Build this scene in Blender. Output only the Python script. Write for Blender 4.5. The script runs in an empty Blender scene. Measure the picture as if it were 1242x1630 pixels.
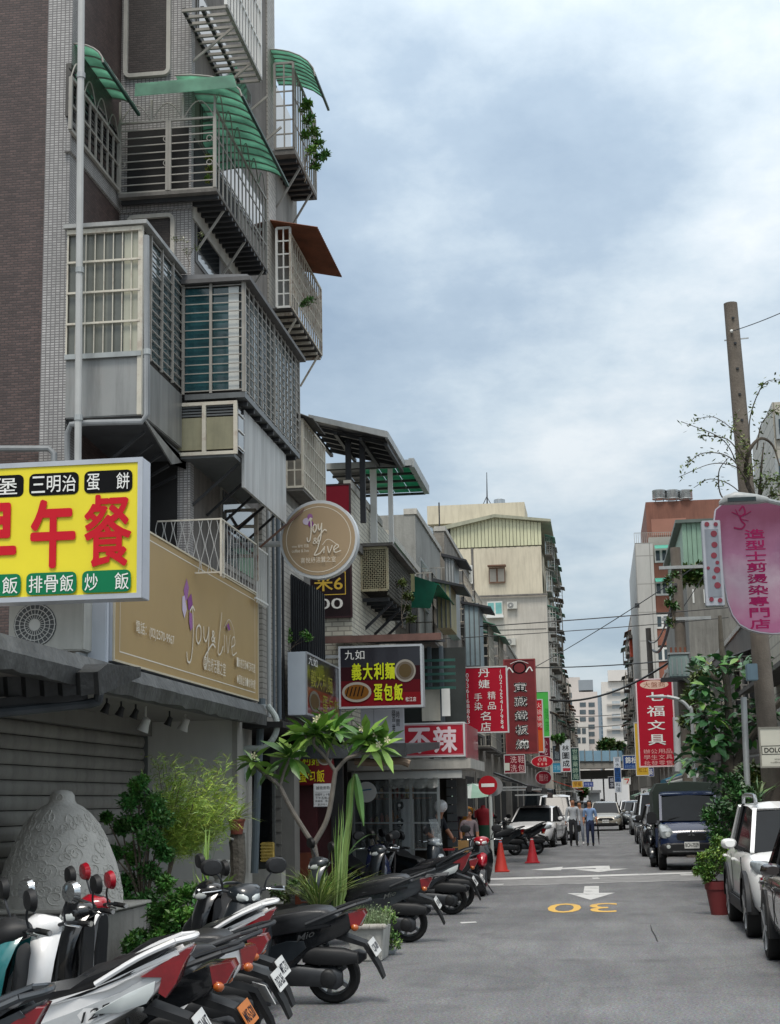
import bpy, bmesh, math, random
import numpy as np
from math import sin, cos, pi, radians, atan, atan2, sqrt, hypot
from mathutils import Vector, Matrix
random.seed(11)
S = bpy.context.scene
COL = S.collection
# ---------------------------------------------------------------- camera
FPX, ROLL, EYE = 2500.0, 0.02, 1.7
def _rx(a): return Matrix.Rotation(a, 3, 'X')
def _rz(a): return Matrix.Rotation(a, 3, 'Z')
_d = _rz(-ROLL) @ Vector(((955-621)/FPX, -(1270-815)/FPX, -1))
PITCH = atan(-_d.y)
YAW = atan2(_d.x, cos(PITCH) - _d.y*sin(PITCH))
CR = _rz(YAW) @ _rx(pi/2+PITCH) @ _rz(-ROLL)
cam = bpy.data.objects.new('camera', bpy.data.cameras.new('camera'))
COL.objects.link(cam); S.camera = cam
cam.matrix_world = Matrix.Translation((0, 0, EYE)) @ CR.to_4x4()
cam.data.sensor_fit = 'HORIZONTAL'; cam.data.sensor_width = 36
cam.data.lens = FPX/1242*36
cam.data.clip_start = .1; cam.data.clip_end = 3000
# ---------------------------------------------------------------- sky, sun, exposure
SUN_EL, SUN_AZ = radians(62), radians(182)       # azimuth clockwise from +Y
w = bpy.data.worlds.new('World'); S.world = w; w.use_nodes = True
nt = w.node_tree; nt.nodes.clear()
def N(t, ty, **kw):
    n = t.nodes.new(ty)
    for k, v in kw.items():
        if k.startswith('i_'):
            n.inputs[k[2:].replace('_', ' ')].default_value = v
        else: setattr(n, k, v)
    return n
def math_n(t, op, a, b=None):
    n = t.nodes.new('ShaderNodeMath'); n.operation = op
    for i, x in enumerate((a, b)):
        if x is None: continue
        if isinstance(x, (int, float)): n.inputs[i].default_value = x
        else: t.links.new(x, n.inputs[i])
    return n.outputs[0]
def ramp(t, fac, stops):
    n = t.nodes.new('ShaderNodeValToRGB'); e = n.color_ramp.elements
    while len(e) < len(stops): e.new(.5)
    for el, (p, c) in zip(e, stops):
        el.position = p; el.color = (*c, 1) if len(c) == 3 else c
    t.links.new(fac, n.inputs[0]); return n.outputs[0]
def mixc(t, fac, a, b, mode='MIX'):
    n = t.nodes.new('ShaderNodeMix'); n.data_type = 'RGBA'; n.blend_type = mode
    for k, x in ((0, fac), (6, a), (7, b)):
        if isinstance(x, (int, float)): n.inputs[k].default_value = x
        elif isinstance(x, tuple): n.inputs[k].default_value = (*x, 1)
        else: t.links.new(x, n.inputs[k])
    return n.outputs[2]
sky = N(nt, 'ShaderNodeTexSky', sky_type='NISHITA', sun_disc=False, sun_elevation=SUN_EL, sun_rotation=SUN_AZ)
bg1 = N(nt, 'ShaderNodeBackground', i_Strength=.07); nt.links.new(sky.outputs[0], bg1.inputs[0])
tc = N(nt, 'ShaderNodeTexCoord'); sp = N(nt, 'ShaderNodeSeparateXYZ'); nt.links.new(tc.outputs['Generated'], sp.inputs[0])
zc = math_n(nt, 'MAXIMUM', sp.outputs[2], 0.0)
den = math_n(nt, 'ADD', zc, .16)
cb = N(nt, 'ShaderNodeCombineXYZ')
nt.links.new(math_n(nt, 'DIVIDE', sp.outputs[0], den), cb.inputs[0])
nt.links.new(math_n(nt, 'DIVIDE', sp.outputs[1], den), cb.inputs[1])
def sky_noise(sc, det, off, rough=.55):
    mp = N(nt, 'ShaderNodeMapping'); mp.inputs[1].default_value = off; mp.inputs[3].default_value = (sc, sc*.75, sc)
    nt.links.new(cb.outputs[0], mp.inputs[0])
    n = N(nt, 'ShaderNodeTexNoise', i_Scale=1.0, i_Detail=det, i_Roughness=rough); nt.links.new(mp.outputs[0], n.inputs[0]); return n.outputs[0]
big = sky_noise(.85, 2.0, (3.1, .35, 0)); fine = sky_noise(2.3, 9.0, (7.3, 2.2, 0), .6)
cl = math_n(nt, 'ADD', math_n(nt, 'MULTIPLY', big, .62), math_n(nt, 'MULTIPLY', fine, .38))
ccol = ramp(nt, cl, [(.37, (.305, .40, .515)), (.45, (.42, .52, .625)), (.505, (.60, .69, .76)), (.57, (.84, .88, .90))])
hz = ramp(nt, zc, [(.0, (1, 1, 1)), (.16, (.45, .45, .45)), (.30, (0, 0, 0))])
ccol = mixc(nt, math_n(nt, 'MULTIPLY', hz, .6), ccol, (.58, .71, .80))
gain = math_n(nt, 'ADD', math_n(nt, 'MULTIPLY', zc, 1.0), .52)
up_ = ramp(nt, zc, [(.5, (0, 0, 0)), (.85, (1, 1, 1))]); ccol = mixc(nt, math_n(nt, 'MULTIPLY', up_, .8), ccol, (.72, .725, .73))
bg2 = N(nt, 'ShaderNodeBackground'); nt.links.new(ccol, bg2.inputs[0]); nt.links.new(gain, bg2.inputs[1])
ms = N(nt, 'ShaderNodeMixShader', i_Fac=.88); nt.links.new(bg1.outputs[0], ms.inputs[1]); nt.links.new(bg2.outputs[0], ms.inputs[2])
wo = N(nt, 'ShaderNodeOutputWorld'); nt.links.new(ms.outputs[0], wo.inputs[0])
sun = bpy.data.objects.new('sun', bpy.data.lights.new('sun', 'SUN')); COL.objects.link(sun)
sun.data.energy = 1.5; sun.data.angle = radians(18); sun.data.color = (1, .94, .85)
sun.rotation_euler = Vector((-sin(SUN_AZ)*cos(SUN_EL), -cos(SUN_AZ)*cos(SUN_EL), -sin(SUN_EL))).to_track_quat('-Z', 'Y').to_euler()
S.view_settings.view_transform = 'Standard'; S.view_settings.look = 'None'
S.view_settings.gamma = 1; S.view_settings.use_curve_mapping = False
S.view_settings.exposure = .6
S.cycles.max_bounces = 6; S.cycles.transparent_max_bounces = 8
# ---------------------------------------------------------------- pixel -> place on a known plane
def P(px, py, X=None, Y=None, Z=None):
    v = CR @ Vector(((px-621)/FPX, -(py-815)/FPX, -1))
    t = X/v.x if X is not None else Y/v.y if Y is not None else (Z-EYE)/v.z
    return v*t + Vector((0, 0, EYE))
# ---------------------------------------------------------------- materials
def lin(h):
    h = h.lstrip('#'); o = []
    for i in (0, 2, 4):
        c = int(h[i:i+2], 16)/255; o.append(c/12.92 if c <= .04045 else ((c+.055)/1.055)**2.4)
    return tuple(o)
MC = {}
def M(hexc, rough=.6, var=.18, sc=2.5, bump=0., metal=0., streak=0., bsc=None, island=0., trans=0., emit=0., coat=0., dirt=None, rusty=0.):
    """principled surface whose colour wanders a little: noise, run-down streaks, rust patches, per-piece change"""
    key = (hexc, rough, var, sc, bump, metal, streak, bsc, island, trans, emit, coat, dirt, rusty)
    if key in MC: return MC[key]
    m = bpy.data.materials.new('surface_' + hexc.strip('#')); m.use_nodes = True; t = m.node_tree
    b = t.nodes['Principled BSDF']; base = lin(hexc)
    g = N(t, 'ShaderNodeNewGeometry'); pos = g.outputs['Position']
    n1 = N(t, 'ShaderNodeTexNoise', i_Scale=sc, i_Detail=6.0, i_Roughness=.62); t.links.new(pos, n1.inputs[0])
    lo = tuple(c*(1-var) for c in base); hi = tuple(min(1, c*(1+var)) for c in base)
    col = ramp(t, n1.outputs[0], [(.32, lo), (.68, hi)])
    if streak:
        mp = N(t, 'ShaderNodeMapping'); mp.inputs[3].default_value = (5, 5, .45); t.links.new(pos, mp.inputs[0])
        n2 = N(t, 'ShaderNodeTexNoise', i_Scale=1.0, i_Detail=5.0, i_Roughness=.7); t.links.new(mp.outputs[0], n2.inputs[0])
        dk = lin(dirt) if dirt else tuple(c*.35 for c in base)
        f = ramp(t, n2.outputs[0], [(.44, (0, 0, 0)), (.72, (1, 1, 1))])
        col = mixc(t, math_n(t, 'MULTIPLY', f, streak), col, dk)
    if rusty:
        n3 = N(t, 'ShaderNodeTexNoise', i_Scale=sc*2, i_Detail=7.0, i_Roughness=.7); t.links.new(pos, n3.inputs[0])
        f = ramp(t, n3.outputs[0], [(.5, (0, 0, 0)), (.66, (1, 1, 1))])
        col = mixc(t, math_n(t, 'MULTIPLY', f, rusty), col, lin('#6b3a22'))
    if island:
        hs = N(t, 'ShaderNodeHueSaturation'); t.links.new(col, hs.inputs['Color'])
        r = g.outputs['Random Per Island']
        t.links.new(math_n(t, 'ADD', math_n(t, 'MULTIPLY', r, island*2), 1-island), hs.inputs['Value'])
        t.links.new(math_n(t, 'ADD', math_n(t, 'MULTIPLY', r, .05), .475), hs.inputs['Hue']); col = hs.outputs[0]
    t.links.new(col, b.inputs['Base Color'])
    b.inputs['Roughness'].default_value = rough; b.inputs['Metallic'].default_value = metal
    if coat: b.inputs['Coat Weight'].default_value = coat; b.inputs['Coat Roughness'].default_value = .04
    if trans: b.inputs['Transmission Weight'].default_value = trans
    if emit:
        b.inputs['Emission Strength'].default_value = emit; t.links.new(col, b.inputs['Emission Color'])
    if bump:
        n4 = N(t, 'ShaderNodeTexNoise', i_Scale=bsc or sc*12, i_Detail=4.0); t.links.new(pos, n4.inputs[0])
        bp = N(t, 'ShaderNodeBump', i_Strength=min(1, bump), i_Distance=.02*max(1, bump)); t.links.new(n4.outputs[0], bp.inputs['Height']); t.links.new(bp.outputs[0], b.inputs['Normal'])
    MC[key] = m; return m
def Mtile(hexc, mort, bw, bh, off=.5, msz=.004, var=.25, rough=.5, stain=.5):
    """small wall tiles laid by world position, with grime"""
    key = ('tile', hexc, mort, bw, bh, off)
    if key in MC: return MC[key]
    m = bpy.data.materials.new('tiles_' + hexc.strip('#')); m.use_nodes = True; t = m.node_tree
    b = t.nodes['Principled BSDF']; g = N(t, 'ShaderNodeNewGeometry'); s = N(t, 'ShaderNodeSeparateXYZ'); t.links.new(g.outputs['Position'], s.inputs[0])
    c = N(t, 'ShaderNodeCombineXYZ'); t.links.new(math_n(t, 'ADD', s.outputs[0], s.outputs[1]), c.inputs[0]); t.links.new(s.outputs[2], c.inputs[1])
    br = N(t, 'ShaderNodeTexBrick', offset=off, i_Scale=1.0, i_Mortar_Size=msz, i_Brick_Width=bw, i_Row_Height=bh, i_Mortar_Smooth=.2, i_Bias=0.0)
    a = lin(hexc); br.inputs['Color1'].default_value = (*[x*(1-var) for x in a], 1); br.inputs['Color2'].default_value = (*[min(1, x*(1+var)) for x in a], 1)
    br.inputs['Mortar'].default_value = (*lin(mort), 1); t.links.new(c.outputs[0], br.inputs[0])
    mp = N(t, 'ShaderNodeMapping'); mp.inputs[3].default_value = (2.2, 2.2, .5); t.links.new(g.outputs['Position'], mp.inputs[0])
    n2 = N(t, 'ShaderNodeTexNoise', i_Scale=1.0, i_Detail=7.0, i_Roughness=.68); t.links.new(mp.outputs[0], n2.inputs[0])
    f = ramp(t, n2.outputs[0], [(.42, (0, 0, 0)), (.75, (1, 1, 1))])
    col = mixc(t, math_n(t, 'MULTIPLY', f, stain), br.outputs[0], tuple(x*.3 for x in a))
    t.links.new(col, b.inputs['Base Color']); b.inputs['Roughness'].default_value = rough
    bp = N(t, 'ShaderNodeBump', i_Strength=.5, i_Distance=.004); bp.invert = True
    t.links.new(br.outputs['Fac'], bp.inputs['Height']); t.links.new(bp.outputs[0], b.inputs['Normal'])
    MC[key] = m; return m
def Mglass(tint='#27333a', rough=.08):
    return M(tint, rough, .25, 1.2, coat=.6)
# ---------------------------------------------------------------- mesh building
class MB:
    def __init__(s): s.v = []; s.f = []; s.m = []; s.mi = 0
    def add(s, vs, fs):
        n = len(s.v); s.v += [tuple(v) for v in vs]; s.f += [tuple(i+n for i in f) for f in fs]; s.m += [s.mi]*len(fs); return s
    def box(s, x0, x1, y0, y1, z0, z1):
        x0, x1 = sorted((x0, x1)); y0, y1 = sorted((y0, y1)); z0, z1 = sorted((z0, z1))
        return s.add([(x0,y0,z0),(x1,y0,z0),(x1,y1,z0),(x0,y1,z0),(x0,y0,z1),(x1,y0,z1),(x1,y1,z1),(x0,y1,z1)],
                     [(0,3,2,1),(4,5,6,7),(0,1,5,4),(1,2,6,5),(2,3,7,6),(3,0,4,7)])
    def bar(s, p, q, w, h=None, up=(0, 0, 1)):
        p = Vector(p); q = Vector(q); h = h or w; d = (q-p).normalized(); u = Vector(up)
        if abs(d.dot(u)) > .98: u = Vector((0, 1, 0))
        a = d.cross(u).normalized()*w/2; b = a.cross(d).normalized()*h/2
        return s.add([p-a-b, p+a-b, p+a+b, p-a+b, q-a-b, q+a-b, q+a+b, q-a+b],
                     [(3,2,1,0),(4,5,6,7),(0,1,5,4),(1,2,6,5),(2,3,7,6),(3,0,4,7)])
    def loft(s, rings, closed=True, cap=True, flip=False):
        n = len(rings[0]); vs = [p for r in rings for p in r]; fs = []
        for i in range(len(rings)-1):
            for j in range(n if closed else n-1):
                k = (j+1) % n; q = (i*n+j, i*n+k, (i+1)*n+k, (i+1)*n+j); fs.append(q[::-1] if flip else q)
        if cap and closed:
            a = tuple(range(n)); b = tuple((len(rings)-1)*n+j for j in range(n))
            fs += [a if flip else a[::-1], b[::-1] if flip else b]
        return s.add(vs, fs)
    def tube(s, pts, r, n=8, cap=True):
        pts = [Vector(p) for p in pts]; rr = r if isinstance(r, (list, tuple)) else [r]*len(pts); rings = []; a = None
        for i, p in enumerate(pts):
            d = (pts[min(i+1, len(pts)-1)]-pts[max(i-1, 0)]).normalized()
            if a is None: a = d.cross(Vector((0, 0, 1)) if abs(d.z) < .9 else Vector((1, 0, 0))).normalized()
            else: a = (a-d*a.dot(d)).normalized()
            b = d.cross(a); rings.append([p+(a*cos(2*pi*k/n)+b*sin(2*pi*k/n))*rr[i] for k in range(n)])
        return s.loft(rings, True, cap)
    def lathe(s, prof, n=20, c=(0, 0, 0), ax='z', cap=False):
        rings = []
        for r, h in prof:
            R = []
            for k in range(n):
                a = 2*pi*k/n; x, y = r*cos(a), r*sin(a)
                p = (x, y, h) if ax == 'z' else (x, h, -y) if ax == 'y' else (h, x, y)
                R.append((p[0]+c[0], p[1]+c[1], p[2]+c[2]))
            rings.append(R)
        return s.loft(rings, True, cap)
    def sph(s, c, r, n=12, m=8):
        r = (r, r, r) if isinstance(r, (int, float)) else r; rings = []
        for i in range(m+1):
            a = -pi/2+pi*i/m; k = max(.001, cos(a))
            rings.append([(c[0]+r[0]*k*cos(2*pi*j/n), c[1]+r[1]*k*sin(2*pi*j/n), c[2]+r[2]*sin(a)) for j in range(n)])
        return s.loft(rings, True, True)
    def prism(s, poly, d0, d1, ax='y'):
        f = {'x': lambda a, b, d: (d, a, b), 'y': lambda a, b, d: (a, d, b), 'z': lambda a, b, d: (a, b, d)}[ax]
        n = len(poly); vs = [f(a, b, d0) for a, b in poly]+[f(a, b, d1) for a, b in poly]
        fs = [tuple(range(n))[::-1], tuple(range(n, 2*n))]+[(i, (i+1) % n, (i+1) % n+n, i+n) for i in range(n)]
        return s.add(vs, fs)
    def quad(s, a, b, c, d): return s.add([a, b, c, d], [(0, 1, 2, 3)])
    def xf(s, m): s.v = [tuple(m @ Vector(v)) for v in s.v]; return s
def sec(x, zc, hw, hh, e=2.6, n=14, yc=0.):
    r = []
    for k in range(n):
        a = 2*pi*k/n; c, q = cos(a), sin(a)
        r.append((x, yc+hw*math.copysign(abs(c)**(2/e), c), zc+hh*math.copysign(abs(q)**(2/e), q)))
    return r
BASE = {}
def base_of(o): return BASE.get(o.name, Vector((0, 0, 0))) if o else Vector((0, 0, 0))
def tag(o, label=None, cat=None, group=None, kind=None):
    for k, v in (('label', label), ('category', cat), ('group', group), ('kind', kind)):
        if v: o[k] = v
    return o
def T(name, label, cat, loc=(0, 0, 0), rz=0., group=None, rx=0.):
    o = bpy.data.objects.new(name, None); COL.objects.link(o); o.empty_display_size = .2
    o.location = loc; o.rotation_euler = (rx, 0, rz); BASE[o.name] = Vector(loc); return tag(o, label, cat, group)
def mk(name, mb, mat, parent=None, local=False, smooth=35, bev=0., sub=0, fixn=True):
    me = bpy.data.meshes.new(name)
    off = Vector((0, 0, 0)) if local else base_of(parent)
    me.from_pydata([(v[0]-off.x, v[1]-off.y, v[2]-off.z) for v in mb.v], [], mb.f)
    mats = mat if isinstance(mat, (list, tuple)) else [mat]
    for m in mats: me.materials.append(m)
    if len(mats) > 1: me.polygons.foreach_set('material_index', mb.m)
    if fixn or bev or sub:
        bm = bmesh.new(); bm.from_mesh(me)
        if bev:
            es = [e for e in bm.edges if len(e.link_faces) == 2 and e.calc_face_angle(0) > .7]
            bmesh.ops.bevel(bm, geom=es, offset=bev, segments=2, affect='EDGES', clamp_overlap=True)
        if fixn: bmesh.ops.recalc_face_normals(bm, faces=bm.faces)
        bm.to_mesh(me); bm.free()
    if smooth:
        me.shade_smooth(); me.set_sharp_from_angle(angle=radians(smooth))
    o = bpy.data.objects.new(name, me); COL.objects.link(o)
    if sub: md = o.modifiers.new('s', 'SUBSURF'); md.levels = md.render_levels = sub
    if parent: o.parent = parent
    BASE[o.name] = off; return o
UNIT = {}
def stick(name, p, q, wd, mat, parent, h=None, up=(0, 0, 1)):
    """one straight bar, slat or rail: an object of its own that shares a unit block"""
    if mat.name not in UNIT:
        b = MB().box(-.5, .5, -.5, .5, -.5, .5); me = bpy.data.meshes.new('unit_block'); me.from_pydata(b.v, [], b.f); me.materials.append(mat); UNIT[mat.name] = me
    off = base_of(parent); p = Vector(p)-off; q = Vector(q)-off; d = q-p; L = d.length; d.normalize(); u = Vector(up)
    if abs(d.dot(u)) > .98: u = Vector((0, 1, 0))
    a = d.cross(u).normalized(); b = a.cross(d)
    o = bpy.data.objects.new(name, UNIT[mat.name]); COL.objects.link(o); o.parent = parent
    m = Matrix((a*wd, d*L, b*(h or wd))).transposed().to_4x4(); m.translation = (p+q)/2
    o.matrix_local = m; BASE[o.name] = off; return o
def children(o): return [c for c in o.children]
def dup(o, loc=None, rz=None, label=None, group=None, parent=None):
    c = o.copy(); COL.objects.link(c)
    if parent: c.parent = parent
    if loc is not None: c.location = loc
    if rz is not None: c.rotation_euler = (0, 0, rz)
    if label: c['label'] = label
    if group: c['group'] = group
    for k in children(o): dup(k, parent=c)
    return c
# ---------------------------------------------------------------- flat lettering
TC = {}
def text_mesh(s, bold=0.):
    k = (s, bold)
    if k not in TC:
        cu = bpy.data.curves.new('t', 'FONT'); cu.body = s; cu.resolution_u = 3; cu.offset = bold
        o = bpy.data.objects.new('t', cu)
        me = bpy.data.meshes.new_from_object(o)
        vs = [tuple(v.co) for v in me.vertices]; fs = [tuple(p.vertices) for p in me.polygons]
        bpy.data.objects.remove(o); bpy.data.curves.remove(cu); bpy.data.meshes.remove(me); TC[k] = (vs, fs)
    return TC[k]
def put_text(mb, s, x0, x1, z0, z1, bold=0., fit=True, slant=0.):
    """one run of characters into a rectangle of the sign's own x-z plane"""
    if bold > .012:      # thick strokes: the same run laid several times around a small circle
        h = (z1-z0)*bold
        for k in range(8):
            n0 = len(mb.v); put_text(mb, s, x0+h, x1-h, z0+h, z1-h, 0., fit, slant); a = 2*pi*k/8
            mb.v[n0:] = [(v[0]+h*cos(a), v[1]-.00015*k, v[2]+h*sin(a)) for v in mb.v[n0:]]
        return
    vs, fs = text_mesh(s, bold)
    if not vs: return
    a0 = min(v[0] for v in vs); a1 = max(v[0] for v in vs); b0 = min(v[1] for v in vs); b1 = max(v[1] for v in vs)
    kx = (x1-x0)/max(1e-6, a1-a0); kz = (z1-z0)/max(1e-6, b1-b0)
    if not fit: kx = kz = min(kx, kz)
    ox = (x0+x1)/2-(a0+a1)/2*kx; oz = (z0+z1)/2-(b0+b1)/2*kz
    mb.add([(ox+v[0]*kx+slant*(v[1]-b0)*kz, 0, oz+v[1]*kz) for v in vs], fs)
def rows(mb, s, x0, x1, z0, z1, bold=0., gap=.12, fill=.88):
    """characters side by side, one cell each"""
    n = len(s); c = (x1-x0)/n
    for i, ch in enumerate(s):
        if ch != ' ': put_text(mb, ch, x0+c*(i+(1-fill)/2), x0+c*(i+1-(1-fill)/2), z0, z1, bold)
def cols(mb, s, x0, x1, z0, z1, bold=0., fill=.86):
    n = len(s); c = (z1-z0)/n
    for i, ch in enumerate(s):
        if ch != ' ': put_text(mb, ch, x0, x1, z1-c*(i+1-(1-fill)/2), z1-c*(i+(1-fill)/2), bold, fit=not ch.isascii())
def face_xf(org, right, up=(0, 0, 1)):
    r = Vector(right).normalized(); u = Vector(up).normalized(); n = r.cross(u)
    return Matrix(((r.x, -n.x, u.x, org[0]), (r.y, -n.y, u.y, org[1]), (r.z, -n.z, u.z, org[2]), (0, 0, 0, 1)))
# ================================================================= shared surfaces
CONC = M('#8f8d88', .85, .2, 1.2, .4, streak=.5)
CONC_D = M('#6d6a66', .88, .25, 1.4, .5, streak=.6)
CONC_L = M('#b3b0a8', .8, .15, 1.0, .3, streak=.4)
STEEL = M('#9a9c9a', .42, .15, 4, .1, metal=.75, streak=.25)
GALV = M('#a9adad', .5, .14, 3, metal=.35, streak=.3, rusty=.15)
DARK = M('#2a2b2d', .55, .3, 3)
BLACK = M('#131416', .45, .3, 4)
WHITE = M('#d9d9d5', .5, .07, 3, streak=.12)
WHITE_P = M('#e6e6e6', .22, .03, 3, coat=.7)
RUSTY = M('#b9b2a4', .7, .15, 5, .3, rusty=.75)
CREAMBAR = M('#c5c0b2', .6, .12, 4, rusty=.35)
GREYBAR = M('#98958e', .5, .16, 5, rusty=.12, streak=.2)
DIM = M('#1b1a1a', .8, .3, 2)  # near-black: shade of openings and interiors put into the colour
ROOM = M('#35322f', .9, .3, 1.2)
PVC = M('#b4b5b3', .4, .08, 3, streak=.25)
PVC_D = M('#5d666d', .45, .12, 3, streak=.3)
WOOD = M('#5a3a26', .65, .3, 6, .2)
def Mtrans(hexc, tr=.5, rough=.4):
    key = ('tr', hexc, tr)
    if key in MC: return MC[key]
    m = bpy.data.materials.new('sheet_' + hexc.strip('#')); m.use_nodes = True; t = m.node_tree; b = t.nodes['Principled BSDF']
    g = N(t, 'ShaderNodeNewGeometry'); n = N(t, 'ShaderNodeTexNoise', i_Scale=3.0, i_Detail=6.0); t.links.new(g.outputs['Position'], n.inputs[0])
    c = lin(hexc); col = ramp(t, n.outputs[0], [(.35, tuple(x*.75 for x in c)), (.65, tuple(min(1, x*1.15) for x in c))])
    t.links.new(col, b.inputs['Base Color']); b.inputs['Roughness'].default_value = rough
    tl = N(t, 'ShaderNodeBsdfTranslucent'); t.links.new(col, tl.inputs[0]); mx = N(t, 'ShaderNodeMixShader', i_Fac=tr)
    t.links.new(b.outputs[0], mx.inputs[1]); t.links.new(tl.outputs[0], mx.inputs[2]); t.links.new(mx.outputs[0], t.nodes['Material Output'].inputs[0])
    MC[key] = m; return m
def Mclear(hexc, alpha, rough=.1):
    key = ('cl', hexc, alpha)
    if key in MC: return MC[key]
    m = M(hexc, rough, .1, 2).copy(); m.name = 'clear_' + hexc.strip('#'); m.node_tree.nodes['Principled BSDF'].inputs['Alpha'].default_value = alpha
    MC[key] = m; return m
GREEN_SH = Mtrans('#a9d3c0', .7)
# ================================================================= ground
def Masphalt():
    m = bpy.data.materials.new('asphalt'); m.use_nodes = True; t = m.node_tree; b = t.nodes['Principled BSDF']
    g = N(t, 'ShaderNodeNewGeometry'); pos = g.outputs['Position']
    n1 = N(t, 'ShaderNodeTexNoise', i_Scale=.35, i_Detail=5.0, i_Roughness=.6); t.links.new(pos, n1.inputs[0])
    n2 = N(t, 'ShaderNodeTexNoise', i_Scale=38.0, i_Detail=5.0, i_Roughness=.85); t.links.new(pos, n2.inputs[0])
    mp = N(t, 'ShaderNodeMapping'); mp.inputs[3].default_value = (2.2, .35, 1); t.links.new(pos, mp.inputs[0])
    n3 = N(t, 'ShaderNodeTexNoise', i_Scale=1.0, i_Detail=6.0, i_Roughness=.7); t.links.new(mp.outputs[0], n3.inputs[0])
    vo = N(t, 'ShaderNodeTexVoronoi', i_Scale=95.0); t.links.new(pos, vo.inputs[0])
    c = ramp(t, n1.outputs[0], [(.3, (.125, .127, .132)), (.7, (.20, .202, .207))])
    c = mixc(t, 1.0, c, ramp(t, n2.outputs[0], [(.40, (.55, .55, .55)), (.60, (1.45, 1.45, 1.45))]), 'MULTIPLY')
    c = mixc(t, .55, c, ramp(t, n3.outputs[0], [(.35, (.62, .62, .64)), (.65, (1.15, 1.15, 1.13))]), 'MULTIPLY')
    c = mixc(t, .35, c, vo.outputs['Color'], 'SOFT_LIGHT')
    n5 = N(t, 'ShaderNodeTexNoise', i_Scale=.9, i_Detail=3.0, i_Roughness=.5); t.links.new(pos, n5.inputs[0])
    c = mixc(t, ramp(t, n5.outputs[0], [(.60, (0, 0, 0)), (.74, (.55, .55, .55))]), c, (.062, .062, .064))
    n6 = N(t, 'ShaderNodeTexNoise', i_Scale=14.0, i_Detail=2.0); t.links.new(pos, n6.inputs[0])
    c = mixc(t, ramp(t, n6.outputs[0], [(.70, (0, 0, 0)), (.76, (.6, .6, .6))]), c, (.06, .06, .06))
    wv = N(t, 'ShaderNodeTexVoronoi', feature='DISTANCE_TO_EDGE', i_Scale=.2)
    nz = N(t, 'ShaderNodeTexNoise', i_Scale=2.5, i_Detail=6.0); t.links.new(pos, nz.inputs[0])
    wp = mixc(t, .16, pos, nz.outputs['Color'], 'LINEAR_LIGHT'); t.links.new(wp, wv.inputs[0])
    cr = ramp(t, wv.outputs['Distance'], [(.0, (1, 1, 1)), (.006, (0, 0, 0))])
    c = mixc(t, math_n(t, 'MULTIPLY', cr, .3), c, (.06, .06, .06))
    t.links.new(c, b.inputs['Base Color']); b.inputs['Roughness'].default_value = .86
    bp = N(t, 'ShaderNodeBump', i_Strength=.6, i_Distance=.006); t.links.new(n2.outputs[0], bp.inputs['Height']); t.links.new(bp.outputs[0], b.inputs['Normal'])
    return m
def struct(name, mb, mat, **k): o = mk(name, mb, mat, **k); o['kind'] = 'structure'; return o
struct('ground', MB().quad((-900, -60, -.03), (900, -60, -.03), (900, 2500, -.03), (-900, 2500, -.03)), M('#6f6d69', .9, .2, .5))
ASPH = Masphalt()
struct('road', MB().quad((-6.2, -20, 0), (5.2, -20, 0), (5.2, 420, 0), (-6.2, 420, 0)), ASPH)
struct('road_crossing', MB().quad((-40, 34.2, -.004), (40, 34.2, -.004), (40, 40.5, -.004), (-40, 40.5, -.004)), ASPH)
pv = M('#7f7b74', .85, .22, 1.5, .4, streak=.2)
struct('pavement', MB().box(-14, -4.35, 3, 33.6, -.02, .11), pv, bev=.015)
struct('pavement', MB().box(-14, -4.1, 41, 150, -.02, .11), pv, bev=.015)
struct('pavement', MB().box(4.0, 14, 3, 34, -.02, .11), pv, bev=.015)
struct('pavement', MB().box(3.6, 14, 41, 150, -.02, .11), pv, bev=.015)
def Mpaint(hexc, wear=.5):
    m = bpy.data.materials.new('road_paint'); m.use_nodes = True; t = m.node_tree; b = t.nodes['Principled BSDF']
    g = N(t, 'ShaderNodeNewGeometry'); n = N(t, 'ShaderNodeTexNoise', i_Scale=9.0, i_Detail=7.0, i_Roughness=.75); t.links.new(g.outputs['Position'], n.inputs[0])
    n2 = N(t, 'ShaderNodeTexNoise', i_Scale=1.6, i_Detail=4.0); t.links.new(g.outputs['Position'], n2.inputs[0])
    v = math_n(t, 'ADD', math_n(t, 'MULTIPLY', n.outputs[0], .6), math_n(t, 'MULTIPLY', n2.outputs[0], .4))
    f = ramp(t, v, [(.62-wear*.25, (0, 0, 0)), (.72-wear*.2, (1, 1, 1))])
    t.links.new(mixc(t, f, lin(hexc), (.17, .17, .17)), b.inputs['Base Color']); b.inputs['Roughness'].default_value = .7; return m
PW = Mpaint('#c9c9c7', .38); PWX = Mpaint('#a2a2a1', .7); PY = Mpaint('#d9ae52', .3)
def paint(name, pts, mat, z=.004):
    q = [P(x, y, Z=z) for x, y in pts]; mb = MB(); mb.add(q, [tuple(range(len(q)))]); return struct(name, mb, mat, smooth=0)
paint('stop_line', [(752, 1402), (1110, 1390.3), (1112, 1388), (756, 1398.8)], PW)
paint('stop_line', [(700, 1413.5), (1120, 1401.2), (1120, 1400), (705, 1412)], PWX)
for a in ([(760, 1410), (800, 1408.5), (803, 1407), (763, 1408)], [(855, 1398), (872, 1397.5), (866, 1395.8), (852, 1396)],
          [(945, 1399), (956, 1398.6), (952, 1397), (942, 1397.4)], [(1085, 1393.5), (1110, 1392.8), (1106, 1391.4), (1082, 1392)],
          [(735, 1470), (760, 1468.5), (757, 1467), (732, 1468)]):
    paint('road_mark', a, PW, .0042)
paint('road_patch', [(748, 1412), (1118, 1400.2), (1112, 1391.5), (754, 1402.5)], M('#858585', .9, .2, 3, .4, bsc=40), .002)
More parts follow.
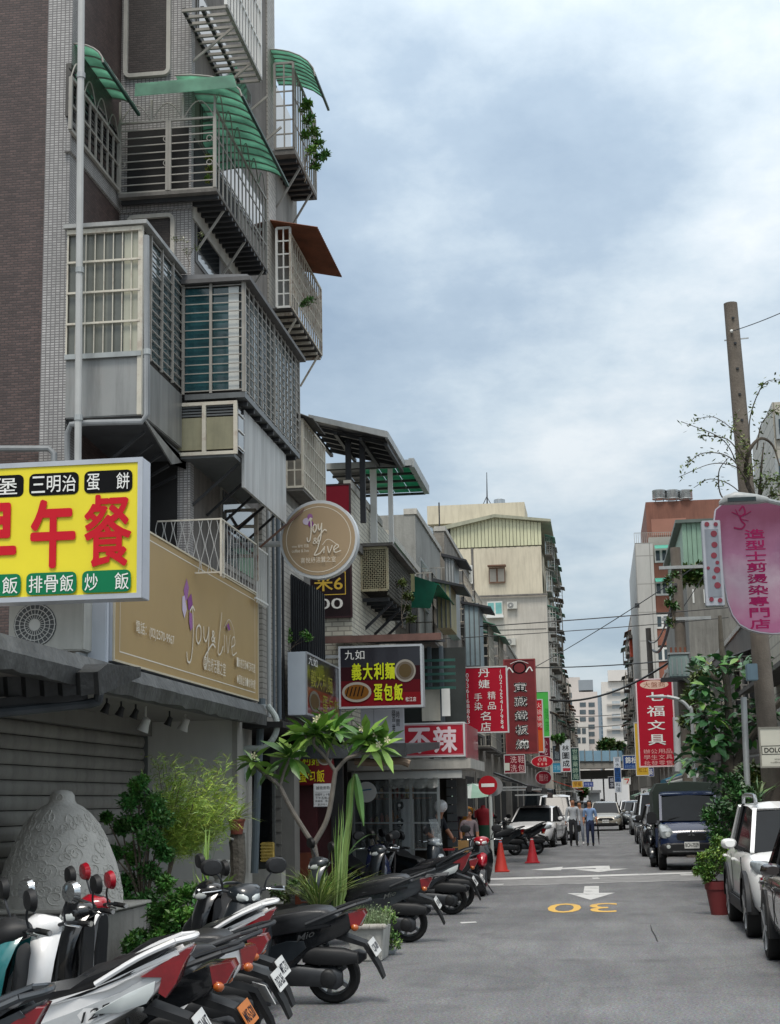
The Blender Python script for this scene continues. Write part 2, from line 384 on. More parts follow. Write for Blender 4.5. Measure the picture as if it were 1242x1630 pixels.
for i, a in enumerate(([(1036, 1472), (1039, 1481), (1044, 1489), (1048, 1499), (1046, 1499), (1042, 1490), (1037, 1481.4), (1035.2, 1472)],)):
    paint('road_crack', a, M('#2b2b2c', .9, .2, 9), .0022)
# arrows and the speed figure, upside down for the people who drive toward the camera
def flat(name, pts, mat, z=.0045):
    mb = MB(); mb.add([(x, y, z) for x, y in pts], [tuple(range(len(pts)))]); return struct(name, mb, mat, smooth=0)
a0 = P(936, 1433, Z=0); a1 = P(946, 1411, Z=0)
hw = (P(978, 1422, Z=0).x-P(902, 1422, Z=0).x)/2; cx = (a0.x+a1.x)/2; ym = P(940, 1422, Z=0).y
flat('road_arrow', [(cx, a0.y), (cx+hw, ym), (cx+.14, ym), (cx+.14, a1.y), (cx-.14, a1.y), (cx-.14, ym), (cx-hw, ym)], PW)
b0 = P(960, 1388.5, Z=0); b1 = P(968, 1378.5, Z=0); bx = P(960, 1384, Z=0).x
flat('road_arrow', [(bx-.1, b0.y), (bx+.62, b0.y+1.6), (bx+.17, b0.y+1.6), (bx+.17, b1.y), (bx-.17, b1.y), (bx-1.0, b1.y-.9), (bx-1.0, b1.y-.2), (bx-1.75, b1.y-1.7), (bx-1.0, b1.y-2.2), (bx-1.0, b1.y-1.7), (bx-.17, b1.y-1.3), (bx-.17, b0.y+1.6), (bx-.7, b0.y+1.6)], PW)
t = MB(); y0 = P(925, 1453, Z=0).y; y1 = P(925, 1438.5, Z=0).y; xl = P(872, 1446, Z=0).x; xr = P(983, 1446, Z=0).x; g = (xr-xl)*.06; xm = xl+(xr-xl)*.46
vs, fs = text_mesh('30', .0); u0, u1 = min(v[0] for v in vs), max(v[0] for v in vs); w0, w1 = min(v[1] for v in vs), max(v[1] for v in vs)
t.add([(xr-(v[0]-u0)/(u1-u0)*(xr-xl), y1-(v[1]-w0)/(w1-w0)*(y1-y0), .0045) for v in vs], fs)
t_o = mk('speed_figure', t, PY, smooth=0); t_o['kind'] = 'structure'
# ================================================================= brick apartment block on the near left
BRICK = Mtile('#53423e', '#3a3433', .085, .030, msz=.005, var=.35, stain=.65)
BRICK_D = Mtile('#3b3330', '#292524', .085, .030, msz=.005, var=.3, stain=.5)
TILE = Mtile('#aaa8a6', '#6b6868', .05, .030, 0., .006, .16, stain=.7)
TILE2 = Mtile('#a9a49b', '#77736c', .24, .075, .5, .008, .1, stain=.55)
XA, YA = P(108, 500, Y=15.9).x, 15.9
YB = P(190, 400, X=XA).y
XB = P(303, 380, Y=YB).x
YE = P(437, 300, X=XB).y; YF = P(475, 480, X=XB).y
BA = T('apartment_building', 'tall apartment block with dark brown brick end wall and grey tile pilaster', 'building', (XA, YA, 0))
def mp(name, mb, mat, **k): return mk(name, mb, mat, BA, **k)
mp('wall', MB().box(-16, XA-.002, YA, YB, 2.95, 19), BRICK)
mp('pilaster', MB().box(P(70, 400, Y=YA).x, XA, YA-.03, YA+.35, 2.97, 19), TILE)
mp('wall', MB().box(XA-.6, XA-.02, YA+.35, YB, 2.99, 18.9), CONC_D)
mp('bay_wall', MB().box(-9, XB, YB, YE, 2.95, 19), M('#77726d', .85, .22, 1.3, .5, streak=.7))
mp('bay_tile', MB().box(P(272, 80, Y=YB).x, XB+.012, YB-.012, YB+.16, 3.0, 19), TILE)
mp('bay_front', MB().box(XA, P(272, 80, Y=YB).x-.003, YB-.006, YB+.05, 3.0, 19), TILE)
mp('rear_wall', MB().box(-9, XB-.01, YE, YF, 2.95, P(456, 215, X=XB).z), CONC)
mp('wall_tile', MB().box(XB-.3, XB+.02, P(425, 300, X=XB).y, YE-.01, 3, 19), TILE2)
def rrect(x0, x1, z0, z1, r, n=5):
    o = []
    for cx_, cz_, a in ((x1-r, z0+r, -pi/2), (x1-r, z1-r, 0), (x0+r, z1-r, pi/2), (x0+r, z0+r, pi)):
        o += [(cx_+r*cos(a+pi/2*k/n), cz_+r*sin(a+pi/2*k/n)) for k in range(n+1)]
    return o
def ring_frame(x0, x1, z0, z1, r, wdt, y0, y1):
    a = rrect(x0, x1, z0, z1, r); b = rrect(x0+wdt, x1-wdt, z0+wdt, z1-wdt, max(.01, r-wdt)); n = len(a); mb = MB()
    vs = [(x, y0, z) for x, z in a]+[(x, y0, z) for x, z in b]+[(x, y1, z) for x, z in a]+[(x, y1, z) for x, z in b]; fs = []
    for k in range(n):
        j = (k+1) % n; fs += [(k, j, n+j, n+k), (2*n+k, 2*n+j, j, k), (n+k, n+j, 3*n+j, 3*n+k)]
    return mb.add(vs, fs)
for (a, b, c, d) in ((196, -60, 272, 124), (200, 338, 278, 470)):
    p = P(a, d, Y=YB-.06); q = P(c, b, Y=YB-.06)
    f = mp('window_recess', ring_frame(p.x, q.x, p.z, q.z, .09, .05, YB-.07, YB-.008), CONC_L)
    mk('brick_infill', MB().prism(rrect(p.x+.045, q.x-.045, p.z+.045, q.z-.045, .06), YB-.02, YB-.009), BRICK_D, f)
def streetband(px0, py0, px1, py1, X, h, mat, nm='floor_band', dx=.03):   # a sloping strip on a street-facing wall
    a = P(px0, py0, X=X); b = P(px1, py1, X=X); z = (a.z+b.z)/2
    return mp(nm, MB().box(X-.05, X+dx, a.y, b.y, z-h/2, z+h/2), mat)
streetband(109, 222, 199, 330, XA, .30, TILE)
mp('floor_band', MB().box(XA, XB+.03, YB-.04, YB-.013, P(250, 322, Y=YB).z-.12, P(250, 322, Y=YB).z+.06), TILE)
streetband(305, 335, 400, 470, XB, .22, CONC_L)
for (X, a, b) in ((XA, (112, 100), (186, 250)), (XB, (318, 200), (420, 330)), (XB, (312, 20), (400, 150)), (XB, (310, 340), (350, 440)), (XB, (300, 500), (420, 650))):
    p = P(*a, X=X); q = P(*b, X=X)
    o = mp('window', MB().box(X-.05, X+.012, p.y, q.y, min(p.z, q.z)-.25, max(p.z, q.z)), M('#4a4743', .5, .2, 2))
    mk('pane', MB().box(X+.006, X+.018, p.y+.1, q.y-.1, min(p.z, q.z)-.2, max(p.z, q.z)-.06), Mglass('#1c2022'), o)
# lower second floor: tiled column, dark openings
p = P(250, 850, Y=YB-.03); mp('window', MB().box(XA, P(283, 800, Y=YB).x, YB-.035, YB-.01, 4.4, 5.9), DIM)
p = P(350, 800, X=XB); q = P(404, 900, X=XB)
o = mp('window', MB().box(XB-.02, XB+.02, p.y, q.y, 4.7, 5.75), GREYBAR); mk('pane', MB().box(XB+.01, XB+.03, p.y+.07, q.y-.07, 4.77, 5.68), Mglass('#39434a', .05), o)
# ------------------------------------------------- cages, canopies and balcony boxes bolted to that block
def grille(par, a, b, h, nv, nh, mat, wv=.018, wh=.018, top=True, names=('bar', 'rail')):
    """bars between floor points a, b up to height h; every bar is a piece of its own"""
    a = Vector(a); b = Vector(b); U = Vector((0, 0, 1))*h
    for k in range(nv+1 if nv else 0): stick(names[0], a+(b-a)*k/nv, a+(b-a)*k/nv+U, wv*(1.7 if k in (0, nv) else 1), mat, par)
    for k in range(nh+1 if nh else 0): stick(names[1], a+U*k/nh, b+U*k/nh, wh*(1.7 if k in (0, nh) else 1), mat, par)
def arch(mb, a, b, r=.008):    # a half hoop between two points
    a = Vector(a); b = Vector(b); c = (a+b)/2; h = (b-a).length/2*1.15
    mb.tube([a+(b-a)*k/10+Vector((0, 0, h*sin(pi*k/10))) for k in range(11)], r, 6)
def canopy_rib(mb, X0, X1, z0, z1, y, r=.012):
    mb.tube([(X0+(X1-X0)*sin(t*pi/2), y, z1+(z0-z1)*cos(t*pi/2)) for t in [k/6 for k in range(7)]], r, 5)
def canopy(par, X0, X1, z0, z1, y0, y1, n, mat=GREEN_SH, ribm=None):
    """quarter-round awning that leaves the wall at (X0,z0) and drops to its edge at (X1,z1); one sheet per bay"""
    ribm = ribm or GREYBAR
    for i in range(n):
        ya = y0+(y1-y0)*i/n; yb = y0+(y1-y0)*(i+1)/n; mb = MB(); R = []
        for yy in (ya+.004, yb-.004):
            R.append([(X0+(X1-X0)*sin(k/8*pi/2), yy, z1+(z0-z1)*cos(k/8*pi/2)) for k in range(9)])
        mb.loft(R, False, False); o = mk('canopy_sheet', mb, mat, par); md = o.modifiers.new('t', 'SOLIDIFY'); md.thickness = .006
    rb = MB()
    for i in range(n+1):
        rb2 = MB(); canopy_rib(rb2, X0, X1-.0, z0-.015, z1-.012, y0+(y1-y0)*i/n); mk('canopy_rib', rb2, ribm, par)
    stick('canopy_edge', (X1, y0, z1), (X1, y1, z1), .035, M('#2c4a40', .5), par)
# 4th floor: recessed run plus projecting run with a green canopy
c4 = P(342, 298, Y=17.5); XC4, YC4, Z4 = c4.x, 17.5, c4.z; T4 = P(342, 186, Y=17.5).z; YC4e = P(424, 424, X=XC4).y
X4L = P(190, 298, Y=17.5).x
zcx = P(380, 140, Y=17.4).z
c = T('balcony_cage', 'steel balcony cage with arched top bars under the largest green canopy', 'balcony cage', (XC4, YC4, Z4))
mk('balcony_shade_panel', MB().box(X4L+.03, XB-.02, YB-.018, YB-.008, Z4, zcx-.3), DIM, c); mk('balcony_shade_panel', MB().box(XB+.004, XB+.022, YB+.1, YC4e-.3, Z4+.1, zcx-.4), DIM, c)  # flat dark sheets on the walls, painted as the shaded balcony interior
grille(c, (X4L, YC4, Z4), (P(266, 298, Y=17.5).x, YC4, Z4), T4-Z4, 1, 9, GREYBAR, .022, .013)
grille(c, (P(270, 298, Y=17.5).x, YC4, Z4), (XC4, YC4, Z4), T4-Z4, 1, 9, GREYBAR, .022, .013)
grille(c, (XC4, YC4, Z4), (XC4, YC4e, Z4), T4-Z4+.12, 14, 3, GREYBAR, .017, .015)
zc4 = P(380, 140, Y=17.4).z; ar = MB()
for k in range(6): a2 = MB(); L = (YC4e-YC4)/6; arch(a2, (XC4, YC4+L*k, T4+.12), (XC4, YC4+L*(k+1), T4+.12)); mk('arch', a2, GREYBAR, c)
for k in range(3): a2 = MB(); L = (XC4-X4L)/3; arch(a2, (X4L+L*k, YC4, T4), (X4L+L*(k+1), YC4, T4)); mk('arch', a2, GREYBAR, c)
for k in range(4): stick('post', (X4L+(XC4-X4L)*k/3, YC4, T4), (X4L+(XC4-X4L)*k/3, YC4, zc4-.02), .025, GREYBAR, c)
for (u, v) in ((432/2.218, 500/2.218), (432/2.218, 582/2.218), (587/2.218, 490/2.218), (587/2.218, 575/2.218), (740/2.218, 487/2.218), (740/2.218, 572/2.218)):
    q = P(u, v, Y=YC4-.01); r = MB(); r.tube([(q.x+.035*cos(a*pi/6), YC4-.012, q.z+.035*sin(a*pi/6)) for a in range(13)], .006, 5); mk('ring', r, GREYBAR, c)
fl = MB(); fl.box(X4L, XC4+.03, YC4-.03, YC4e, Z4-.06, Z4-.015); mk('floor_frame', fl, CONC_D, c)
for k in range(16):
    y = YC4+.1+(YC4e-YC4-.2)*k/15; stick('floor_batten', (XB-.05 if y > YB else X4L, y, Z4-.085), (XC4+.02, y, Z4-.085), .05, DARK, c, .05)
for k in range(3):
    y = YC4+.5+k*1.15; stick('brace', (XB, y, Z4-.62), (XC4, y, Z4-.09), .025, GREYBAR, c)
canopy(c, XB-.1, P(380, 135, Y=17.4).x+.05, zc4+.22, zc4-.12, YC4-.15, P(445, 285, X=XC4+.25).y, 11)
ap = P(215, 150, Y=17.35); mk('canopy_apron', MB().prism([(ap.x, zc4-.03), (P(378, 145, Y=17.35).x, zc4-.02), (P(372, 126, Y=17.35).x, zc4+.14), (P(216, 130, Y=17.35).x, zc4+.13)], 17.33, 17.345, 'y'), GREEN_SH, c)
rc = T('balcony_cage', 'recessed balcony cage with arched bars beside the white drainpipe', 'balcony cage', (XA, YA+.4, Z4))
y0r, y1r = P(111, 170, X=XA+.05).y, YC4-.03
z0r, z1r = P(112, 208, X=XA+.05).z, P(112, 75, X=XA+.05).z
grille(rc, (XA+.06, y0r, z0r), (XA+.06, y1r, z0r), z1r-z0r-.35, 8, 2, GREYBAR, .022, .02)
for k in range(8): stick('slat', (XA+.035, y0r, z0r+.1+k*.09), (XA+.035, y1r, z0r+.1+k*.09), .012, DARK, rc)
for k in range(4): a2 = MB(); L = (y1r-y0r)/4; arch(a2, (XA+.06, y0r+L*k, z1r-.35), (XA+.06, y0r+L*(k+1), z1r-.35)); mk('arch', a2, GREYBAR, rc)
canopy(rc, XA-.05, XA+.34, z1r+.2, z1r-.06, YA+.05, y1r-.1, 5)
# 5th floor: underside of a cage with a ladder-like floor
c = T('balcony_cage', 'white barred cage whose open ladder-like floor shows, above the green canopy', 'balcony cage', (XB, 19, 11))
a = P(305, -30, X=-4.1); b = P(415, 128, X=-4.1); z5 = b.z; yb5 = b.y; ya5 = 17.3
for k in range(13): y = ya5+(yb5-ya5)*k/12; stick('floor_batten', (XB, y, z5), (-4.1, y, z5), .035, GREYBAR, c)
for x in (XB+.02, -4.4, -4.1): stick('floor_beam', (x, ya5, z5+.02), (x, yb5, z5+.02), .045, DARK if x < -4.3 else GREYBAR, c)
grille(c, (-4.1, ya5, z5+.03), (-4.1, yb5, z5+.03), 1.9, 12, 4, WHITE, .022, .02)
for k in range(4): y = ya5+.5+k*1.0; stick('brace', (XB, y, z5-.42), (-4.12, y, z5), .028, GREYBAR, c)
# 5th floor far cage with green canopy and hanging plants
a = P(468, 235, X=-4.0); Y5, Z5 = a.y, P(468, 240, Y=a.y).z
Y5 = P(440, 228, X=XB+.1).y; XL5 = P(438, 230, Y=Y5).x; XR5 = P(468, 232, Y=Y5).x; Z5 = P(468, 235, Y=Y5).z; T5 = P(468, 85, Y=Y5).z; Y5e = P(503, 312, X=XR5).y
c = T('balcony_cage', 'far top balcony cage under a curved green canopy with plants spilling out', 'balcony cage', (XR5, Y5, Z5))
grille(c, (XL5, Y5, Z5), (XR5, Y5, Z5), T5-Z5-.15, 2, 6, GREYBAR, .022, .02)
grille(c, (XR5, Y5, Z5), (XR5, Y5e, Z5), T5-Z5-.25, 10, 3, GREYBAR, .022, .02)
mk('floor_plate', MB().box(XB, XR5+.02, Y5, Y5e, Z5-.1, Z5-.02), CONC_D, c)
for k in range(8): y = Y5+.2+(Y5e-Y5-.4)*k/7; stick('floor_batten', (XB, y, Z5-.13), (XR5, y, Z5-.13), .05, DARK, c)
for y in (Y5+.5, Y5e-.4): stick('brace', (XB, y, Z5-.75), (XR5, y, Z5-.12), .03, GREYBAR, c)
mk('window', MB().box(XB-.02, XB+.02, Y5+.3, Y5e-.3, Z5+.2, T5-.3), Mglass('#23292c'), c)
canopy(c, XB-.1, P(480, 88, Y=Y5).x+.22, T5+.1, T5-.42, Y5-.05, P(528, 200, X=XR5+.4).y, 8)
# rust-roofed cage below it
Y6 = P(441, 490, X=XB+.1).y; XL6 = P(441, 480, Y=Y6).x; XR6 = P(463, 490, Y=Y6).x; Z6 = P(463, 488, Y=Y6).z; T6 = P(462, 362, Y=Y6).z; Y6e = P(512, 568, X=XR6).y
c = T('balcony_cage', 'cream lattice balcony cage under a rusty corrugated roof', 'balcony cage', (XR6, Y6, Z6))
grille(c, (XL6, Y6, Z6), (XR6, Y6, Z6), T6-Z6, 2, 6, WHITE, .02, .02)
grille(c, (XR6, Y6, Z6), (XR6, Y6e, Z6), T6-Z6-.1, 14, 5, RUSTY, .02, .018)
for k in range(14):
    L = (Y6e-Y6)/14; stick('lattice', (XR6, Y6+L*k, Z6), (XR6, Y6+L*(k+1), T6-.1), .014, RUSTY, c); stick('lattice', (XR6, Y6+L*(k+1), Z6), (XR6, Y6+L*k, T6-.1), .014, RUSTY, c)
mk('floor_plate', MB().box(XB, XR6, Y6, Y6e, Z6-.05, Z6-.01), ROOM, c)
for k in range(9): y = Y6+.1+(Y6e-Y6-.2)*k/8; stick('floor_batten', (XB, y, Z6-.08), (XR6, y, Z6-.08), .04, RUSTY, c)
for y in (Y6+.4, Y6e-.3): stick('brace', (XB, y, Z6-.6), (XR6, y, Z6-.08), .028, RUSTY, c)
def corrugated(par, x0, z0, x1, z1, y0, y1, mat, name='corrugated_roof', pitch=.09, amp=.014, th=.004):
    n = max(4, int((y1-y0)/pitch*4)); R = []
    for i in range(n+1):
        y = y0+(y1-y0)*i/n; d = amp*sin(2*pi*(y-y0)/pitch); R.append([(x0, y, z0+d), (x1, y, z1+d), (x1, y, z1+d-th), (x0, y, z0+d-th)])
    return mk(name, MB().loft(R, True, True), mat, par)
corrugated(c, XB-.05, T6+.12, P(495, 365, Y=Y6).x+.12, T6-.06, Y6-.1, P(541, 466, X=XR6+.4).y, M('#7a4a34', .8, .35, 3, .2, rusty=.6))
# small cage with a grey corrugated roof, last one on the block
Y7 = P(456, 740, X=XB+.02).y; XL7 = P(456, 740, Y=Y7).x; XR7 = P(470, 740, Y=Y7).x+.12; Z7 = P(470, 775, Y=Y7).z; T7 = P(470, 668, Y=Y7).z; Y7e = P(517, 780, X=XR7).y
c = T('balcony_cage', 'cream barred balcony cage under a grey corrugated roof near the roof sheds', 'balcony cage', (XR7, Y7, Z7))
grille(c, (XL7, Y7, Z7), (XR7, Y7, Z7), T7-Z7, 2, 4, CREAMBAR, .02, .02); grille(c, (XR7, Y7, Z7), (XR7, Y7e, Z7), T7-Z7, 12, 4, CREAMBAR, .022, .018)
mk('back_panel', MB().box(XL7, XR7-.04, Y7+.1, Y7e, Z7, T7), M('#8a857c', .8, .2, 2), c); mk('floor_plate', MB().box(XL7, XR7, Y7, Y7e, Z7-.06, Z7-.01), CONC_D, c)
corrugated(c, XB-.05, T7+.2, P(488, 650, Y=Y7).x+.12, T7-.02, Y7-.1, P(529, 705, X=XR7+.3).y, M('#5b5a57', .7, .25, 3, .2, streak=.4))
mk('link_wall', MB().box(-8, XB-.02, YF+.01, Y7e+.2, 2.9, T7+.15), CONC_D, c)
# ================================================================= glazed boxes on the third and second floor of the brick block
FROST = M('#a9a998', .35, .12, 3, streak=.25, coat=.3)
TEAL = M('#234a50', .15, .35, 4, coat=.5)
ALU = M('#a3a6a4', .4, .12, 4, metal=.5, streak=.25)
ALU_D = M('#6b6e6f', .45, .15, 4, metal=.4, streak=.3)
PANEL = M('#929391', .42, .14, 1.3, metal=.25, streak=.7, rusty=.1)
XD = P(228, 565, Y=YA).x; zD0 = P(228, 565, Y=YA).z; zDt = P(228, 362, Y=YA).z; zDb = P(160, 665, Y=YA).z
YE3 = P(290, 625, X=XD).y; XE3 = P(388, 625, Y=YE3).x; ze0 = P(340, 626, Y=YE3).z; zet = P(340, 452, Y=YE3).z; YEe = P(475, 700, X=XE3).y
c = T('window_box', 'frosted window box with barred front over a grey metal panel beside the white drainpipe', 'window box', (XD, YA, zDb))
YD = YA-.06
mk('lower_panel', MB().box(XA, XD, YD+.02, YE3, zDb, zD0-.02), PANEL, c, bev=.01)
mk('body', MB().box(XA, XD-.03, YD+.05, YE3, zD0, zDt), ROOM, c)
xs = [XA, XA+.40, XA+.55, XD-.05]
for i, (x0, x1, mt) in enumerate(((XA+.02, XA+.20, M('#5d605a', .3, .2, 3, coat=.3)), (XA+.2, XA+.46, M('#676961', .3, .2, 3, coat=.3)), (XA+.46, XA+.64, M('#595c56', .3, .2, 3, coat=.3)), (XA+.64, XD-.06, FROST))):
    mk('pane', MB().box(x0, x1, YD+.03, YD+.045, zD0+.03, zDt-.04), mt, c)
grille(c, (XA+.01, YD, zD0+.02), (XD-.02, YD, zD0+.02), zDt-zD0-.05, 8, 0, CREAMBAR, .010, .03)
for k in range(1, 4): z = zD0+.02+(zDt-zD0-.05)*(k/4); stick('rail', (XA+.01, YD-.01, z), (XD-.02, YD-.01, z), .022, CREAMBAR, c)
stick('rail', (XA, YD, zDt-.03), (XD, YD, zDt-.03), .05, CREAMBAR, c)
stick('sill', (XA, YD, zD0), (XD, YD, zD0), .055, ALU, c)
stick('corner_post', (XD-.02, YD+.01, zDb), (XD-.02, YD+.01, zDt), .05, CREAMBAR, c)
mk('roof', MB().box(XA-.03, XD+.06, YD-.06, YE3-.02, zDt+.005, zDt+.05), M('#9a9b99', .5, .15, 3, streak=.4), c)
# bars on the box's street side
for k in range(13): z = zD0+.04+(zDt-zD0-.08)*k/12; stick('rail', (XD, YA+.25, z), (XD, YE3, z), .013, GREYBAR, c)
for k in range(4): y = YA+.25+(YE3-YA-.25)*k/3; stick('bar', (XD+.004, y, zD0), (XD+.004, y, zDt), .03, GREYBAR, c)
mk('side_pane', MB().box(XD-.03, XD-.02, YA+.3, YE3-.03, zD0+.05, zDt-.05), Mglass('#47575a', .12), c)
# the larger teal-glazed box beyond it
c = T('window_box', 'wide window box with teal glass and many horizontal bars, projecting furthest', 'window box', (XE3, YE3, ze0))
mk('body', MB().box(XB, XE3-.05, YE3+.05, YEe, ze0, zet), ROOM, c)
wx = XD+(XE3-XD)*.47; wx2 = XD+(XE3-XD)*.75
mk('pane', MB().box(XD+.03, wx, YE3+.02, YE3+.04, ze0+.04, zet-.04), TEAL, c)
mk('pane', MB().box(wx, wx2, YE3+.025, YE3+.045, ze0+.04, zet-.04), M('#28484d', .15, .4, 5, coat=.5), c)
mk('pane', MB().box(wx2, XE3-.06, YE3+.02, YE3+.04, ze0+.04, zet-.04), M('#c9ccc9', .4, .06, 3), c)
for k in range(13): z = ze0+.03+(zet-ze0-.06)*k/12; stick('rail', (XD+.01, YE3-.012, z), (XE3, YE3-.012, z), .012, GREYBAR, c)
for x in (XD+.015, wx, XE3): stick('bar', (x, YE3-.01, ze0), (x, YE3-.01, zet), .032, GREYBAR, c)
for k in range(13): z = ze0+.03+(zet-ze0-.06)*k/12; stick('rail', (XE3+.012, YE3, z), (XE3+.012, YEe, z), .012, GREYBAR, c)
for k in range(15): y = YE3+(YEe-YE3)*k/14; stick('bar', (XE3+.014, y, ze0), (XE3+.014, y, zet), .018 if k % 7 else .03, GREYBAR, c)
for k in range(7):
    L = (YEe-YE3)/7; mk('pane', MB().box(XE3-.04, XE3-.025, YE3+L*k+.03, YE3+L*(k+1)-.03, ze0+.05, zet-.05), [Mglass('#31474c', .06), Mglass('#46575c', .06), Mglass('#7d8a8c', .1)][(k*2) % 3], c)
zr = P(345, 440, Y=YE3).z
rf = MB().box(XD-.0, XE3+.1, YE3-.08, YEe+.1, zet, zet+.05); mk('roof', rf, M('#5b5a5a', .6, .2, 3, streak=.3), c)
rf = MB().prism([(XD-.3, zet+.05), (XE3+.1, zet+.05), (XE3+.05, zr), (XD-.3, zr+.06)], YE3-.02, YEe+.08, 'y'); mk('roof_cover', rf, M('#77787a', .5, .2, 3, streak=.3), c)
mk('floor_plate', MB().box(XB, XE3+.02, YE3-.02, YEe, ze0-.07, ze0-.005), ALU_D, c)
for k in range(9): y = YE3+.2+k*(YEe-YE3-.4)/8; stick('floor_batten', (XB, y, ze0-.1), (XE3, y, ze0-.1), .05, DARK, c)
# second floor box under both
Y2 = YE3+.02; X2 = P(378, 700, Y=Y2).x; z2b = P(330, 722, Y=Y2).z; z2t = ze0-.12; Y2e = P(455, 770, X=X2).y
c = T('window_box', 'yellowed frosted window box with a long white side panel, lowest of the stacked boxes', 'window box', (X2, Y2, z2b))
mk('body', MB().box(XB-.2, X2-.03, Y2+.04, Y2e, z2b, z2t), ROOM, c)
xl = P(273, 690, Y=Y2).x; xm_ = (xl+X2)/2
for a, b in ((xl+.03, xm_-.02), (xm_+.02, X2-.05)):
    mk('pane', MB().box(a, b, Y2+.01, Y2+.03, z2b+.05, z2t-.16), M('#8d8a72', .35, .15, 3, streak=.4), c)
    for k in range(4): z = z2t-.03-k*.035; stick('louver', (a, Y2+.015, z), (b, Y2+.015, z), .02, ALU_D, c)
for x in (xl, xm_, X2-.02): stick('bar', (x, Y2-.005, z2b), (x, Y2-.005, z2t), .045, CREAMBAR, c)
for z in (z2b, z2t): stick('rail', (xl, Y2-.007, z), (X2, Y2-.007, z), .04, CREAMBAR, c)
yw = P(388, 700, X=X2).y
mk('side_window', MB().box(X2-.03, X2, Y2+.05, yw, z2b+.05, z2t), Mglass('#15181a'), c)
for k in range(3): z = z2b+.08+k*.2; stick('rail', (X2+.006, Y2+.04, z), (X2+.006, yw, z), .015, WHITE, c)
mk('side_panel', MB().box(X2-.03, X2+.004, yw+.02, Y2e, z2b-.35, z2t), M('#b9bab8', .5, .1, 1.2, streak=.6, rusty=.12), c)
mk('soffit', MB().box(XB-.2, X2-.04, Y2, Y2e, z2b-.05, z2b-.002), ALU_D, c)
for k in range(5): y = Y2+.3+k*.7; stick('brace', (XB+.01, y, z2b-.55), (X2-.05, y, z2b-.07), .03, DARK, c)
# dark underside left of it
c = T('window_box', 'dark metal underside of a projecting box above the yellow sign', 'window box', (XA, YA+.3, 5.2))
mk('side_panel', MB().prism([(YA+.02, zDb), (YE3+.3, zDb-.2), (YE3+.3, z2b-.02), (YA+1.2, zDb-.28)], XD-.02, XD-.001, 'x'), PANEL, c)
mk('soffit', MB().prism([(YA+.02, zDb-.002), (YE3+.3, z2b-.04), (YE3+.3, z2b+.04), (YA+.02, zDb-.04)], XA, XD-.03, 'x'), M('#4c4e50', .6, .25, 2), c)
for k in range(5): y = YA+.3+k*.32; stick('brace', (XA+.01, y+.2, zDb-.62), (XD-.06, y, zDb-.1-.06*k), .03, DARK, c)
# ================================================================= drainpipes
def pipe(label, pts, r, mat, name='drainpipe', cat='pipe', clamps=()):
    o = T(name, label, cat, pts[0]); mk('pipe', MB().tube(pts, r, 10), mat, o)
    for i, (a, b) in enumerate(clamps):
        a = Vector(a); mk('bracket', MB().tube([a-Vector(b)*.03, a+Vector(b)*.03], r*1.25, 10), GALV, o)
    return o
def curve(pts, n=6):
    pts = [Vector(p) for p in pts]; o = []; q = [pts[0]*2-pts[1]]+pts+[pts[-1]*2-pts[-2]]
    for i in range(1, len(q)-2):
        for k in range(n):
            t = k/n; o.append(.5*((2*q[i])+(q[i+1]-q[i-1])*t+(2*q[i-1]-5*q[i]+4*q[i+1]-q[i+2])*t*t+(3*q[i]-q[i-1]-3*q[i+1]+q[i+2])*t**3))
    return o+[pts[-1]]
p0 = P(124, 742, Y=15.6); p1 = P(130, -60, Y=15.6)
pipe('long white vertical drainpipe down the brick block', [p0, p1], .038, PVC, clamps=((P(127, 430, Y=15.6), (0, 0, 1)), (P(125, 665, Y=15.6), (0, 0, 1)), (P(129, 120, Y=15.6), (0, 0, 1))))
pts = [P(233, 375, Y=15.7), P(234, 660, Y=15.7), P(226, 671, Y=15.7), P(140, 673, Y=15.7), P(113, 676, Y=15.75), P(107, 690, Y=15.78), P(107, 740, Y=15.8)]
pipe('grey elbowed drainpipe running under the frosted window box', pts, .032, M('#8d9092', .45, .12, 3, streak=.3), clamps=((P(234, 560, Y=15.7), (0, 0, 1)),))
pipe('grey horizontal pipe over the top edge of the yellow sign', [P(-60, 714, Y=15.7), P(78, 714, Y=15.7), P(86, 722, Y=15.7), P(86, 745, Y=15.7)], .034, M('#7d8183', .45, .12, 3, streak=.3))
# ================================================================= ground-floor shop under the brick block
XF = -4.5; YW = 20.7; XS = P(228, 1300, Y=YW).x
SH = T('closed_shop', 'closed shop with grey roller shutter under a dark metal eave', 'shop front', (XS, 14, 0))
mk('wall', MB().box(XS-.08, XF-.28, YW, YW+.25, .11, 2.95), M('#c9c8c3', .7, .06, .9, streak=.12), SH)
mk('wall_return', MB().box(XF-.33, XF-.26, YW-.004, YW+.9, .11, 2.95), CONC_L, SH)
mk('skirting', MB().box(XS-.05, XF-.25, YW-.03, YW-.004, .11, .75), M('#cbc8c1', .5, .06, .8), SH)
mk('ceiling', MB().box(-9, XF-.3, 9, YW+.2, 2.82, 2.94), M('#8f8d88', .8, .1, 1), SH)
mk('shop_wall', MB().box(XS-.4, XS-.06, 6, YW+.2, .0, 2.85), CONC_D, SH)
hd = P(228, 1172, X=XS+.02).z
mk('shutter_hood', MB().box(XS-.06, XS+.12, 8, YW-.03, hd, 2.82), M('#8a8884', .7, .1, 1, streak=.2), SH)
ns = 16
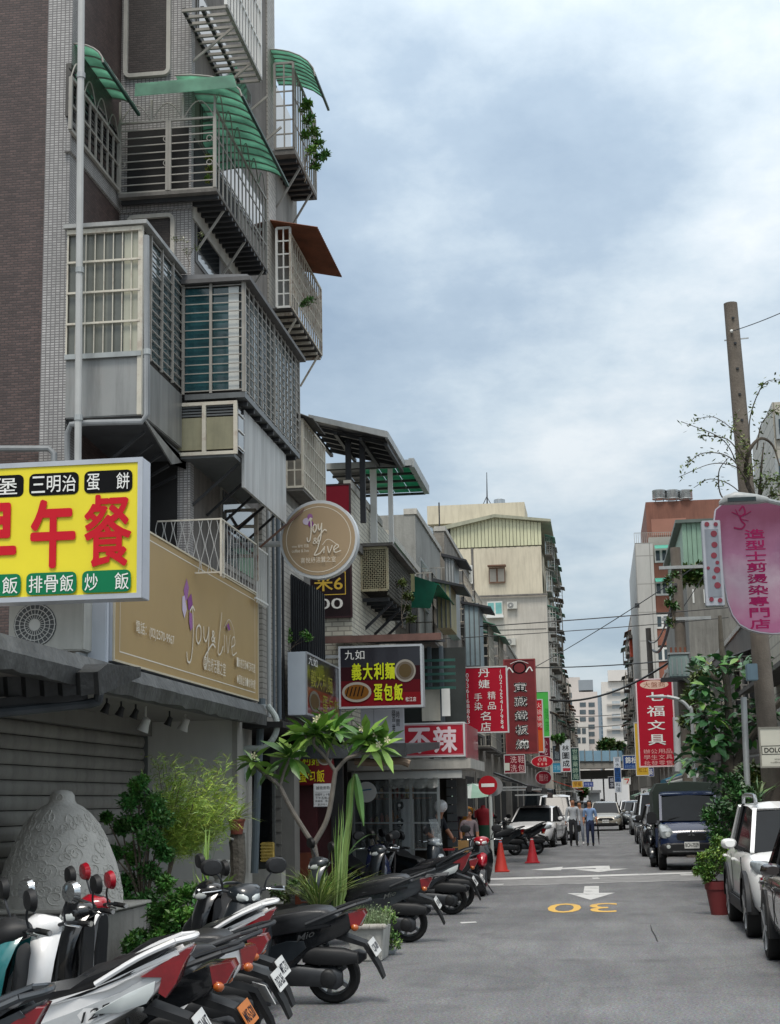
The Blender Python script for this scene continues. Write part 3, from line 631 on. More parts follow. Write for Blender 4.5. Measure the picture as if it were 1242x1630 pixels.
for k in range(ns):
    z = .12+(hd-.12)*k/ns; h = (hd-.12)/ns
    pr = [(XS, z+.004), (XS+.016, z+h*.15), (XS+.03, z+h*.5), (XS+.016, z+h*.85), (XS, z+h-.006), (XS-.03, z+h-.006), (XS-.03, z+.004)]
    mb = MB(); mb.add([(a, y, b) for y in (8.2, YW-.05) for a, b in pr], [tuple(range(7)), tuple(range(7, 14))[::-1]]+[(i, (i+1) % 7, (i+1) % 7+7, i+7) for i in range(7)])
    mk('shutter_slat', mb, M('#98958f', .55, .15, 1.5, metal=.15, streak=.45), SH, smooth=50)
mk('shutter_track', MB().box(XS-.03, XS+.06, YW-.05, YW-.004, .11, hd), ALU_D, SH)
# eave: rough sheet-metal edge under the tan sign
z0, z1 = P(410, 1152, X=XF+.1).z, P(410, 1119, X=XF+.1).z
R = []; rnd = random.Random(4)
for k in range(60):
    y = 8+(YW+.15-8)*k/59; j = rnd.uniform(-.012, .012); R.append([(XF+.1+j, y, z0+.0+rnd.uniform(-.015, .015)), (XF+.13-j, y, (z0+z1)/2), (XF+.07, y, z1), (XF-.3, y, z1+.03), (XF-.3, y, z0+.06)])
mk('eave', MB().loft(R, True, True), M('#5c5d5c', .5, .35, 2.5, .8, metal=.5, streak=.5, bsc=9), SH, smooth=25)
# lower left dark awning beam that crosses in front
a, b = P(-40, 1100, Y=13.2), P(132, 1090, Y=13.2)
mk('awning_beam', MB().bar(P(-60, 1128, Y=12.6), P(134, 1105, Y=13.6), .10, .10), DARK, SH)
mk('awning_tube', MB().tube(curve([P(-60, 1140, Y=12.4), P(100, 1124, Y=13.4), P(150, 1118, Y=13.6), P(157, 1108, Y=13.6), P(158, 1090, Y=13.6)]), .045, 10), M('#3f454a', .5, .2, 3), SH)
R = []
for k in range(24):
    x = P(-60, 1070, Y=13).x+k/23*(P(160, 1070, Y=13).x-P(-60, 1070, Y=13).x); d = .02*sin(k*2.1)
    zt = P(60, 1064, Y=13).z; R.append([(x, 13.0+d, zt-.24+d*.5), (x, 12.95+d, zt-.05), (x, 13.2, zt+.04), (x, 14.2, zt+.09), (x, 14.2, zt+.0)])
mk('awning_sheet', MB().loft(R, True, True), M('#3f4142', .45, .35, 2.5, .6, metal=.4, streak=.4, bsc=8), SH, smooth=30)
# spotlights under the eave
spot0 = None
for i, (px, py) in enumerate(((170, 1125), (193, 1130), (216, 1134), (270, 1146), (295, 1150), (232, 1150))):
    q = P(px, py, X=-5.05); lbl = ['small dark spotlight under the eave, nearest of the shutter side row', 'small dark spotlight under the eave, second along from the shutter side', 'small dark spotlight under the eave, third along from the shutter side', 'dark spotlight under the eave with a thin stem, before the white globe', 'white globe spotlight under the eave, closest to the drain hose', 'white bell spotlight hanging lowest under the eave'][i]
    o = T('spotlight', lbl, 'spotlight', q, group='spotlights under the eave'); mt = WHITE if i > 3 else DARK
    stick('stem', (q.x, q.y, 2.83), (q.x, q.y, q.z+.02), .018, mt, o)
    s_ = 1.0 if i < 4 else 1.5
    mk('lamp_head', MB().lathe([(.001, .04*s_), (.03*s_, .03*s_), (.035*s_, -.02*s_), (.05*s_, -.07*s_), (.042*s_, -.07*s_), (.001, -.03*s_)], 12, (q.x, q.y, q.z)).xf(Matrix.Translation(q) @ Matrix.Rotation(.4, 4, 'Y') @ Matrix.Translation(-q)), mt, o)
# ================================================================= signs
def sign(label, x0, x1, z0, z1, Y, th, bg, items=(), frame=None, fr=.025, name='sign_board', group=None, cat='sign', rot=0., case=None, piv=None, shape=None):
    """a box sign whose face looks at -Y; items in fractions of the face: u to the right, v down"""
    W, H = x1-x0, z1-z0; xc, zc = (x0+x1)/2, (z0+z1)/2
    o = T(name, label, cat, (xc, Y, zc), group=group); o.rotation_euler = (0, 0, rot)
    L = lambda nm, mb, mt, **k: mk(nm, mb, mt, o, local=True, **k)
    if shape == 'ellipse':
        el = [(W/2*cos(2*pi*k/40), H/2*sin(2*pi*k/40)) for k in range(40)]
        L('case', MB().prism(el, 0, th, 'y'), case or frame or bg); L('sign_face', MB().prism([(a*.94, b*.92) for a, b in el], -.006, -.0005, 'y'), bg)
    elif shape:
        L('case', MB().prism([(a*W/2, b*H/2) for a, b in shape], 0, th, 'y'), case or frame or bg)
        L('sign_face', MB().prism([(a*W/2*.975, b*H/2*.985) for a, b in shape], -.006, -.0005, 'y'), bg)
    else:
        L('case', MB().box(-W/2, W/2, 0, th, -H/2, H/2), case or frame or bg, bev=.006)
        L('sign_face', MB().box(-W/2+fr*.6, W/2-fr*.6, -.006, -.0005, -H/2+fr*.6, H/2-fr*.6), bg, smooth=0)
        if frame:
            f = MB()
            for a in ((-W/2, W/2, -.018, 0, H/2-fr, H/2), (-W/2, W/2, -.018, 0, -H/2, -H/2+fr), (-W/2, -W/2+fr, -.018, 0, -H/2+fr, H/2-fr), (W/2-fr, W/2, -.018, 0, -H/2+fr, H/2-fr)): f.box(*a)
            L('frame', f, frame, smooth=0)
    dep = -.009
    for it in items:
        kd, s, u0, u1, v0, v1, col = it[:7]; bold = it[7] if len(it) > 7 else 0.
        a, b, c_, d = -W/2+u0*W, -W/2+u1*W, H/2-v1*H, H/2-v0*H; mb = MB()
        if kd == 'rows': rows(mb, s, a, b, c_, d, bold)
        elif kd == 'cols': cols(mb, s, a, b, c_, d, bold)
        elif kd == 'text': put_text(mb, s, a, b, c_, d, bold)
        elif kd == 'rrect': p_ = rrect(a, b, c_, d, min(b-a, d-c_)*.25); mb.add([(x, 0, z) for x, z in p_], [tuple(range(len(p_)))])
        elif kd == 'rect': mb.quad((a, 0, c_), (b, 0, c_), (b, 0, d), (a, 0, d))
        elif kd == 'line':
            f = it[7]; bold = 0
            for q in ((a, b, d-f, d), (a, b, c_, c_+f), (a, a+f, c_+f, d-f), (b-f, b, c_+f, d-f)): mb.quad((q[0], 0, q[2]), (q[1], 0, q[2]), (q[1], 0, q[3]), (q[0], 0, q[3]))
        elif kd == 'ell':
            mb.add([((a+b)/2+(b-a)/2*cos(2*pi*k/28), 0, (c_+d)/2+(d-c_)/2*sin(2*pi*k/28)) for k in range(28)], [tuple(range(28))])
        elif kd == 'ring':
            f = it[7]
            for k in range(40):
                q = []
                for aa, rr in ((k, 1), (k+1, 1), (k+1, 1-f), (k, 1-f)): q.append(((a+b)/2+(b-a)/2*rr*cos(2*pi*aa/40), 0, (c_+d)/2+(d-c_)/2*rr*sin(2*pi*aa/40)))
                mb.quad(*q)
        elif kd == 'path':    # brush stroke through points given in face fractions
            wd = it[7]; pts = curve([(-W/2+u*W, 0, H/2-v*H) for u, v in s], 12)
            for i in range(len(pts)-1):
                d_ = (pts[i+1]-pts[i]); n_ = Vector((-d_.z, 0, d_.x)); n_ = n_.normalized()*wd/2 if n_.length else n_
                e_ = d_.normalized()*wd*.25 if d_.length else d_
                o_ = Vector((0, -.00012*(i % 9), 0)); mb.quad(pts[i]-n_-e_+o_, pts[i+1]-n_+e_+o_, pts[i+1]+n_+e_+o_, pts[i]+n_-e_+o_)
        elif kd == 'poly': mb.add([(-W/2+u*W, 0, H/2-v*H) for u, v in s], [tuple(range(len(s)))])
        if not mb.v: continue
        mb.v = [(x, dep+y_, z) for x, y_, z in mb.v]; dep -= .0016
        L('lettering' if kd in ('rows', 'cols', 'text') else 'print', mb, col, smooth=0, fixn=False)
    return o
def psign(label, px0, py0, px1, py1, Y, th, bg, items=(), **k):
    a = P(px0, py1, Y=Y); b = P(px1, py0, Y=Y); c_ = P((px0+px1)/2, py0, Y=Y); d = P((px0+px1)/2, py1, Y=Y)
    return sign(label, a.x, b.x, d.z, c_.z, Y, th, bg, items, **k)
def ink(h):
    m = M(h, .56, .04, 3); m.node_tree.nodes['Principled BSDF'].inputs['Specular IOR Level'].default_value = .12; return m
RED = ink('#c2202e'); REDD = ink('#a91c30'); YEL = ink('#e9d62c'); WH = ink('#e4e4e0'); BLK = ink('#0e0e10'); GRN = ink('#15724c'); GOLD = ink('#d8b24a')
ALF = M('#b7bac0', .35, .08, 3, metal=.5)
psign('big yellow breakfast sign with thick red characters', -70, 735, 228, 957, 13.5, .24, M('#e3d326', .45, .06, 1.2), [
    ('rrect', '', -.02, .355, .085, .245, BLK), ('rrect', '', .385, .655, .085, .245, BLK), ('rrect', '', .685, .945, .085, .245, BLK),
    ('rows', '漢堡', .03, .33, .105, .225, WH, .004), ('rows', '三明治', .395, .645, .105, .225, WH, .004), ('text', '蛋', .70, .77, .105, .225, WH, .004), ('text', '餅', .86, .93, .105, .225, WH, .004),
    ('text', '早', .03, .325, .285, .795, RED, .026), ('text', '午', .40, .645, .275, .77, RED, .026), ('text', '餐', .69, .945, .26, .775, RED, .016),
    ('rrect', '', -.02, .355, .80, .955, GRN), ('rrect', '', .385, .655, .80, .955, GRN), ('rrect', '', .685, .945, .80, .955, GRN),
    ('rows', '雞腿飯', .06, .345, .82, .94, WH, .004), ('rows', '排骨飯', .395, .645, .82, .94, WH, .004), ('text', '炒', .70, .77, .82, .94, WH, .004), ('text', '飯', .86, .935, .82, .94, WH, .004)],
    frame=ALF, fr=.045, case=M('#c5c9d2', .4, .06, 2, metal=.2), name='light_box_sign')
# tan fascia: built in its own frame and turned to look across the street
y0, y1 = P(180, 960, X=XF).y, P(410, 1030, X=XF).y; zb, zt = P(410, 1117, X=XF).z, P(410, 948, X=XF).z
TAN = M('#aa8f60', .5, .05, .8); CRM = ink('#e0d8c8'); PUR = ink('#9b6a9c'); PUR2 = ink('#8a4f8c'); PALE = ink('#c9bcd0')
def joy(scale=1., ox=0., oy=0., kx=1., th=.03):
    f = lambda pts: [(ox+kx*scale*u, oy+scale*v) for u, v in pts]
    pth = lambda pts: ('path', f(pts), 0, 1, 0, 1, CRM, th)
    return [pth([(.09, .14), (.11, .32), (.10, .56), (.05, .74), (-.02, .75), (-.04, .66)]), pth([(.03, .20), (.09, .14), (.14, .17)]),
            pth([(.25, .31), (.19, .36), (.18, .47), (.23, .52), (.29, .45), (.29, .34), (.24, .31)]),
            pth([(.36, .31), (.37, .43), (.42, .46), (.47, .38), (.49, .29)]), pth([(.49, .29), (.48, .50), (.43, .73), (.37, .76), (.36, .68), (.46, .57), (.58, .47), (.66, .49)])]
it = [('line', '', .03, .97, .06, .93, CRM, .012),
      ('poly', [(.395, .30), (.415, .20), (.43, .26), (.42, .36), (.405, .38)], 0, 1, 0, 1, PUR), ('poly', [(.385, .36), (.40, .34), (.415, .44), (.40, .52), (.385, .46)], 0, 1, 0, 1, PALE),
      ('poly', [(.42, .36), (.445, .30), (.455, .38), (.44, .44), (.425, .44)], 0, 1, 0, 1, PUR2), ('poly', [(.43, .45), (.45, .46), (.455, .56), (.44, .60), (.43, .54)], 0, 1, 0, 1, PUR)]
it += joy(.72, .425, .30, .40, .024)+[('text', '&', .585, .615, .52, .62, CRM, .0),
      ('path', [(.665, .34), (.645, .55), (.635, .69), (.655, .69), (.675, .62)], 0, 1, 0, 1, CRM, .02), ('path', [(.685, .52), (.683, .66)], 0, 1, 0, 1, CRM, .016), ('path', [(.70, .52), (.712, .66), (.73, .50)], 0, 1, 0, 1, CRM, .016),
      ('path', [(.74, .60), (.77, .56), (.765, .50), (.745, .54), (.75, .66), (.785, .63)], 0, 1, 0, 1, CRM, .016), ('path', [(.68, .46), (.72, .37), (.76, .45), (.76, .62)], 0, 1, 0, 1, CRM, .008),
      ('poly', [(.70, .43), (.715, .40), (.73, .45), (.715, .47)], 0, 1, 0, 1, PUR2),
      ('text', '電話：(02)2570-9967', .10, .32, .68, .78, CRM, 0.), ('rows', '喜悅紓活蠶之室', .52, .69, .76, .87, CRM), ('rows', '■婚禮花藝◆花束花籃', .78, .95, .67, .75, CRM), ('rows', '◆園藝盆栽●會場佈置', .78, .95, .82, .90, CRM)]
sign('long tan shop fascia with flowing white Joy and Live script', 0, y1-y0, zb, zt, 0, .26, TAN, it, frame=M('#c9bfa8', .5, .08, 2), fr=.02, name='fascia_sign', case=M('#c9ced6', .4, .05, 1.5, streak=.15))
o = [x for x in COL.objects if x.get('label', '').startswith('long tan')][0]
o.location = (XF, (y0+y1)/2, (zb+zt)/2); o.rotation_euler = (0, 0, pi/2)
# round light box on its bracket
YR = 21.2; a = P(445, 861, Y=YR); b = P(570, 861, Y=YR); rr = (b.x-a.x)/2
it = [('ring', '', .08, .92, .08, .92, CRM, .02), ('ell', '', .30, .40, .22, .31, PALE), ('ell', '', .36, .43, .17, .25, PUR), ('ell', '', .37, .44, .26, .34, PUR2)]
it += joy(.48, .37, .16, .75, .017)+[('text', '&', .43, .50, .48, .56, CRM),
      ('path', [(.52, .52), (.49, .62), (.45, .70), (.52, .68), (.57, .62)], 0, 1, 0, 1, CRM, .016), ('path', [(.58, .60), (.57, .68)], 0, 1, 0, 1, CRM, .014), ('path', [(.62, .60), (.64, .68), (.68, .59)], 0, 1, 0, 1, CRM, .014),
      ('path', [(.70, .65), (.76, .61), (.74, .58), (.70, .63), (.72, .68), (.79, .66)], 0, 1, 0, 1, CRM, .014), ('path', [(.55, .58), (.63, .51), (.74, .58)], 0, 1, 0, 1, CRM, .008),
      ('text', 'wine 喜悅 花藝', .16, .38, .56, .60, CRM), ('text', 'coffee & live', .16, .38, .62, .66, CRM), ('rows', '喜悅紓活蠶之室', .27, .73, .73, .80, CRM)]
o = sign('round tan light box with white Joy and Live script', a.x, b.x, a.z-rr, a.z+rr, YR, .16, M('#a58f72', .5, .05, 1.2), it, frame=M('#cfd2d4', .35, .05, 2, metal=.2), shape='ellipse', name='round_sign', rot=-.06)
stick('arm', (XB, YR+.08, a.z), (a.x+.05, YR+.08, a.z), .09, PVC, o) if False else None
arm = T('sign_bracket', 'white tube and rusty stays holding the round tan light box', 'bracket', (XB, YR+.08, a.z))
mk('tube', MB().tube([(XB-.1, YR+.08, a.z-.03), (a.x+.04, YR+.08, a.z-.03)], .04, 10), PVC, arm)
mk('stay', MB().bar(P(345, 930, Y=20.9), P(497, 800, Y=YR+.05), .03), M('#6b5145', .7, .3, 4, rusty=.6), arm)
mk('stay', MB().bar(P(300, 905, Y=19.4), P(405, 818, Y=20.4), .03), M('#6b5145', .7, .3, 4, rusty=.6), arm)
# white corner end of the fascia
mkb = P(134, 1060, Y=14.2); mke = P(182, 962, Y=14.2)
o = T('sign_end_panel', 'plain white end panel between the air conditioner and the tan fascia', 'panel', (mkb.x, 14.25, mkb.z))
mk('panel', MB().box(mkb.x, XF-.03, 14.25, 14.33, mkb.z-.02, P(160, 940, Y=14.25).z), M('#ccd2da', .4, .04, 1.2, streak=.12), o, bev=.01)
mk('edge_strip', MB().box(mkb.x-.015, mkb.x+.02, 14.235, 14.249, mkb.z-.02, P(160, 940, Y=14.25).z), GALV, o)
# ================================================================= second-floor railing and clutter beside the tan sign
yr = 17.4; a = P(250, 900, Y=yr); b = P(352, 900, Y=yr); zt = P(300, 828, Y=yr).z; zb = zt-.62
c = T('balcony_railing', 'white wrought balcony railing with wavy bars above the tan fascia', 'railing', (b.x, yr, zb))
for i in range(15):
    x = a.x+(b.x-a.x)*i/14; w_ = .022*(1 if i % 2 else -1)
    mk('bar', MB().tube(curve([(x+w_*sin(k*pi/2), yr, zb+(zt-zb)*k/6) for k in range(7)], 2), .0055, 5), M('#a5a5a2', .5, .1, 4, rusty=.2), c)
ye = P(408, 900, X=b.x).y
for i in range(12):
    y = yr+(ye-yr)*(i+1)/12; mk('bar', MB().tube([(b.x, y+.02*sin(k*pi/2+i*pi), zb+(zt-zb)*k/6) for k in range(7)], .006, 5), M('#a5a5a2', .5, .1, 4, rusty=.2), c)
for z in (zb, zt): stick('rail', (a.x, yr, z), (b.x, yr, z), .018, CREAMBAR, c); stick('rail', (b.x, yr, z), (b.x, ye, z), .018, CREAMBAR, c)
for k in range(2): stick('post', (b.x, yr+k*.12, zb-.05), (b.x, yr+k*.12, zt+.01), .022, CREAMBAR, c)
o = T('steel_scaffold', 'tall rust-streaked white steel frame standing above the tan fascia end', 'frame', (-4.45, 20.3, 4.4))
for px in (378, 408): q = P(px, 812, Y=20.3); stick('post', (q.x, 20.3, P(px, 925, Y=20.3).z), (q.x, 20.3, q.z), .05, RUSTY, o)
for py in (812, 838, 885): stick('rail', P(378, py, Y=20.3), P(408, py, Y=20.3), .04, RUSTY, o)
for k in range(6): y = 20.4+k*.12; stick('bar', (-4.42, y, 4.35), (-4.42, y, 5.1), .02, WHITE, o)
for z in (4.4, 5.1): stick('rail', (-4.42, 20.3, z), (-4.42, 21.1, z), .025, WHITE, o)
# lower wall past the brick block, with tiles, ducts and cables
o = T('party_wall', 'pale tiled party wall with pipes between the tan fascia and the dark fin cladding', 'wall', (-4.6, 22, 0))
yq = P(440, 900, X=-4.6).y
mk('wall', MB().box(-8, -4.6, YW+.9, yq+2.2, 2.85, P(440, 785, X=-4.6).z), TILE2, o)
for px, r_, m_ in ((425, .03, PVC), (433, .02, PVC_D), (441, .035, PVC_D), (448, .02, DARK)):
    q = P(px, 900, X=-4.55); pipe('service pipe on the pale party wall, ' + {425: 'white and nearest', 433: 'thin and grey', 441: 'thick and grey', 448: 'thin and black'}[px], [(-4.53, q.y, 2.9), (-4.53, q.y, P(px, 800, X=-4.55).z)], r_, m_, name='service_pipe')
# dark finned metal cladding
yf = 23.7; a = P(446, 1065, Y=yf); b = P(494, 920, Y=yf)
o = T('metal_cladding', 'black vertical-finned metal cladding box behind the round sign', 'cladding', (b.x, yf, a.z))
zq = P(500, 915, Y=yf).z; FIN = M('#1d2126', .45, .2, 3, metal=.4, streak=.3)
mk('panel', MB().prism([(a.x, a.z), (b.x-.02, a.z), (b.x-.02, zq-.15), (a.x, zq+.15)], yf+.03, yf+1.25, 'y'), BLACK, o)
for k in range(13):
    x = a.x+(b.x-.03-a.x)*k/12; stick('fin', (x, yf, a.z-.02), (x, yf, zq+.13-.3*k/12), .03, FIN, o, .06)
for k in range(7): y = yf+.1+k*.18; stick('fin', (b.x, y, a.z-.02), (b.x, y, zq-.15), .04, FIN, o, .03, (1, 0, 0))
# ================================================================= noodle-shop light boxes
NAVY = M('#1b1a24', .3, .25, 2, coat=.4); MAR = M('#6a141c', .3, .12, 2, coat=.4); LIME = ink('#c8d22a')
x5 = P(487, 1090, Y=22.6).x; y5e = P(541, 1090, X=x5).y; z5b, z5t = P(487, 1138, Y=22.6).z, P(487, 1037, Y=22.6).z
it = [('rect', '', 0.02, .98, .55, .98, MAR), ('text', '九如', .06, .30, .05, .18, WH), ('rows', '義大利麵', .10, .75, .24, .52, ink('#8d8a3c'), .004), ('rows', '蛋包飯', .42, .95, .60, .88, ink('#8d8a3c'), .004), ('ell', '', .06, .36, .58, .92, ink('#6a655c')), ('ell', '', .09, .33, .63, .88, ink('#54432c'))]
o = sign('slim noodle-shop light box seen edge-on with a white end', 0, y5e-22.6, z5b, z5t, 0, x5-P(458, 1090, Y=22.6).x, NAVY, it, frame=ALF, fr=.03, name='light_box_sign', case=M('#ccd3db', .4, .05, 2))
o.location = (x5, (22.6+y5e)/2, (z5b+z5t)/2); o.rotation_euler = (0, 0, pi/2)
def plate_food(u0, u1, v0, v1):
    return [('ell', '', u0, u1, v0, v1, ink('#9b968c')), ('ell', '', u0+.02, u1-.02, v0+.035, v1-.035, ink('#6b6257')), ('ell', '', u0+.05, u1-.05, v0+.07, v1-.07, ink('#5a4c33'))]
it = [('rect', '', .01, .99, .34, .99, ink('#331419')), ('rect', '', .01, .99, .56, .99, ink('#58121a')), ('rect', '', .01, .99, .76, .99, ink('#78151d')), ('rows', '九如', .07, .32, .07, .22, WH), ('rows', '義大利麵', .15, .68, .28, .55, BLK, .05), ('rows', '義大利麵', .15, .68, .28, .55, LIME, .02)]
it += plate_food(.67, .92, .24, .60)+[('rows', '蛋包飯', .41, .77, .62, .89, BLK, .05), ('rows', '蛋包飯', .41, .77, .62, .89, LIME, .02), ('rows', '松江店', .79, .92, .84, .91, WH)]
it += [('ell', '', .04, .39, .58, .90, ink('#a39d92')), ('ell', '', .07, .36, .62, .86, ink('#7a4f1e'))]+[('path', [(.09+.045*k, .80), (.12+.045*k, .66)], 0, 1, 0, 1, ink('#2c1e14'), .02) for k in range(5)]
psign('noodle-shop light box facing the street with yellow characters and dish pictures', 540, 1027, 672, 1127, 25.5, .28, NAVY, it, frame=M('#c3c7cb', .35, .06, 2, metal=.4), fr=.035, name='light_box_sign')
o = T('sign_bracket', 'square steel arms holding the noodle-shop light box', 'bracket', (-4.4, 25.6, 3.6))
for py in (1045, 1110): q = P(545, py, Y=25.65); stick('arm', (-4.8, 25.65, q.z), (q.x+.1, 25.65, q.z), .05, GALV, o)
# ================================================================= noodle restaurant ground floor
RS = T('noodle_shop', 'open noodle shop front with dark red door panels under a low dark awning', 'shop front', (-4.6, 22, 0))
rp = lambda nm, mb, mt, **k: mk(nm, mb, mt, RS, **k)
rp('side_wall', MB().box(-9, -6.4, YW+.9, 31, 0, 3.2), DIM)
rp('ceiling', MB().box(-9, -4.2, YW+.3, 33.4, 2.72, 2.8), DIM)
def bx(px0, py0, px1, py1, Y, th=.08):
    a = P(px0, py1, Y=Y); b = P(px1, py0, Y=Y); return MB().box(a.x, b.x, Y, Y+th, min(a.z, b.z), max(a.z, b.z))
rp('column', bx(436, 1200, 468, 1425, 23.0, .4), M('#7b7872', .7, .12, 2, streak=.3))
for k in range(11): q = P(437, 1215+k*19, Y=22.98); mk('tile', MB().box(q.x, q.x+.10, 22.97, 22.998, q.z-.13, q.z), M('#77746d', .6, .2, 5), RS)
rp('window_frame', bx(409, 1225, 437, 1382, 22.4, .06), M('#50524f', .6, .2, 2)); rp('window_pane', bx(413, 1240, 433, 1372, 22.38, .015), Mglass('#101315'))
rp('low_wall', bx(385, 1384, 448, 1440, 22.2, .3), M('#a9a69f', .7, .15, 1.5, streak=.3))
rp('door_panel', bx(468, 1250, 505, 1420, 24.4, .06), M('#4a1d20', .5, .25, 3)); rp('door_panel', bx(508, 1250, 531, 1420, 24.5, .06), M('#3a1519', .5, .25, 3))
rp('door_post', bx(529, 1200, 545, 1420, 24.3, .12), BLACK)
rp('counter', bx(470, 1358, 500, 1440, 23.9, .3), M('#6d3722', .5, .25, 5)); rp('counter', bx(540, 1380, 560, 1430, 25.2, .3), M('#6d3722', .5, .25, 5))
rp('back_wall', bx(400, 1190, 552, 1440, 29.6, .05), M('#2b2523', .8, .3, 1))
rp('header', bx(430, 1202, 470, 1225, 22.9, .3), CONC_D)
AW = M('#45484a', .6, .3, 2.5, .6, metal=.3, streak=.4, bsc=10)
z1 = P(640, 1188, Y=25).z; R = []
xr_ = P(655, 1195, Y=25).x
rp('awning', MB().prism([(24.2, z1-.16), (24.2, z1+.0), (29.6, z1+.22), (29.6, z1+.1)], -5.3, xr_, 'x'), AW)
rp('awning_fascia', MB().box(-5.4, xr_+.02, 24.12, 24.2, z1-.19, z1+.02), AW)
rp('awning_cloth', MB().tube(curve([P(565, 1212, Y=24.6), P(600, 1214, Y=24.6), P(635, 1211, Y=24.6), P(652, 1216, Y=24.6)]), .06, 8), M('#8d7a68', .8, .2, 4))
it = [('rows', '利麵', .25, .70, .06, .42, LIME, .01), ('rows', '蛋包飯', .18, .80, .55, .92, YEL, .012)]+plate_food(.62, .98, -.05, .42)
psign('dark red noodle-shop board with yellow characters under the awning', 463, 1196, 531, 1250, 24.15, .06, MAR, it, name='shop_board')
psign('white paper notice with printed lines hung in the noodle-shop doorway', 499, 1247, 529, 1285, 23.6, .012, ink('#dcdcdc'), [('rows', '誠徵廚助', .15, .88, .12, .26, BLK), ('line', '', .1, .9, .36, .37, BLK, .002), ('rows', '時間早上十點', .1, .9, .42, .52, BLK), ('rows', '下午五點止', .1, .9, .56, .66, BLK), ('rows', '待遇優 電洽', .1, .9, .70, .78, BLK), ('rows', '歡迎加入', .25, .75, .84, .92, BLK)], name='paper_notice')
o = psign('tall plain white banner hung below the noodle-shop light box', 575, 1122, 643, 1187, 25.9, .03, M('#c6c6cc', .6, .06, 2, streak=.1), [('cols', '營業', .72, .80, .1, .8, BLK), ('cols', '時間', .82, .9, .15, .55, BLK), ('line', '', .3, .31, .05, .9, ink('#8a8a90'), .004)], name='hanging_banner')
# wicker basket, jars on the window sill
q = P(426, 1372, Y=22.25); o = T('basket', 'yellow woven basket on the low wall by the restaurant window', 'basket', (q.x, 22.25, q.z))
bm_ = MB(); bm_.box(q.x-.085, q.x+.085, 22.2, 22.34, q.z, q.z+.27); mk('body', bm_, M('#b59a4a', .7, .3, 14, .8, bsc=60), o, bev=.01)
for k in range(6): stick('weave', (q.x-.09, 22.195, q.z+.02+k*.045), (q.x+.09, 22.195, q.z+.02+k*.045), .015, M('#c9b060', .7, .3, 14), o)
# ================================================================= tempura kiosk at the corner
YK = 30.2
K = T('food_kiosk', 'corner snack kiosk with clear plastic curtain, red sign on top', 'kiosk', (-3.7, YK, 0))
kp = lambda nm, mb, mt, **k: mk(nm, mb, mt, K, **k)
zk = P(690, 1210, Y=YK).z
xk1 = P(741, 1250, Y=YK).x; xk0 = P(545, 1250, Y=YK).x
kp('roof_slab', MB().box(xk0, xk1+.12, YK-.1, YK+3.6, zk-.17, zk+.02), CONC_L)
kp('header', bx(560, 1226, 735, 1242, YK-.05, .1), M('#b9bab6', .6, .08, 1.5, streak=.2))
kp('back_wall', MB().box(xk0, xk1-.5, YK+2.4, YK+2.5, .1, zk-.17), M('#3b352f', .8, .3, 1.5))
rnd = random.Random(17)
for sh in range(3):
    zs_ = .75+sh*.5; kp('shelf', MB().box(xk0+.15, xk1-.9, YK+2.0, YK+2.38, zs_, zs_+.03), WOOD)
    for k in range(9): x_ = xk0+.25+k*.105; hh_ = rnd.uniform(.1, .28); kp('jar', MB().lathe([(.001, 0), (.04, 0), (.042, hh_*.7), (.022, hh_*.85), (.022, hh_), (.001, hh_)], 10, (x_, YK+2.15, zs_+.031)), M(rnd.choice(['#8a5a2a', '#7a2a22', '#b5a080', '#3d5a38', '#9a8a4a']), .4, .15, 6))
kp('side_wall', MB().box(xk0-.1, xk0, YK, YK+2.5, .1, zk-.17), DIM)
kp('pillar', bx(722, 1240, 742, 1300, YK+2.3, .3), CONC_D)
for k in range(14):
    z = .1+k*.17; kp('shutter_slat', MB().box(P(712, 1300, Y=YK+2.2).x, P(728, 1300, Y=YK+2.2).x, YK+2.18+.015*(k % 2), YK+2.24, z, z+.15), M('#5b5d5e', .5, .2, 3, metal=.3))
for px in (563, 622, 655, 699): q = P(px, 1300, Y=YK); stick('post', (q.x, YK, .1), (q.x, YK, zk-.17), .05, ALU, K)
for py in (1262, 1310, 1352): stick('rail', P(560, py, Y=YK), P(700, py, Y=YK), .03, ALU, K)
cl = Mclear('#c9d2d2', .13, .12)
for (pa, pb) in ((566, 620), (624, 653), (657, 700)):
    a = P(pa, 1345, Y=YK); b = P(pb, 1243, Y=YK); R = []
    for k in range(17): x = a.x+(b.x-a.x)*k/16; d = .02*sin(k*1.7)+.01*sin(k*4.1); R.append([(x, YK-.05+d, a.z-.1), (x, YK-.05+d*.6, b.z)])
    kp('plastic_curtain', MB().loft(R, False, False), cl, fixn=False)
for i in range(3):
    R = []
    for k in range(20): x = P(620, 1240, Y=YK).x+k/19*(P(698, 1240, Y=YK).x-P(620, 1240, Y=YK).x); d = .03*sin(k*1.3+i); R.append([(x, YK-.06-.03*i+d, zk-.42-.05*i+d*.5), (x, YK-.05, zk-.33-.04*i)])
    kp('rolled_curtain', MB().loft(R, False, False), Mclear('#8d908c', .55, .2), fixn=False)
kp('counter', bx(560, 1352, 640, 1395, YK+.1, .5), M('#7b7f80', .4, .2, 2, metal=.4)); kp('cabinet', bx(640, 1272, 656, 1370, YK+.6, .3), M('#a9aeb0', .4, .1, 2, metal=.3))
for py in (1282, 1309): q = P(636, py, Y=YK+.55); mk('plate', MB().lathe([(.001, -.01), (.07, -.005), (.085, .01)], 16, q, 'y'), ink('#1c1c1c'), K); mk('plate', MB().lathe([(.001, -.014), (.03, -.012)], 12, q, 'y'), ink('#cfcfcf'), K)
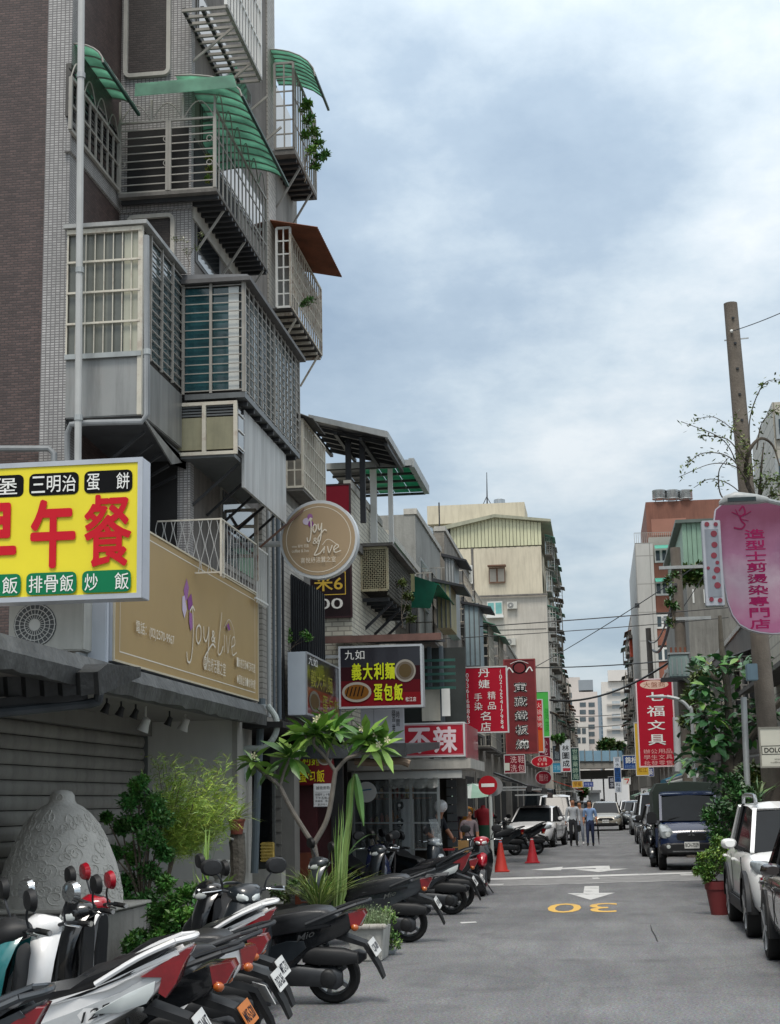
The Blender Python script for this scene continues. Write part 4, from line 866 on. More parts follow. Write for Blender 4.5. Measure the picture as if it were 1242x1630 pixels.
psign('red snack sign with two large white characters on the corner kiosk', 590, 1151, 740, 1206, YK-.12, .5, M('#b5192f', .4, .1, 2), [('text', '甜', .06, .34, .12, .88, ink('#e8c9cf'), .03), ('text', '不', .40, .64, .14, .88, ink('#e9d5da'), .03), ('text', '辣', .665, .915, .12, .88, ink('#e9d5da'), .025), ('line', '', .01, .985, .06, .94, ink('#d9aeb6'), .012)], frame=M('#d6d8d8', .4, .05, 2), fr=.03, name='light_box_sign')
cs = P(740, 1152, Y=YK-.12); ce = P(758, 1160, X=cs.x).y
o = T('sign_end_panel', 'faded pink acrylic end panel of the red snack sign', 'panel', (cs.x, YK, cs.z))
mk('panel', MB().box(cs.x+.005, cs.x+.03, YK-.12, ce, P(740, 1206, Y=YK-.12).z, cs.z), M('#a9606a', .3, .12, 4, coat=.4), o)
q = P(583, 1261, Y=29.4); o = T('round_sign', 'small round white clock-like sign by the kiosk', 'sign', q)
mk('disc', MB().lathe([(.001, 0), (.19, 0), (.19, .03), (.001, .03)], 24, q, 'y'), WH, o); mk('print', MB().bar(q+Vector((-.1, -.005, .03)), q+Vector((.1, -.005, .05)), .02), ink('#3a7a9a'), o)
# ================================================================= building with the dark billboard and the roof shed
YBB = 28.0; xb0 = P(505, 900, Y=YBB).x; xb1 = P(559, 900, Y=YBB).x; ztp = P(540, 775, Y=YBB).z; yb1 = P(627, 880, X=xb1).y
BB = T('apartment_building', 'three-storey cream tiled house with a dark billboard end wall and rooftop shed', 'building', (xb1, YBB, 0))
CT = Mtile('#d0cab8', '#8b857a', .22, .085, .5, .01, .1, stain=.45)
mk('wall', MB().box(-9, xb1, YBB, yb1, 2.75, ztp), CT, BB)
pt = P(560, 783, X=xb1).z; mk('parapet', MB().box(xb1-.12, xb1+.02, YBB-.01, P(608, 850, X=xb1).y, ztp-.02, ztp+.12), CONC_L, BB)
mk('beam', MB().box(xb1-.02, xb1+.06, YBB+.1, yb1, P(570, 880, X=xb1).z, P(570, 868, X=xb1).z), CONC_D, BB)
DB = M('#241418', .35, .3, 2, coat=.3)
psign('dark red billboard with gold numerals on the cream tiled end wall', 440, 772, 558, 985, YBB-.06, .05, DB, [('rect', '', .0, 1., .0, .30, ink('#7b1e2c')), ('rect', '', .0, 1., .28, .36, ink('#4f1720')), ('line', '', .3, .92, .66, .83, GOLD, .015), ('text', '米6', .50, .88, .685, .80, GOLD, .012), ('text', '1,000', .2, .88, .855, .945, ink('#e6e2da'), .006)], frame=M('#3b2326', .4, .1, 2), fr=.03, name='billboard')
# roof shed
SHD = T('roof_shed', 'grey metal roof shed on posts above the cream tiled house', 'roof shed', (xb1, YBB, ztp))
sm = M('#5b5d60', .5, .2, 2, metal=.3, streak=.3); sd = M('#35363a', .55, .2, 2, metal=.3)
p0, p1 = P(492, 664, Y=YBB-.3), P(613, 690, Y=YBB-.3); yE = P(640, 737, X=p1.x).y
mk('roof', MB().prism([(p0.x, p0.z), (p1.x, p1.z), (p1.x, p1.z-.06), (p0.x, p0.z-.06)], YBB-.3, yE, 'y'), sd, SHD)
mk('roof_edge', MB().prism([(p0.x, p0.z+.04), (p1.x+.05, p1.z+.03), (p1.x+.05, p1.z-.09), (p0.x, p0.z-.05)], YBB-.36, YBB-.31, 'y'), GALV, SHD)
mk('gutter', MB().box(p1.x+.003, p1.x+.06, YBB-.3, yE, p1.z-.1, p1.z+.03), GALV, SHD)
for k in range(5): y = YBB+.1+k*(yE-YBB-.3)/4; stick('rafter', (p0.x, y, p0.z-.11), (p1.x, y, p1.z-.11), .07, DARK, SHD)
for k in range(4): f = k/3; stick('purlin', (p0.x+(p1.x-p0.x)*f, YBB-.2, p0.z+(p1.z-p0.z)*f-.18), (p0.x+(p1.x-p0.x)*f, yE, p0.z+(p1.z-p0.z)*f-.18), .06, DARK, SHD)
for px, py in ((554, 690), (577, 735)): q = P(px, py, Y=YBB+.5); stick('post', (q.x, YBB+.5, ztp-.6), (q.x, YBB+.5, p1.z+.1), .1, sd, SHD)
Y2s = yE+.05; r0, r1 = P(520, 737, Y=Y2s), P(652, 732, Y=Y2s); y2e = P(677, 778, X=r1.x).y
SH2 = T('roof_shed', 'lower roof canopy with green see-through sheets on white posts', 'roof shed', (r1.x, Y2s, ztp))
n = 5
for k in range(n):
    xa_ = r0.x+(r1.x-r0.x)*k/n; xb_ = r0.x+(r1.x-r0.x)*(k+1)/n
    mk('roof_sheet', MB().prism([(xa_+.01, r0.z-.1), (xb_-.01, r0.z-.1), (xb_-.01, r0.z-.08), (xa_+.01, r0.z-.08)], Y2s, y2e, 'y'), Mtrans('#3d8f74', .6) if k >= 2 else sd, SH2)
for k in range(5): y = Y2s+(y2e-Y2s)*k/4; stick('purlin', (r0.x, y, r0.z-.14), (r1.x, y, r0.z-.14), .05, DARK, SH2)
mk('gutter', MB().box(r1.x-.02, r1.x+.09, Y2s, y2e, r0.z-.16, r0.z+.02), GALV, SH2); mk('front_beam', MB().box(r0.x, r1.x+.05, Y2s-.06, Y2s-.005, r0.z-.14, r0.z-.02), GALV, SH2)
for px, r_ in ((594, .06), (621, .045)): q = P(px, 745, Y=Y2s+.2); stick('post', (q.x, Y2s+.2, ztp-.8), (q.x, Y2s+.2, r0.z-.1), r_*2, WHITE, SH2)
# ================================================================= narrow street houses farther along, both sides
LAT = M('#a39c80', .7, .2, 4, rusty=.4)
def lattice(par, a, b, h, n, mat, name='lattice', r=.012):
    mb = MB(); a = Vector(a); b = Vector(b); U = Vector((0, 0, h)); m = max(2, round(h/((b-a).length/n)))
    for k in range(-m, n+1):
        for sgn in (0, 1):
            s0, s1 = max(0, -k), min(m, n-k)
            if s1 <= s0: continue
            f = lambda i: a+(b-a)*((k+i)/n if not sgn else 1-(k+i)/n)+U*(i/m)
            mb.bar(f(s0), f(s1), r)
    o = mk(name, mb, mat, par, smooth=0); o['kind'] = 'stuff'; return o
def barset(par, a, b, h, n, m, mat, r=.025, name='bars'):
    """bars too fine to be told apart at this distance: one part"""
    mb = MB(); a = Vector(a); b = Vector(b); U = Vector((0, 0, h))
    for k in range(n+1): mb.bar(a+(b-a)*k/n, a+(b-a)*k/n+U, r)
    for k in range(m+1): mb.bar(a+U*k/m, b+U*k/m, r)
    o = mk(name, mb, mat, par, smooth=0); o['kind'] = 'stuff'; return o
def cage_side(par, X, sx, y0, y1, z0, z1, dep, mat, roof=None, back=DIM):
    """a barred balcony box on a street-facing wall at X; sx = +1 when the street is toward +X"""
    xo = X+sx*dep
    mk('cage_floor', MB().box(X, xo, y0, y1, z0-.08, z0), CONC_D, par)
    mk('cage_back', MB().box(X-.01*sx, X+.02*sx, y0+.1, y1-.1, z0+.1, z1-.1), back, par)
    n = max(4, int((y1-y0)/.22)); barset(par, (xo, y0, z0), (xo, y1, z0), z1-z0, n, 4, mat); barset(par, (X, y0, z0), (xo, y0, z0), z1-z0, 3, 4, mat)
    if roof: mk('cage_roof', MB().prism([(X, z1+.25), (xo+.3*sx, z1-.05), (xo+.3*sx, z1-.08), (X, z1+.2)], y0-.1, y1+.1, 'y'), roof, par)
def ac_unit(label, c, face='y', s=1., group=None):
    """window or wall air conditioner: case, fan grille, bracket"""
    o = T('air_conditioner', label, 'air conditioner', c, rz=0 if face == 'y' else pi/2, group=group)
    L = lambda nm, mb, mt, **k: mk(nm, mb, mt, o, local=True, **k)
    L('case', MB().box(-.42*s, .42*s, 0, .34*s, 0, .58*s), M('#b9b8b0', .5, .08, 3, streak=.3), bev=.012)
    for k in range(4):
        r = (.06+.055*k)*s; L('grille_ring', MB().tube([(-.12*s+r*cos(a*pi/10), -.012, .29*s+r*sin(a*pi/10)) for a in range(21)], .006*s, 5), M('#c9c9c4', .5, .06, 4))
    L('fan_hole', MB().lathe([(.001, -.004), (.24*s, -.004), (.24*s, -.001)], 24, (-.12*s, 0, .29*s), 'y'), M('#5a5c5d', .6, .2, 4))
    sp_ = MB()
    for k in range(24): c_, s_ = cos(k*pi/12), sin(k*pi/12); sp_.bar((-.12*s+.05*s*c_, -.010, .29*s+.05*s*s_), (-.12*s+.235*s*c_, -.010, .29*s+.235*s*s_), .006*s)
    L('grille_spokes', sp_, M('#c9c9c4', .5, .06, 4)); L('grille_hub', MB().lathe([(.001, -.016), (.06*s, -.014), (.06*s, -.004)], 16, (-.12*s, 0, .29*s), 'y'), M('#c9c9c4', .5, .06, 4))
    L('bracket', MB().bar((-.35*s, .02, -.03), (-.35*s, .34*s, -.03), .04*s).bar((.35*s, .02, -.03), (.35*s, .34*s, -.03), .04*s), GALV)
    return o
ac_unit('large outdoor air conditioner with a round fan grille beside the white end panel', P(72, 1037, Y=14.0)-Vector((0, 0, .0)), s=.86)
def row_house(label, side, X, y0, y1, zt, wall, seed, floors=3, cages=(), back=12., z0=0., win=2, trim=CONC_L):
    rnd = random.Random(seed); sx = 1 if side == 'L' else -1
    o = T('street_house', label, 'building', (X, y0, z0)); xb = X-sx*back
    mk('wall', MB().box(X, xb, y0, y1, z0, zt), wall, o); mk('roof_edge', MB().box(X+.05*sx, X-.3*sx, y0-.03, y1+.03, zt+.002, zt+.15), trim, o)
    fh = (zt-z0-.3)/floors
    for f in range(floors):
        zb = z0+fh*f+.9
        for k in range(win):
            L = (y1-y0)/win; a = y0+L*k+L*.2; b = y0+L*(k+1)-L*.2
            if f == 0:
                mk('shop_opening_shade', MB().box(X-.02*sx, X+.02*sx, a-.3, b+.3, z0+.1, z0+2.5), DIM, o)  # dark slab on the solid wall, painted as the shop's shaded inside
            elif cages == 'all' or (f, k) in cages:
                cage_side(o, X, sx, a-.2, b+.2, zb-.15, zb+1.45, rnd.uniform(.4, .65), rnd.choice([GREYBAR, RUSTY, CREAMBAR]), rnd.choice([None, M('#4d7d69', .5, .2, 3), M('#5f6163', .5, .2, 3), M('#7d4c38', .7, .3, 3)]))
            else:
                w_ = mk('window', MB().box(X-.02*sx, X+.05*sx, a, b, zb, zb+1.3), ALU, o); mk('pane', MB().box(X+.04*sx, X+.06*sx, a+.08, (a+b)/2-.03, zb+.08, zb+1.22), Mglass(), w_); mk('pane', MB().box(X+.04*sx, X+.06*sx, (a+b)/2+.03, b-.08, zb+.08, zb+1.22), Mglass('#4f6f6c', .1), w_)
    return o
# first houses after the billboard, left side: lattice balcony, green awning, tall panels
XL = -4.4
o = row_house('grimy three-storey house whose lattice balcony hangs past the billboard', 'L', XL, yb1, 33.8, P(648, 893, X=XL).z, M('#8b8474', .85, .22, 1.2, .4, streak=.7), 3, cages=())
yl = 29.2; a = P(576, 940, Y=yl); b = P(616, 872, Y=yl)
c = T('balcony_cage', 'deep balcony box with cream diamond lattice on its near end', 'balcony cage', (b.x, yl, a.z))
lattice(c, (a.x, yl, a.z), (b.x, yl, a.z), b.z-a.z, 7, LAT, r=.03)
for x in (a.x, b.x): stick('post', (x, yl, a.z), (x, yl, b.z), .05, LAT, c)
for z in (a.z, b.z): stick('rail', (a.x, yl-.01, z), (b.x, yl-.01, z), .05, LAT, c)
ye_ = P(655, 985, X=b.x).y
lattice(c, (b.x, yl, a.z-.1), (b.x, ye_, a.z-.1), b.z-a.z+.1, 24, M('#5a5850', .7, .2, 4), r=.02)
mk('back_panel', MB().box(a.x, b.x-.03, yl+.06, ye_, a.z, b.z), M('#3f3c36', .8, .3, 2), c); mk('roof', MB().box(a.x, b.x+.12, yl-.1, ye_, b.z+.03, b.z+.09), CONC_D, c)
for k in range(7): y = yl+.2+k*.55; stick('floor_beam', (XL, y, a.z-.16), (b.x, y, a.z-.16), .07, DARK, c)
for k in range(3): y = yl+.5+k*1.2; stick('brace', (XL, y, a.z-.75), (b.x, y, a.z-.2), .05, DARK, c)
row_house('house with the green sloping awning on the left side of the street', 'L', XL, 34.2, 40.0, P(690, 943, X=XL).z, M('#7d776c', .85, .25, 1.2, .4, streak=.7), 5, cages=((1, 0), (1, 1), (2, 1)))
yl = 33.5; o = T('window_awning', 'bright green corrugated awning over a yellowed window panel', 'awning', (XL, yl, 6.5))
a = P(645, 900, Y=yl); b = P(672, 900, Y=yl)
for k in range(6): y = yl+.1+k*.62; mk('awning_sheet', MB().prism([(XL, a.z), (b.x+.35, a.z-.42), (b.x+.35, a.z-.44), (XL, a.z-.02)], y, y+.6, 'y'), Mtrans('#15795c', .4), o)
mk('front_panel', MB().box(P(645, 940, Y=yl).x, P(660, 940, Y=yl).x, yl+.02, yl+.06, P(650, 942, Y=yl).z, a.z-.05), M('#a6a179', .5, .15, 3, streak=.3), o); mk('side_sheet', MB().prism([(XL+.3, a.z-.12), (b.x+.32, a.z-.42), (b.x+.15, a.z-.95), (XL+.3, a.z-.9)], yl+.05, yl+.08, 'y'), Mtrans('#146a52', .4), o)
row_house('narrow grey house with a white arched window panel high on the left', 'L', XL-.1, 40.4, 47.0, P(735, 925, X=XL).z, M('#8f8f8a', .8, .18, 1.2, .3, streak=.5), 8, cages=((1, 0), (2, 1)))
row_house('house with slanted tin roof cage on the left, before the pale tall block', 'L', XL, 47.4, 57.0, P(768, 950, X=XL).z, M('#7f7a72', .85, .25, 1.2, .4, streak=.7), 9, cages='all')
row_house('shaded house on the left behind the red hanging signs', 'L', XL, 57.4, 76.0, 9.0, M('#8a847b', .85, .25, 1.2, .4, streak=.6), 12, cages='all', win=4)
row_house('low old house on the left under the white and teal vertical signs', 'L', XL+.2, 76.4, 126., 9.2, M('#908b84', .85, .22, 1.2, .4, streak=.5), 14, cages='all', win=8)
for i, (yy, px0, px1, py0, py1, mt, lb) in enumerate(((41.5, 712, 722, 885, 1010, GALV, 'tall dark steel duct against the grey house'), (44.5, 742, 762, 960, 1060, M('#8fa0a6', .5, .15, 2, streak=.3), 'blue-grey sheet-metal bay on the narrow grey house'), (36.5, 697, 716, 925, 1000, M('#a29a76', .6, .2, 2, streak=.4), 'yellowed corrugated bay above the restaurant roofs'))):
    a = P(px0, py1, Y=yy); b = P(px1, py0, Y=yy); o = T('wall_bay', lb, 'bay', (a.x, yy, a.z)); mk('panel', MB().box(a.x, b.x, yy, yy+1.6, a.z, b.z), mt, o)
    mk('roof', MB().prism([(a.x-.1, b.z+.08), (b.x+.35, b.z-.12), (b.x+.35, b.z-.17), (a.x-.1, b.z)], yy-.1, yy+1.8, 'y'), sd, o)
    for k in range(4): stick('seam', (a.x+(b.x-a.x)*k/3, yy-.012, a.z), (a.x+(b.x-a.x)*k/3, yy-.012, b.z), .03, ALU_D, o)
# low tin roofs and posts over the shops between the billboard house and the red hanging signs
o = T('shop_canopy', 'long dark tin canopy over the restaurant upper front with green glazing below', 'canopy', (XL, 27, 3.3))
za, zb = P(520, 1020, Y=27.).z, P(715, 1042, Y=31).z
mk('roof', MB().prism([(27., za), (27., za+.05), (31.5, zb+.35), (31.5, zb+.3)], XL-.2, P(690, 1050, Y=29).x, 'x'), sd, o); mk('roof_edge', MB().box(XL-.4, P(720, 1050, Y=29).x, 26.95, 27.02, za-.05, za+.07), M('#6d5048', .7, .3, 3), o)
for px in (684, 703): q = P(px, 1060, Y=30.75); stick('post', (q.x, 30.75, zk), (q.x, 30.75, za+.2), .08, PVC_D, o)
for k in range(5): q = P(672, 1052+k*11, Y=30.5); stick('louver', (XL, 30.5, q.z), (P(725, 1060, Y=30.5).x, 30.5, q.z), .05, M('#2f5b52', .4, .2, 3), o)
mk('panel', bx(672, 1096, 700, 1148, 30.6, .03), M('#b5b1a5', .6, .1, 2, streak=.3), o); mk('panel', bx(704, 1096, 716, 1140, 30.4, .03), WHITE, o)
mk('back_wall', bx(600, 1030, 740, 1160, 31.4, .05), M('#2f3433', .7, .3, 2), o)
# ================================================================= pale tall block in the middle distance
YDD = 129.0
def facing(name, px0, py0, px1, py1, Y, mat, par, th=.1, **k):
    a = P(px0, py1, Y=Y); b = P(px1, py0, Y=Y); zz = (P((px0+px1)/2, py0, Y=Y).z, P((px0+px1)/2, py1, Y=Y).z)
    return mk(name, MB().box(a.x, b.x, Y-th, Y, min(zz), max(zz)), mat, par, **k)
def window(par, px0, py0, px1, py1, Y, fr=M('#8d8f8a', .5, .1, 3), gl=None, nb=2, fw=.12, name='window'):
    a = P(px0, py1, Y=Y); b = P(px1, py0, Y=Y); w_ = mk(name, MB().box(a.x, b.x, Y-.10, Y-.005, a.z, b.z), fr, par); L = (b.x-a.x)/nb
    for k in range(nb): mk('pane', MB().box(a.x+L*k+fw*.6, a.x+L*(k+1)-fw*.6, Y-.13, Y-.105, a.z+fw, b.z-fw), gl or Mglass(), w_)
    return w_
xd0, xd1 = P(692, 1000, Y=YDD).x, P(872, 1000, Y=YDD).x
zdt = P(780, 822, Y=YDD).z
D = T('apartment_building', 'pale cream tall block with a yellow-green metal roof addition', 'building', (xd1, YDD, 0))
PALE_W = M('#c9c0ab', .85, .10, .25, streak=.35, dirt='#7d7465')
PALE_G = M('#b9b4aa', .85, .12, .25, streak=.35, dirt='#7d776d')
zm = P(800, 948, Y=YDD).z
mk('wall', MB().box(xd0, xd1, YDD, YDD+45, 0, zm), PALE_G, D); mk('wall', MB().box(xd0, xd1-.3, YDD+.02, YDD+45, zm+.01, P(780, 872, Y=YDD).z), PALE_W, D)
zr0, zr1 = P(716, 873, Y=YDD).z, P(790, 824, Y=YDD).z
SHG = M('#c6c5a4', .5, .1, .3, streak=.3)
xs0 = P(716, 850, Y=YDD).x; xs1 = P(862, 850, Y=YDD).x; nn = 26
for k in range(nn):
    f0, f1 = k/nn, (k+1)/nn; ht = lambda f: P(692+170*((f*146+24)/170), 838 if f < .02 else 838-(f/.5)*14 if f < .5 else 824+(f-.5)/.5*8, Y=YDD).z
    mk('roof_sheet', MB().prism([(xs0+(xs1-xs0)*f0+.02, zr0), (xs0+(xs1-xs0)*f1-.02, zr0), (xs0+(xs1-xs0)*f1-.02, ht(f1)), (xs0+(xs1-xs0)*f0+.02, ht(f0))], YDD-.06+.03*(k % 2), YDD+.1, 'y'), SHG, D)
mk('roof', MB().prism([(xd0-.2, P(692, 843, Y=YDD).z), ((xs0+xs1)/2, P(785, 820, Y=YDD).z), (xd1+.6, P(868, 828, Y=YDD).z), (xd1+.6, P(868, 832, Y=YDD).z), ((xs0+xs1)/2, P(785, 825, Y=YDD).z), (xd0-.2, P(692, 850, Y=YDD).z)], YDD-.5, YDD+40, 'y'), M('#9a9a86', .5, .15, 1, streak=.3), D)
facing('penthouse', 692, 822, 840, 850, YDD+8, PALE_W, D, 6)
facing('roof_opening_shade', 708, 840, 717, 866, YDD-.05, DIM, D); facing('wall_pier', 692, 842, 708, 872, YDD-.02, PALE_W, D)  # first slab: shade of a roof opening painted near-black, no hole is cut
facing('awning', 777, 901, 806, 903, YDD-.2, M('#6d5040', .7, .2, 3), D, .8)
window(D, 779, 903, 804, 929, YDD-.1, M('#7a5c47', .6, .2, 3), M('#a59d90', .4, .1, 2))
window(D, 776, 957, 800, 980, YDD-.1, M('#c9cac4', .5, .1, 2), M('#6ea7a4', .25, .15, 2)); window(D, 784, 1018, 803, 1037, YDD-.1, M('#b9b8b0', .5, .1, 2), M('#5f8f88', .25, .15, 2))
facing('ledge', 692, 948, 872, 950.5, YDD-.1, CONC_D, D, .25); facing('awning', 784, 1014, 803, 1020, YDD-.3, M('#3f8b6c', .5, .2, 2), D, .7)
facing('ledge', 775, 980, 802, 984, YDD-.1, WHITE, D, .4); facing('joint', 752, 872, 753.5, 948, YDD-.0, CONC_D, D, .03); facing('joint', 692, 1003, 870, 1004, YDD-.0, CONC_D, D, .03)
window(D, 727, 900, 752, 930, YDD-.2, WHITE, M('#8f8f88', .4, .15, 2), 2)
ac_unit('upper air conditioner on the pale tall block', P(815.5, 969, Y=YDD-.4), s=1.0); ac_unit('lower air conditioner on the pale tall block', P(813, 1027, Y=YDD-.4), s=1.0)
rnd = random.Random(5)
for f in range(8):      # barred balconies on its street side
    z = 1+f*2.95
    for k in range(6):
        y = YDD+1.5+k*6.2+rnd.uniform(-.5, .5)
        cage_side(D, xd1, 1, y, y+rnd.uniform(2.2, 4), z+rnd.uniform(-.3, .3), z+1.5+rnd.uniform(0, .4), rnd.uniform(.25, .7), rnd.choice([GREYBAR, WHITE, CREAMBAR]), rnd.choice([M('#4d8d79', .5, .2, 2), M('#7d7f7d', .5, .2, 2), M('#6d5a48', .6, .2, 2)]), rnd.choice([M('#8d9a94', .4, .2, 2), M('#6f8f8c', .3, .2, 2), M('#a19e94', .6, .2, 2)]))
SSTEEL = M('#b9bcbd', .25, .1, 2, metal=.85, streak=.2)
def tank(label, px, py0, py1, rpx, Y, grp=None):
    """ribbed stainless water tank on legs"""
    a = P(px, py1, Y=Y); b = P(px, py0, Y=Y); r = (P(px+rpx, py1, Y=Y)-P(px-rpx, py1, Y=Y)).x/2; H = b.z-a.z
    o = T('water_tank', label, 'water tank', a, group=grp); pr = [(.001, H*.14), (r, H*.14)]
    for k in range(9): pr += [(r*1.03, H*(.18+k*.082)), (r*.97, H*(.22+k*.082))]
    pr += [(r, H*.90), (r*.5, H*.97), (r*.2, H), (.001, H)]
    mk('body', MB().lathe(pr, 24, a), SSTEEL, o, smooth=60)
    for k in range(4): q = a+Vector((r*.8*cos(k*pi/2+.7), r*.8*sin(k*pi/2+.7), 0)); stick('leg', q, q+Vector((0, 0, H*.16)), r*.12, GALV, o)
    mk('ring', MB().tube([a+Vector((r*1.02*cos(k*pi/10), r*1.02*sin(k*pi/10), H*.14)) for k in range(21)], r*.05, 6), GALV, o); return o
tank('large ribbed steel water tank on the roof beside the pale block', 674, 836, 892, 17.5, 47)
tank('small steel water tank on top of the pale tall block', 796, 793, 822, 9, YDD+12)
o = T('brick_base', 'small orange brick plinth below the large steel water tank', 'plinth', P(674, 906, Y=47)); mk('plinth', bx(664, 890, 686, 902, 46.6, 1.2), M('#a5603f', .8, .2, 3), o)
a = P(776, 820, Y=YDD+10); b = P(775, 752, Y=YDD+10); o = T('antenna_mast', 'thin rooftop antenna mast with splayed feet on the pale block', 'antenna', a)
mk('mast', MB().tube([a, b], [.09, .03], 6), DARK, o)
for dx in (-.9, .9): stick('leg', a+Vector((dx, 0, -.1)), a+Vector((0, 0, 1.7)), .06, DARK, o)
a = P(699, 822, Y=60); o = T('antenna_mast', 'short bare antenna rod left of the pale block', 'antenna', a); stick('mast', a+Vector((0, 0, -2)), P(699, 800, Y=60), .05, DARK, o)
# next houses on the left beyond it
row_house('grey house beyond the pale block, shaded balconies over the street', 'L', P(893, 1120, Y=176).x, 176, 214, P(893, 1060, Y=180).z, M('#8f8d88', .85, .2, .3, streak=.5), 21, 6, cages='all', win=5)
row_house('far cream house with balconies left of the far white towers', 'L', P(905, 1140, Y=216).x, 216, 270, P(905, 1112, Y=216).z, M('#b5afa3', .85, .15, .2, streak=.4), 22, 5, cages='all', win=6)
# far office blocks
def block(label, px0, px1, py0, Y, wall, wins, gl=None, dep=25, crown=None, shared=None):
    a = P(px0, 1290, Y=Y); b = P(px1, py0, Y=Y); o = T('office_block', label, 'building', (a.x, Y, 0)); mk('wall', MB().box(a.x, b.x, Y, Y+dep, 0, b.z), wall, o)
    for (wx0, wx1, wy0, wy1, nx, ny) in wins:
        me = None
        for i in range(nx):
            for j in range(ny):
                cxp = wx0+(wx1-wx0)*(i+.5)/nx; cyp = wy0+(wy1-wy0)*(j+.5)/ny; hw_ = (wx1-wx0)/nx*.34; hh_ = (wy1-wy0)/ny*.30
                w_ = facing('window', cxp-hw_, cyp-hh_, cxp+hw_, cyp+hh_, Y-.02, gl or Mglass('#4a5358', .1), o, .06)
    return o
far_w = lambda h: M(h, .8, .07, .08, streak=.12)
block('dark glazed far block, leftmost behind the street', 886, 913, 1078, 330, far_w('#6f7880'), [(890, 904, 1090, 1150, 2, 6)], M('#3f4850', .1, .2, 1))
block('far pale tower with a blank side and one window column', 903, 923, 1078, 318, far_w('#bdb6b0'), [(904, 922, 1100, 1180, 1, 6)])
o = block('far pinkish-white apartment tower with paired windows', 918, 951, 1101, 300, far_w('#c3bab4'), [(921, 949, 1116, 1186, 2, 6)])
facing('crown', 922, 1086, 944, 1102, 306, far_w('#858c92'), o, 6)
o = block('slim bluish glass far block between the two pale towers', 955, 972, 1108, 420, far_w('#8b9aa6'), [(956, 967, 1112, 1176, 1, 9)], M('#5f788c', .1, .2, 1))
o = block('far broad white block with wide window bays right of centre', 966, 1018, 1084, 400, far_w('#d2cdc6'), [(972, 990, 1092, 1172, 1, 4), (992, 1008, 1092, 1172, 1, 4)], M('#a9b0b4', .3, .12, 1))
facing('crown', 968, 1069, 1000, 1086, 404, far_w('#cfcac4'), o, 5)
for k in range(4): facing('ledge', 966, 1100+k*20, 1018, 1102+k*20, 399.8, far_w('#b0aba5'), o, .8)
block('low pale far block under the left towers', 880, 936, 1150, 285, far_w('#c9c4bd'), [(884, 934, 1156, 1186, 6, 2)])
# footbridge across the end of the street
YBR = 235.0
FB = T('footbridge', 'concrete footbridge with blue glass railing across the street end', 'footbridge', (P(955, 1300, Y=YBR).x, YBR, 0))
facing('deck', 860, 1212, 1060, 1224, YBR, far_w('#9b9994'), FB, 5); facing('girder', 860, 1226, 1060, 1240, YBR-.3, far_w('#8b8a86'), FB, .6)
for k in range(9): facing('glass_panel', 905+k*13.2, 1195, 905+(k+1)*13.2-.8, 1211.5, YBR-5.1, M('#8fb4cc', .15, .08, .3), FB, .1)
for k in range(10): facing('post', 904.4+k*13.2, 1193, 905.2+k*13.2, 1212, YBR-5.2, ALU, FB, .15)
for px in (895, 1015): facing('pier', px-6, 1226, px+6, 1292, YBR+1, far_w('#8f8d88'), FB, 2)
o = T('hoarding', 'white construction hoarding seen under the footbridge', 'hoarding', (P(955, 1300, Y=262).x, 262, 0))
for k in range(5): facing('board', 905+k*19, 1231, 905+(k+1)*19-.6, 1297, 262, far_w('#d9dadb'), o, .2)
o = T('gate_hut', 'small grey kiosk in front of the white hoarding', 'kiosk', P(945, 1297, Y=258)); facing('wall', 938, 1262, 955, 1297, 257, far_w('#a5a8a8'), o, 2); facing('roof', 936, 1258, 957, 1262, 257, far_w('#6d7072'), o, 3)
# ================================================================= right side, far to near
YG = 144.0
xg0, xg1 = P(1017, 1000, Y=YG).x, P(1160, 900, Y=YG).x
G = T('apartment_building', 'tall red-brick and grey tiled block with teal awnings on the right', 'building', (xg0, YG, 0))
BRK = M('#8d5c4c', .85, .12, .4, streak=.25); GT = Mtile('#b3b1ac', '#8f8d88', 1.3, 2.6, 0., .05, .05, stain=.2)
zt_ = P(1060, 798, Y=YG+2.5).z
mk('wall', MB().box(P(1036, 900, Y=YG).x, xg1, YG+1.0, YG+30, 0, P(1050, 852, Y=YG).z), M('#9a9790', .85, .1, .3), G)
mk('penthouse', MB().box(P(1032, 850, Y=YG).x, xg1, YG+2.5, YG+20, 0, zt_), M('#7d5446', .85, .15, .4, streak=.4), G); facing('penthouse_face', 1038, 826, 1092, 852, YG+1.2, M('#96695a', .85, .1, .4), G, .2)
mk('tile_tower', MB().box(xg0, P(1041, 900, Y=YG).x, YG, YG+26, 0, P(1030, 864, Y=YG).z), GT, G)
for f in range(5):
    yb_ = 870+f*52.5; facing('spandrel', 1041, yb_+26, 1100, yb_+52, YG+.9, BRK, G, .3)
    window(G, 1043+f*1.2, yb_+3, 1062+f*1.2, yb_+26, YG+.6, WHITE, M('#39454a', .1, .2, 1), 2, .18); window(G, 1064+f*1.2, yb_+3, 1092+f*1.2, yb_+26, YG+.6, WHITE, M('#6aa69f', .2, .15, 1), 2, .18)
    a = P(1042+f*1.2, yb_+1, Y=YG); b = P(1096, yb_-5, Y=YG); mk('awning', MB().prism([(YG+.3, b.z), (YG-1.0, a.z-.25), (YG-1.0, a.z-.3), (YG+.3, b.z-.06)], a.x, b.x, 'x'), M('#4fa08c', .5, .1, 1), G) if f in (0, 1) else None
barset(G, (xg0, YG, P(1030, 864, Y=YG).z), (P(1092, 864, Y=YG).x, YG, P(1060, 864, Y=YG).z), .95, 26, 1, GREYBAR, .04, 'roof_rail')
for i, px in enumerate((1050, 1071, 1092)): tank(['first steel water tank on the red-brick block, above the tiled tower', 'middle steel water tank on the red-brick block', 'steel water tank on the red-brick block nearest the utility pole'][i], px, 779, 797, 11, YG+2.7)
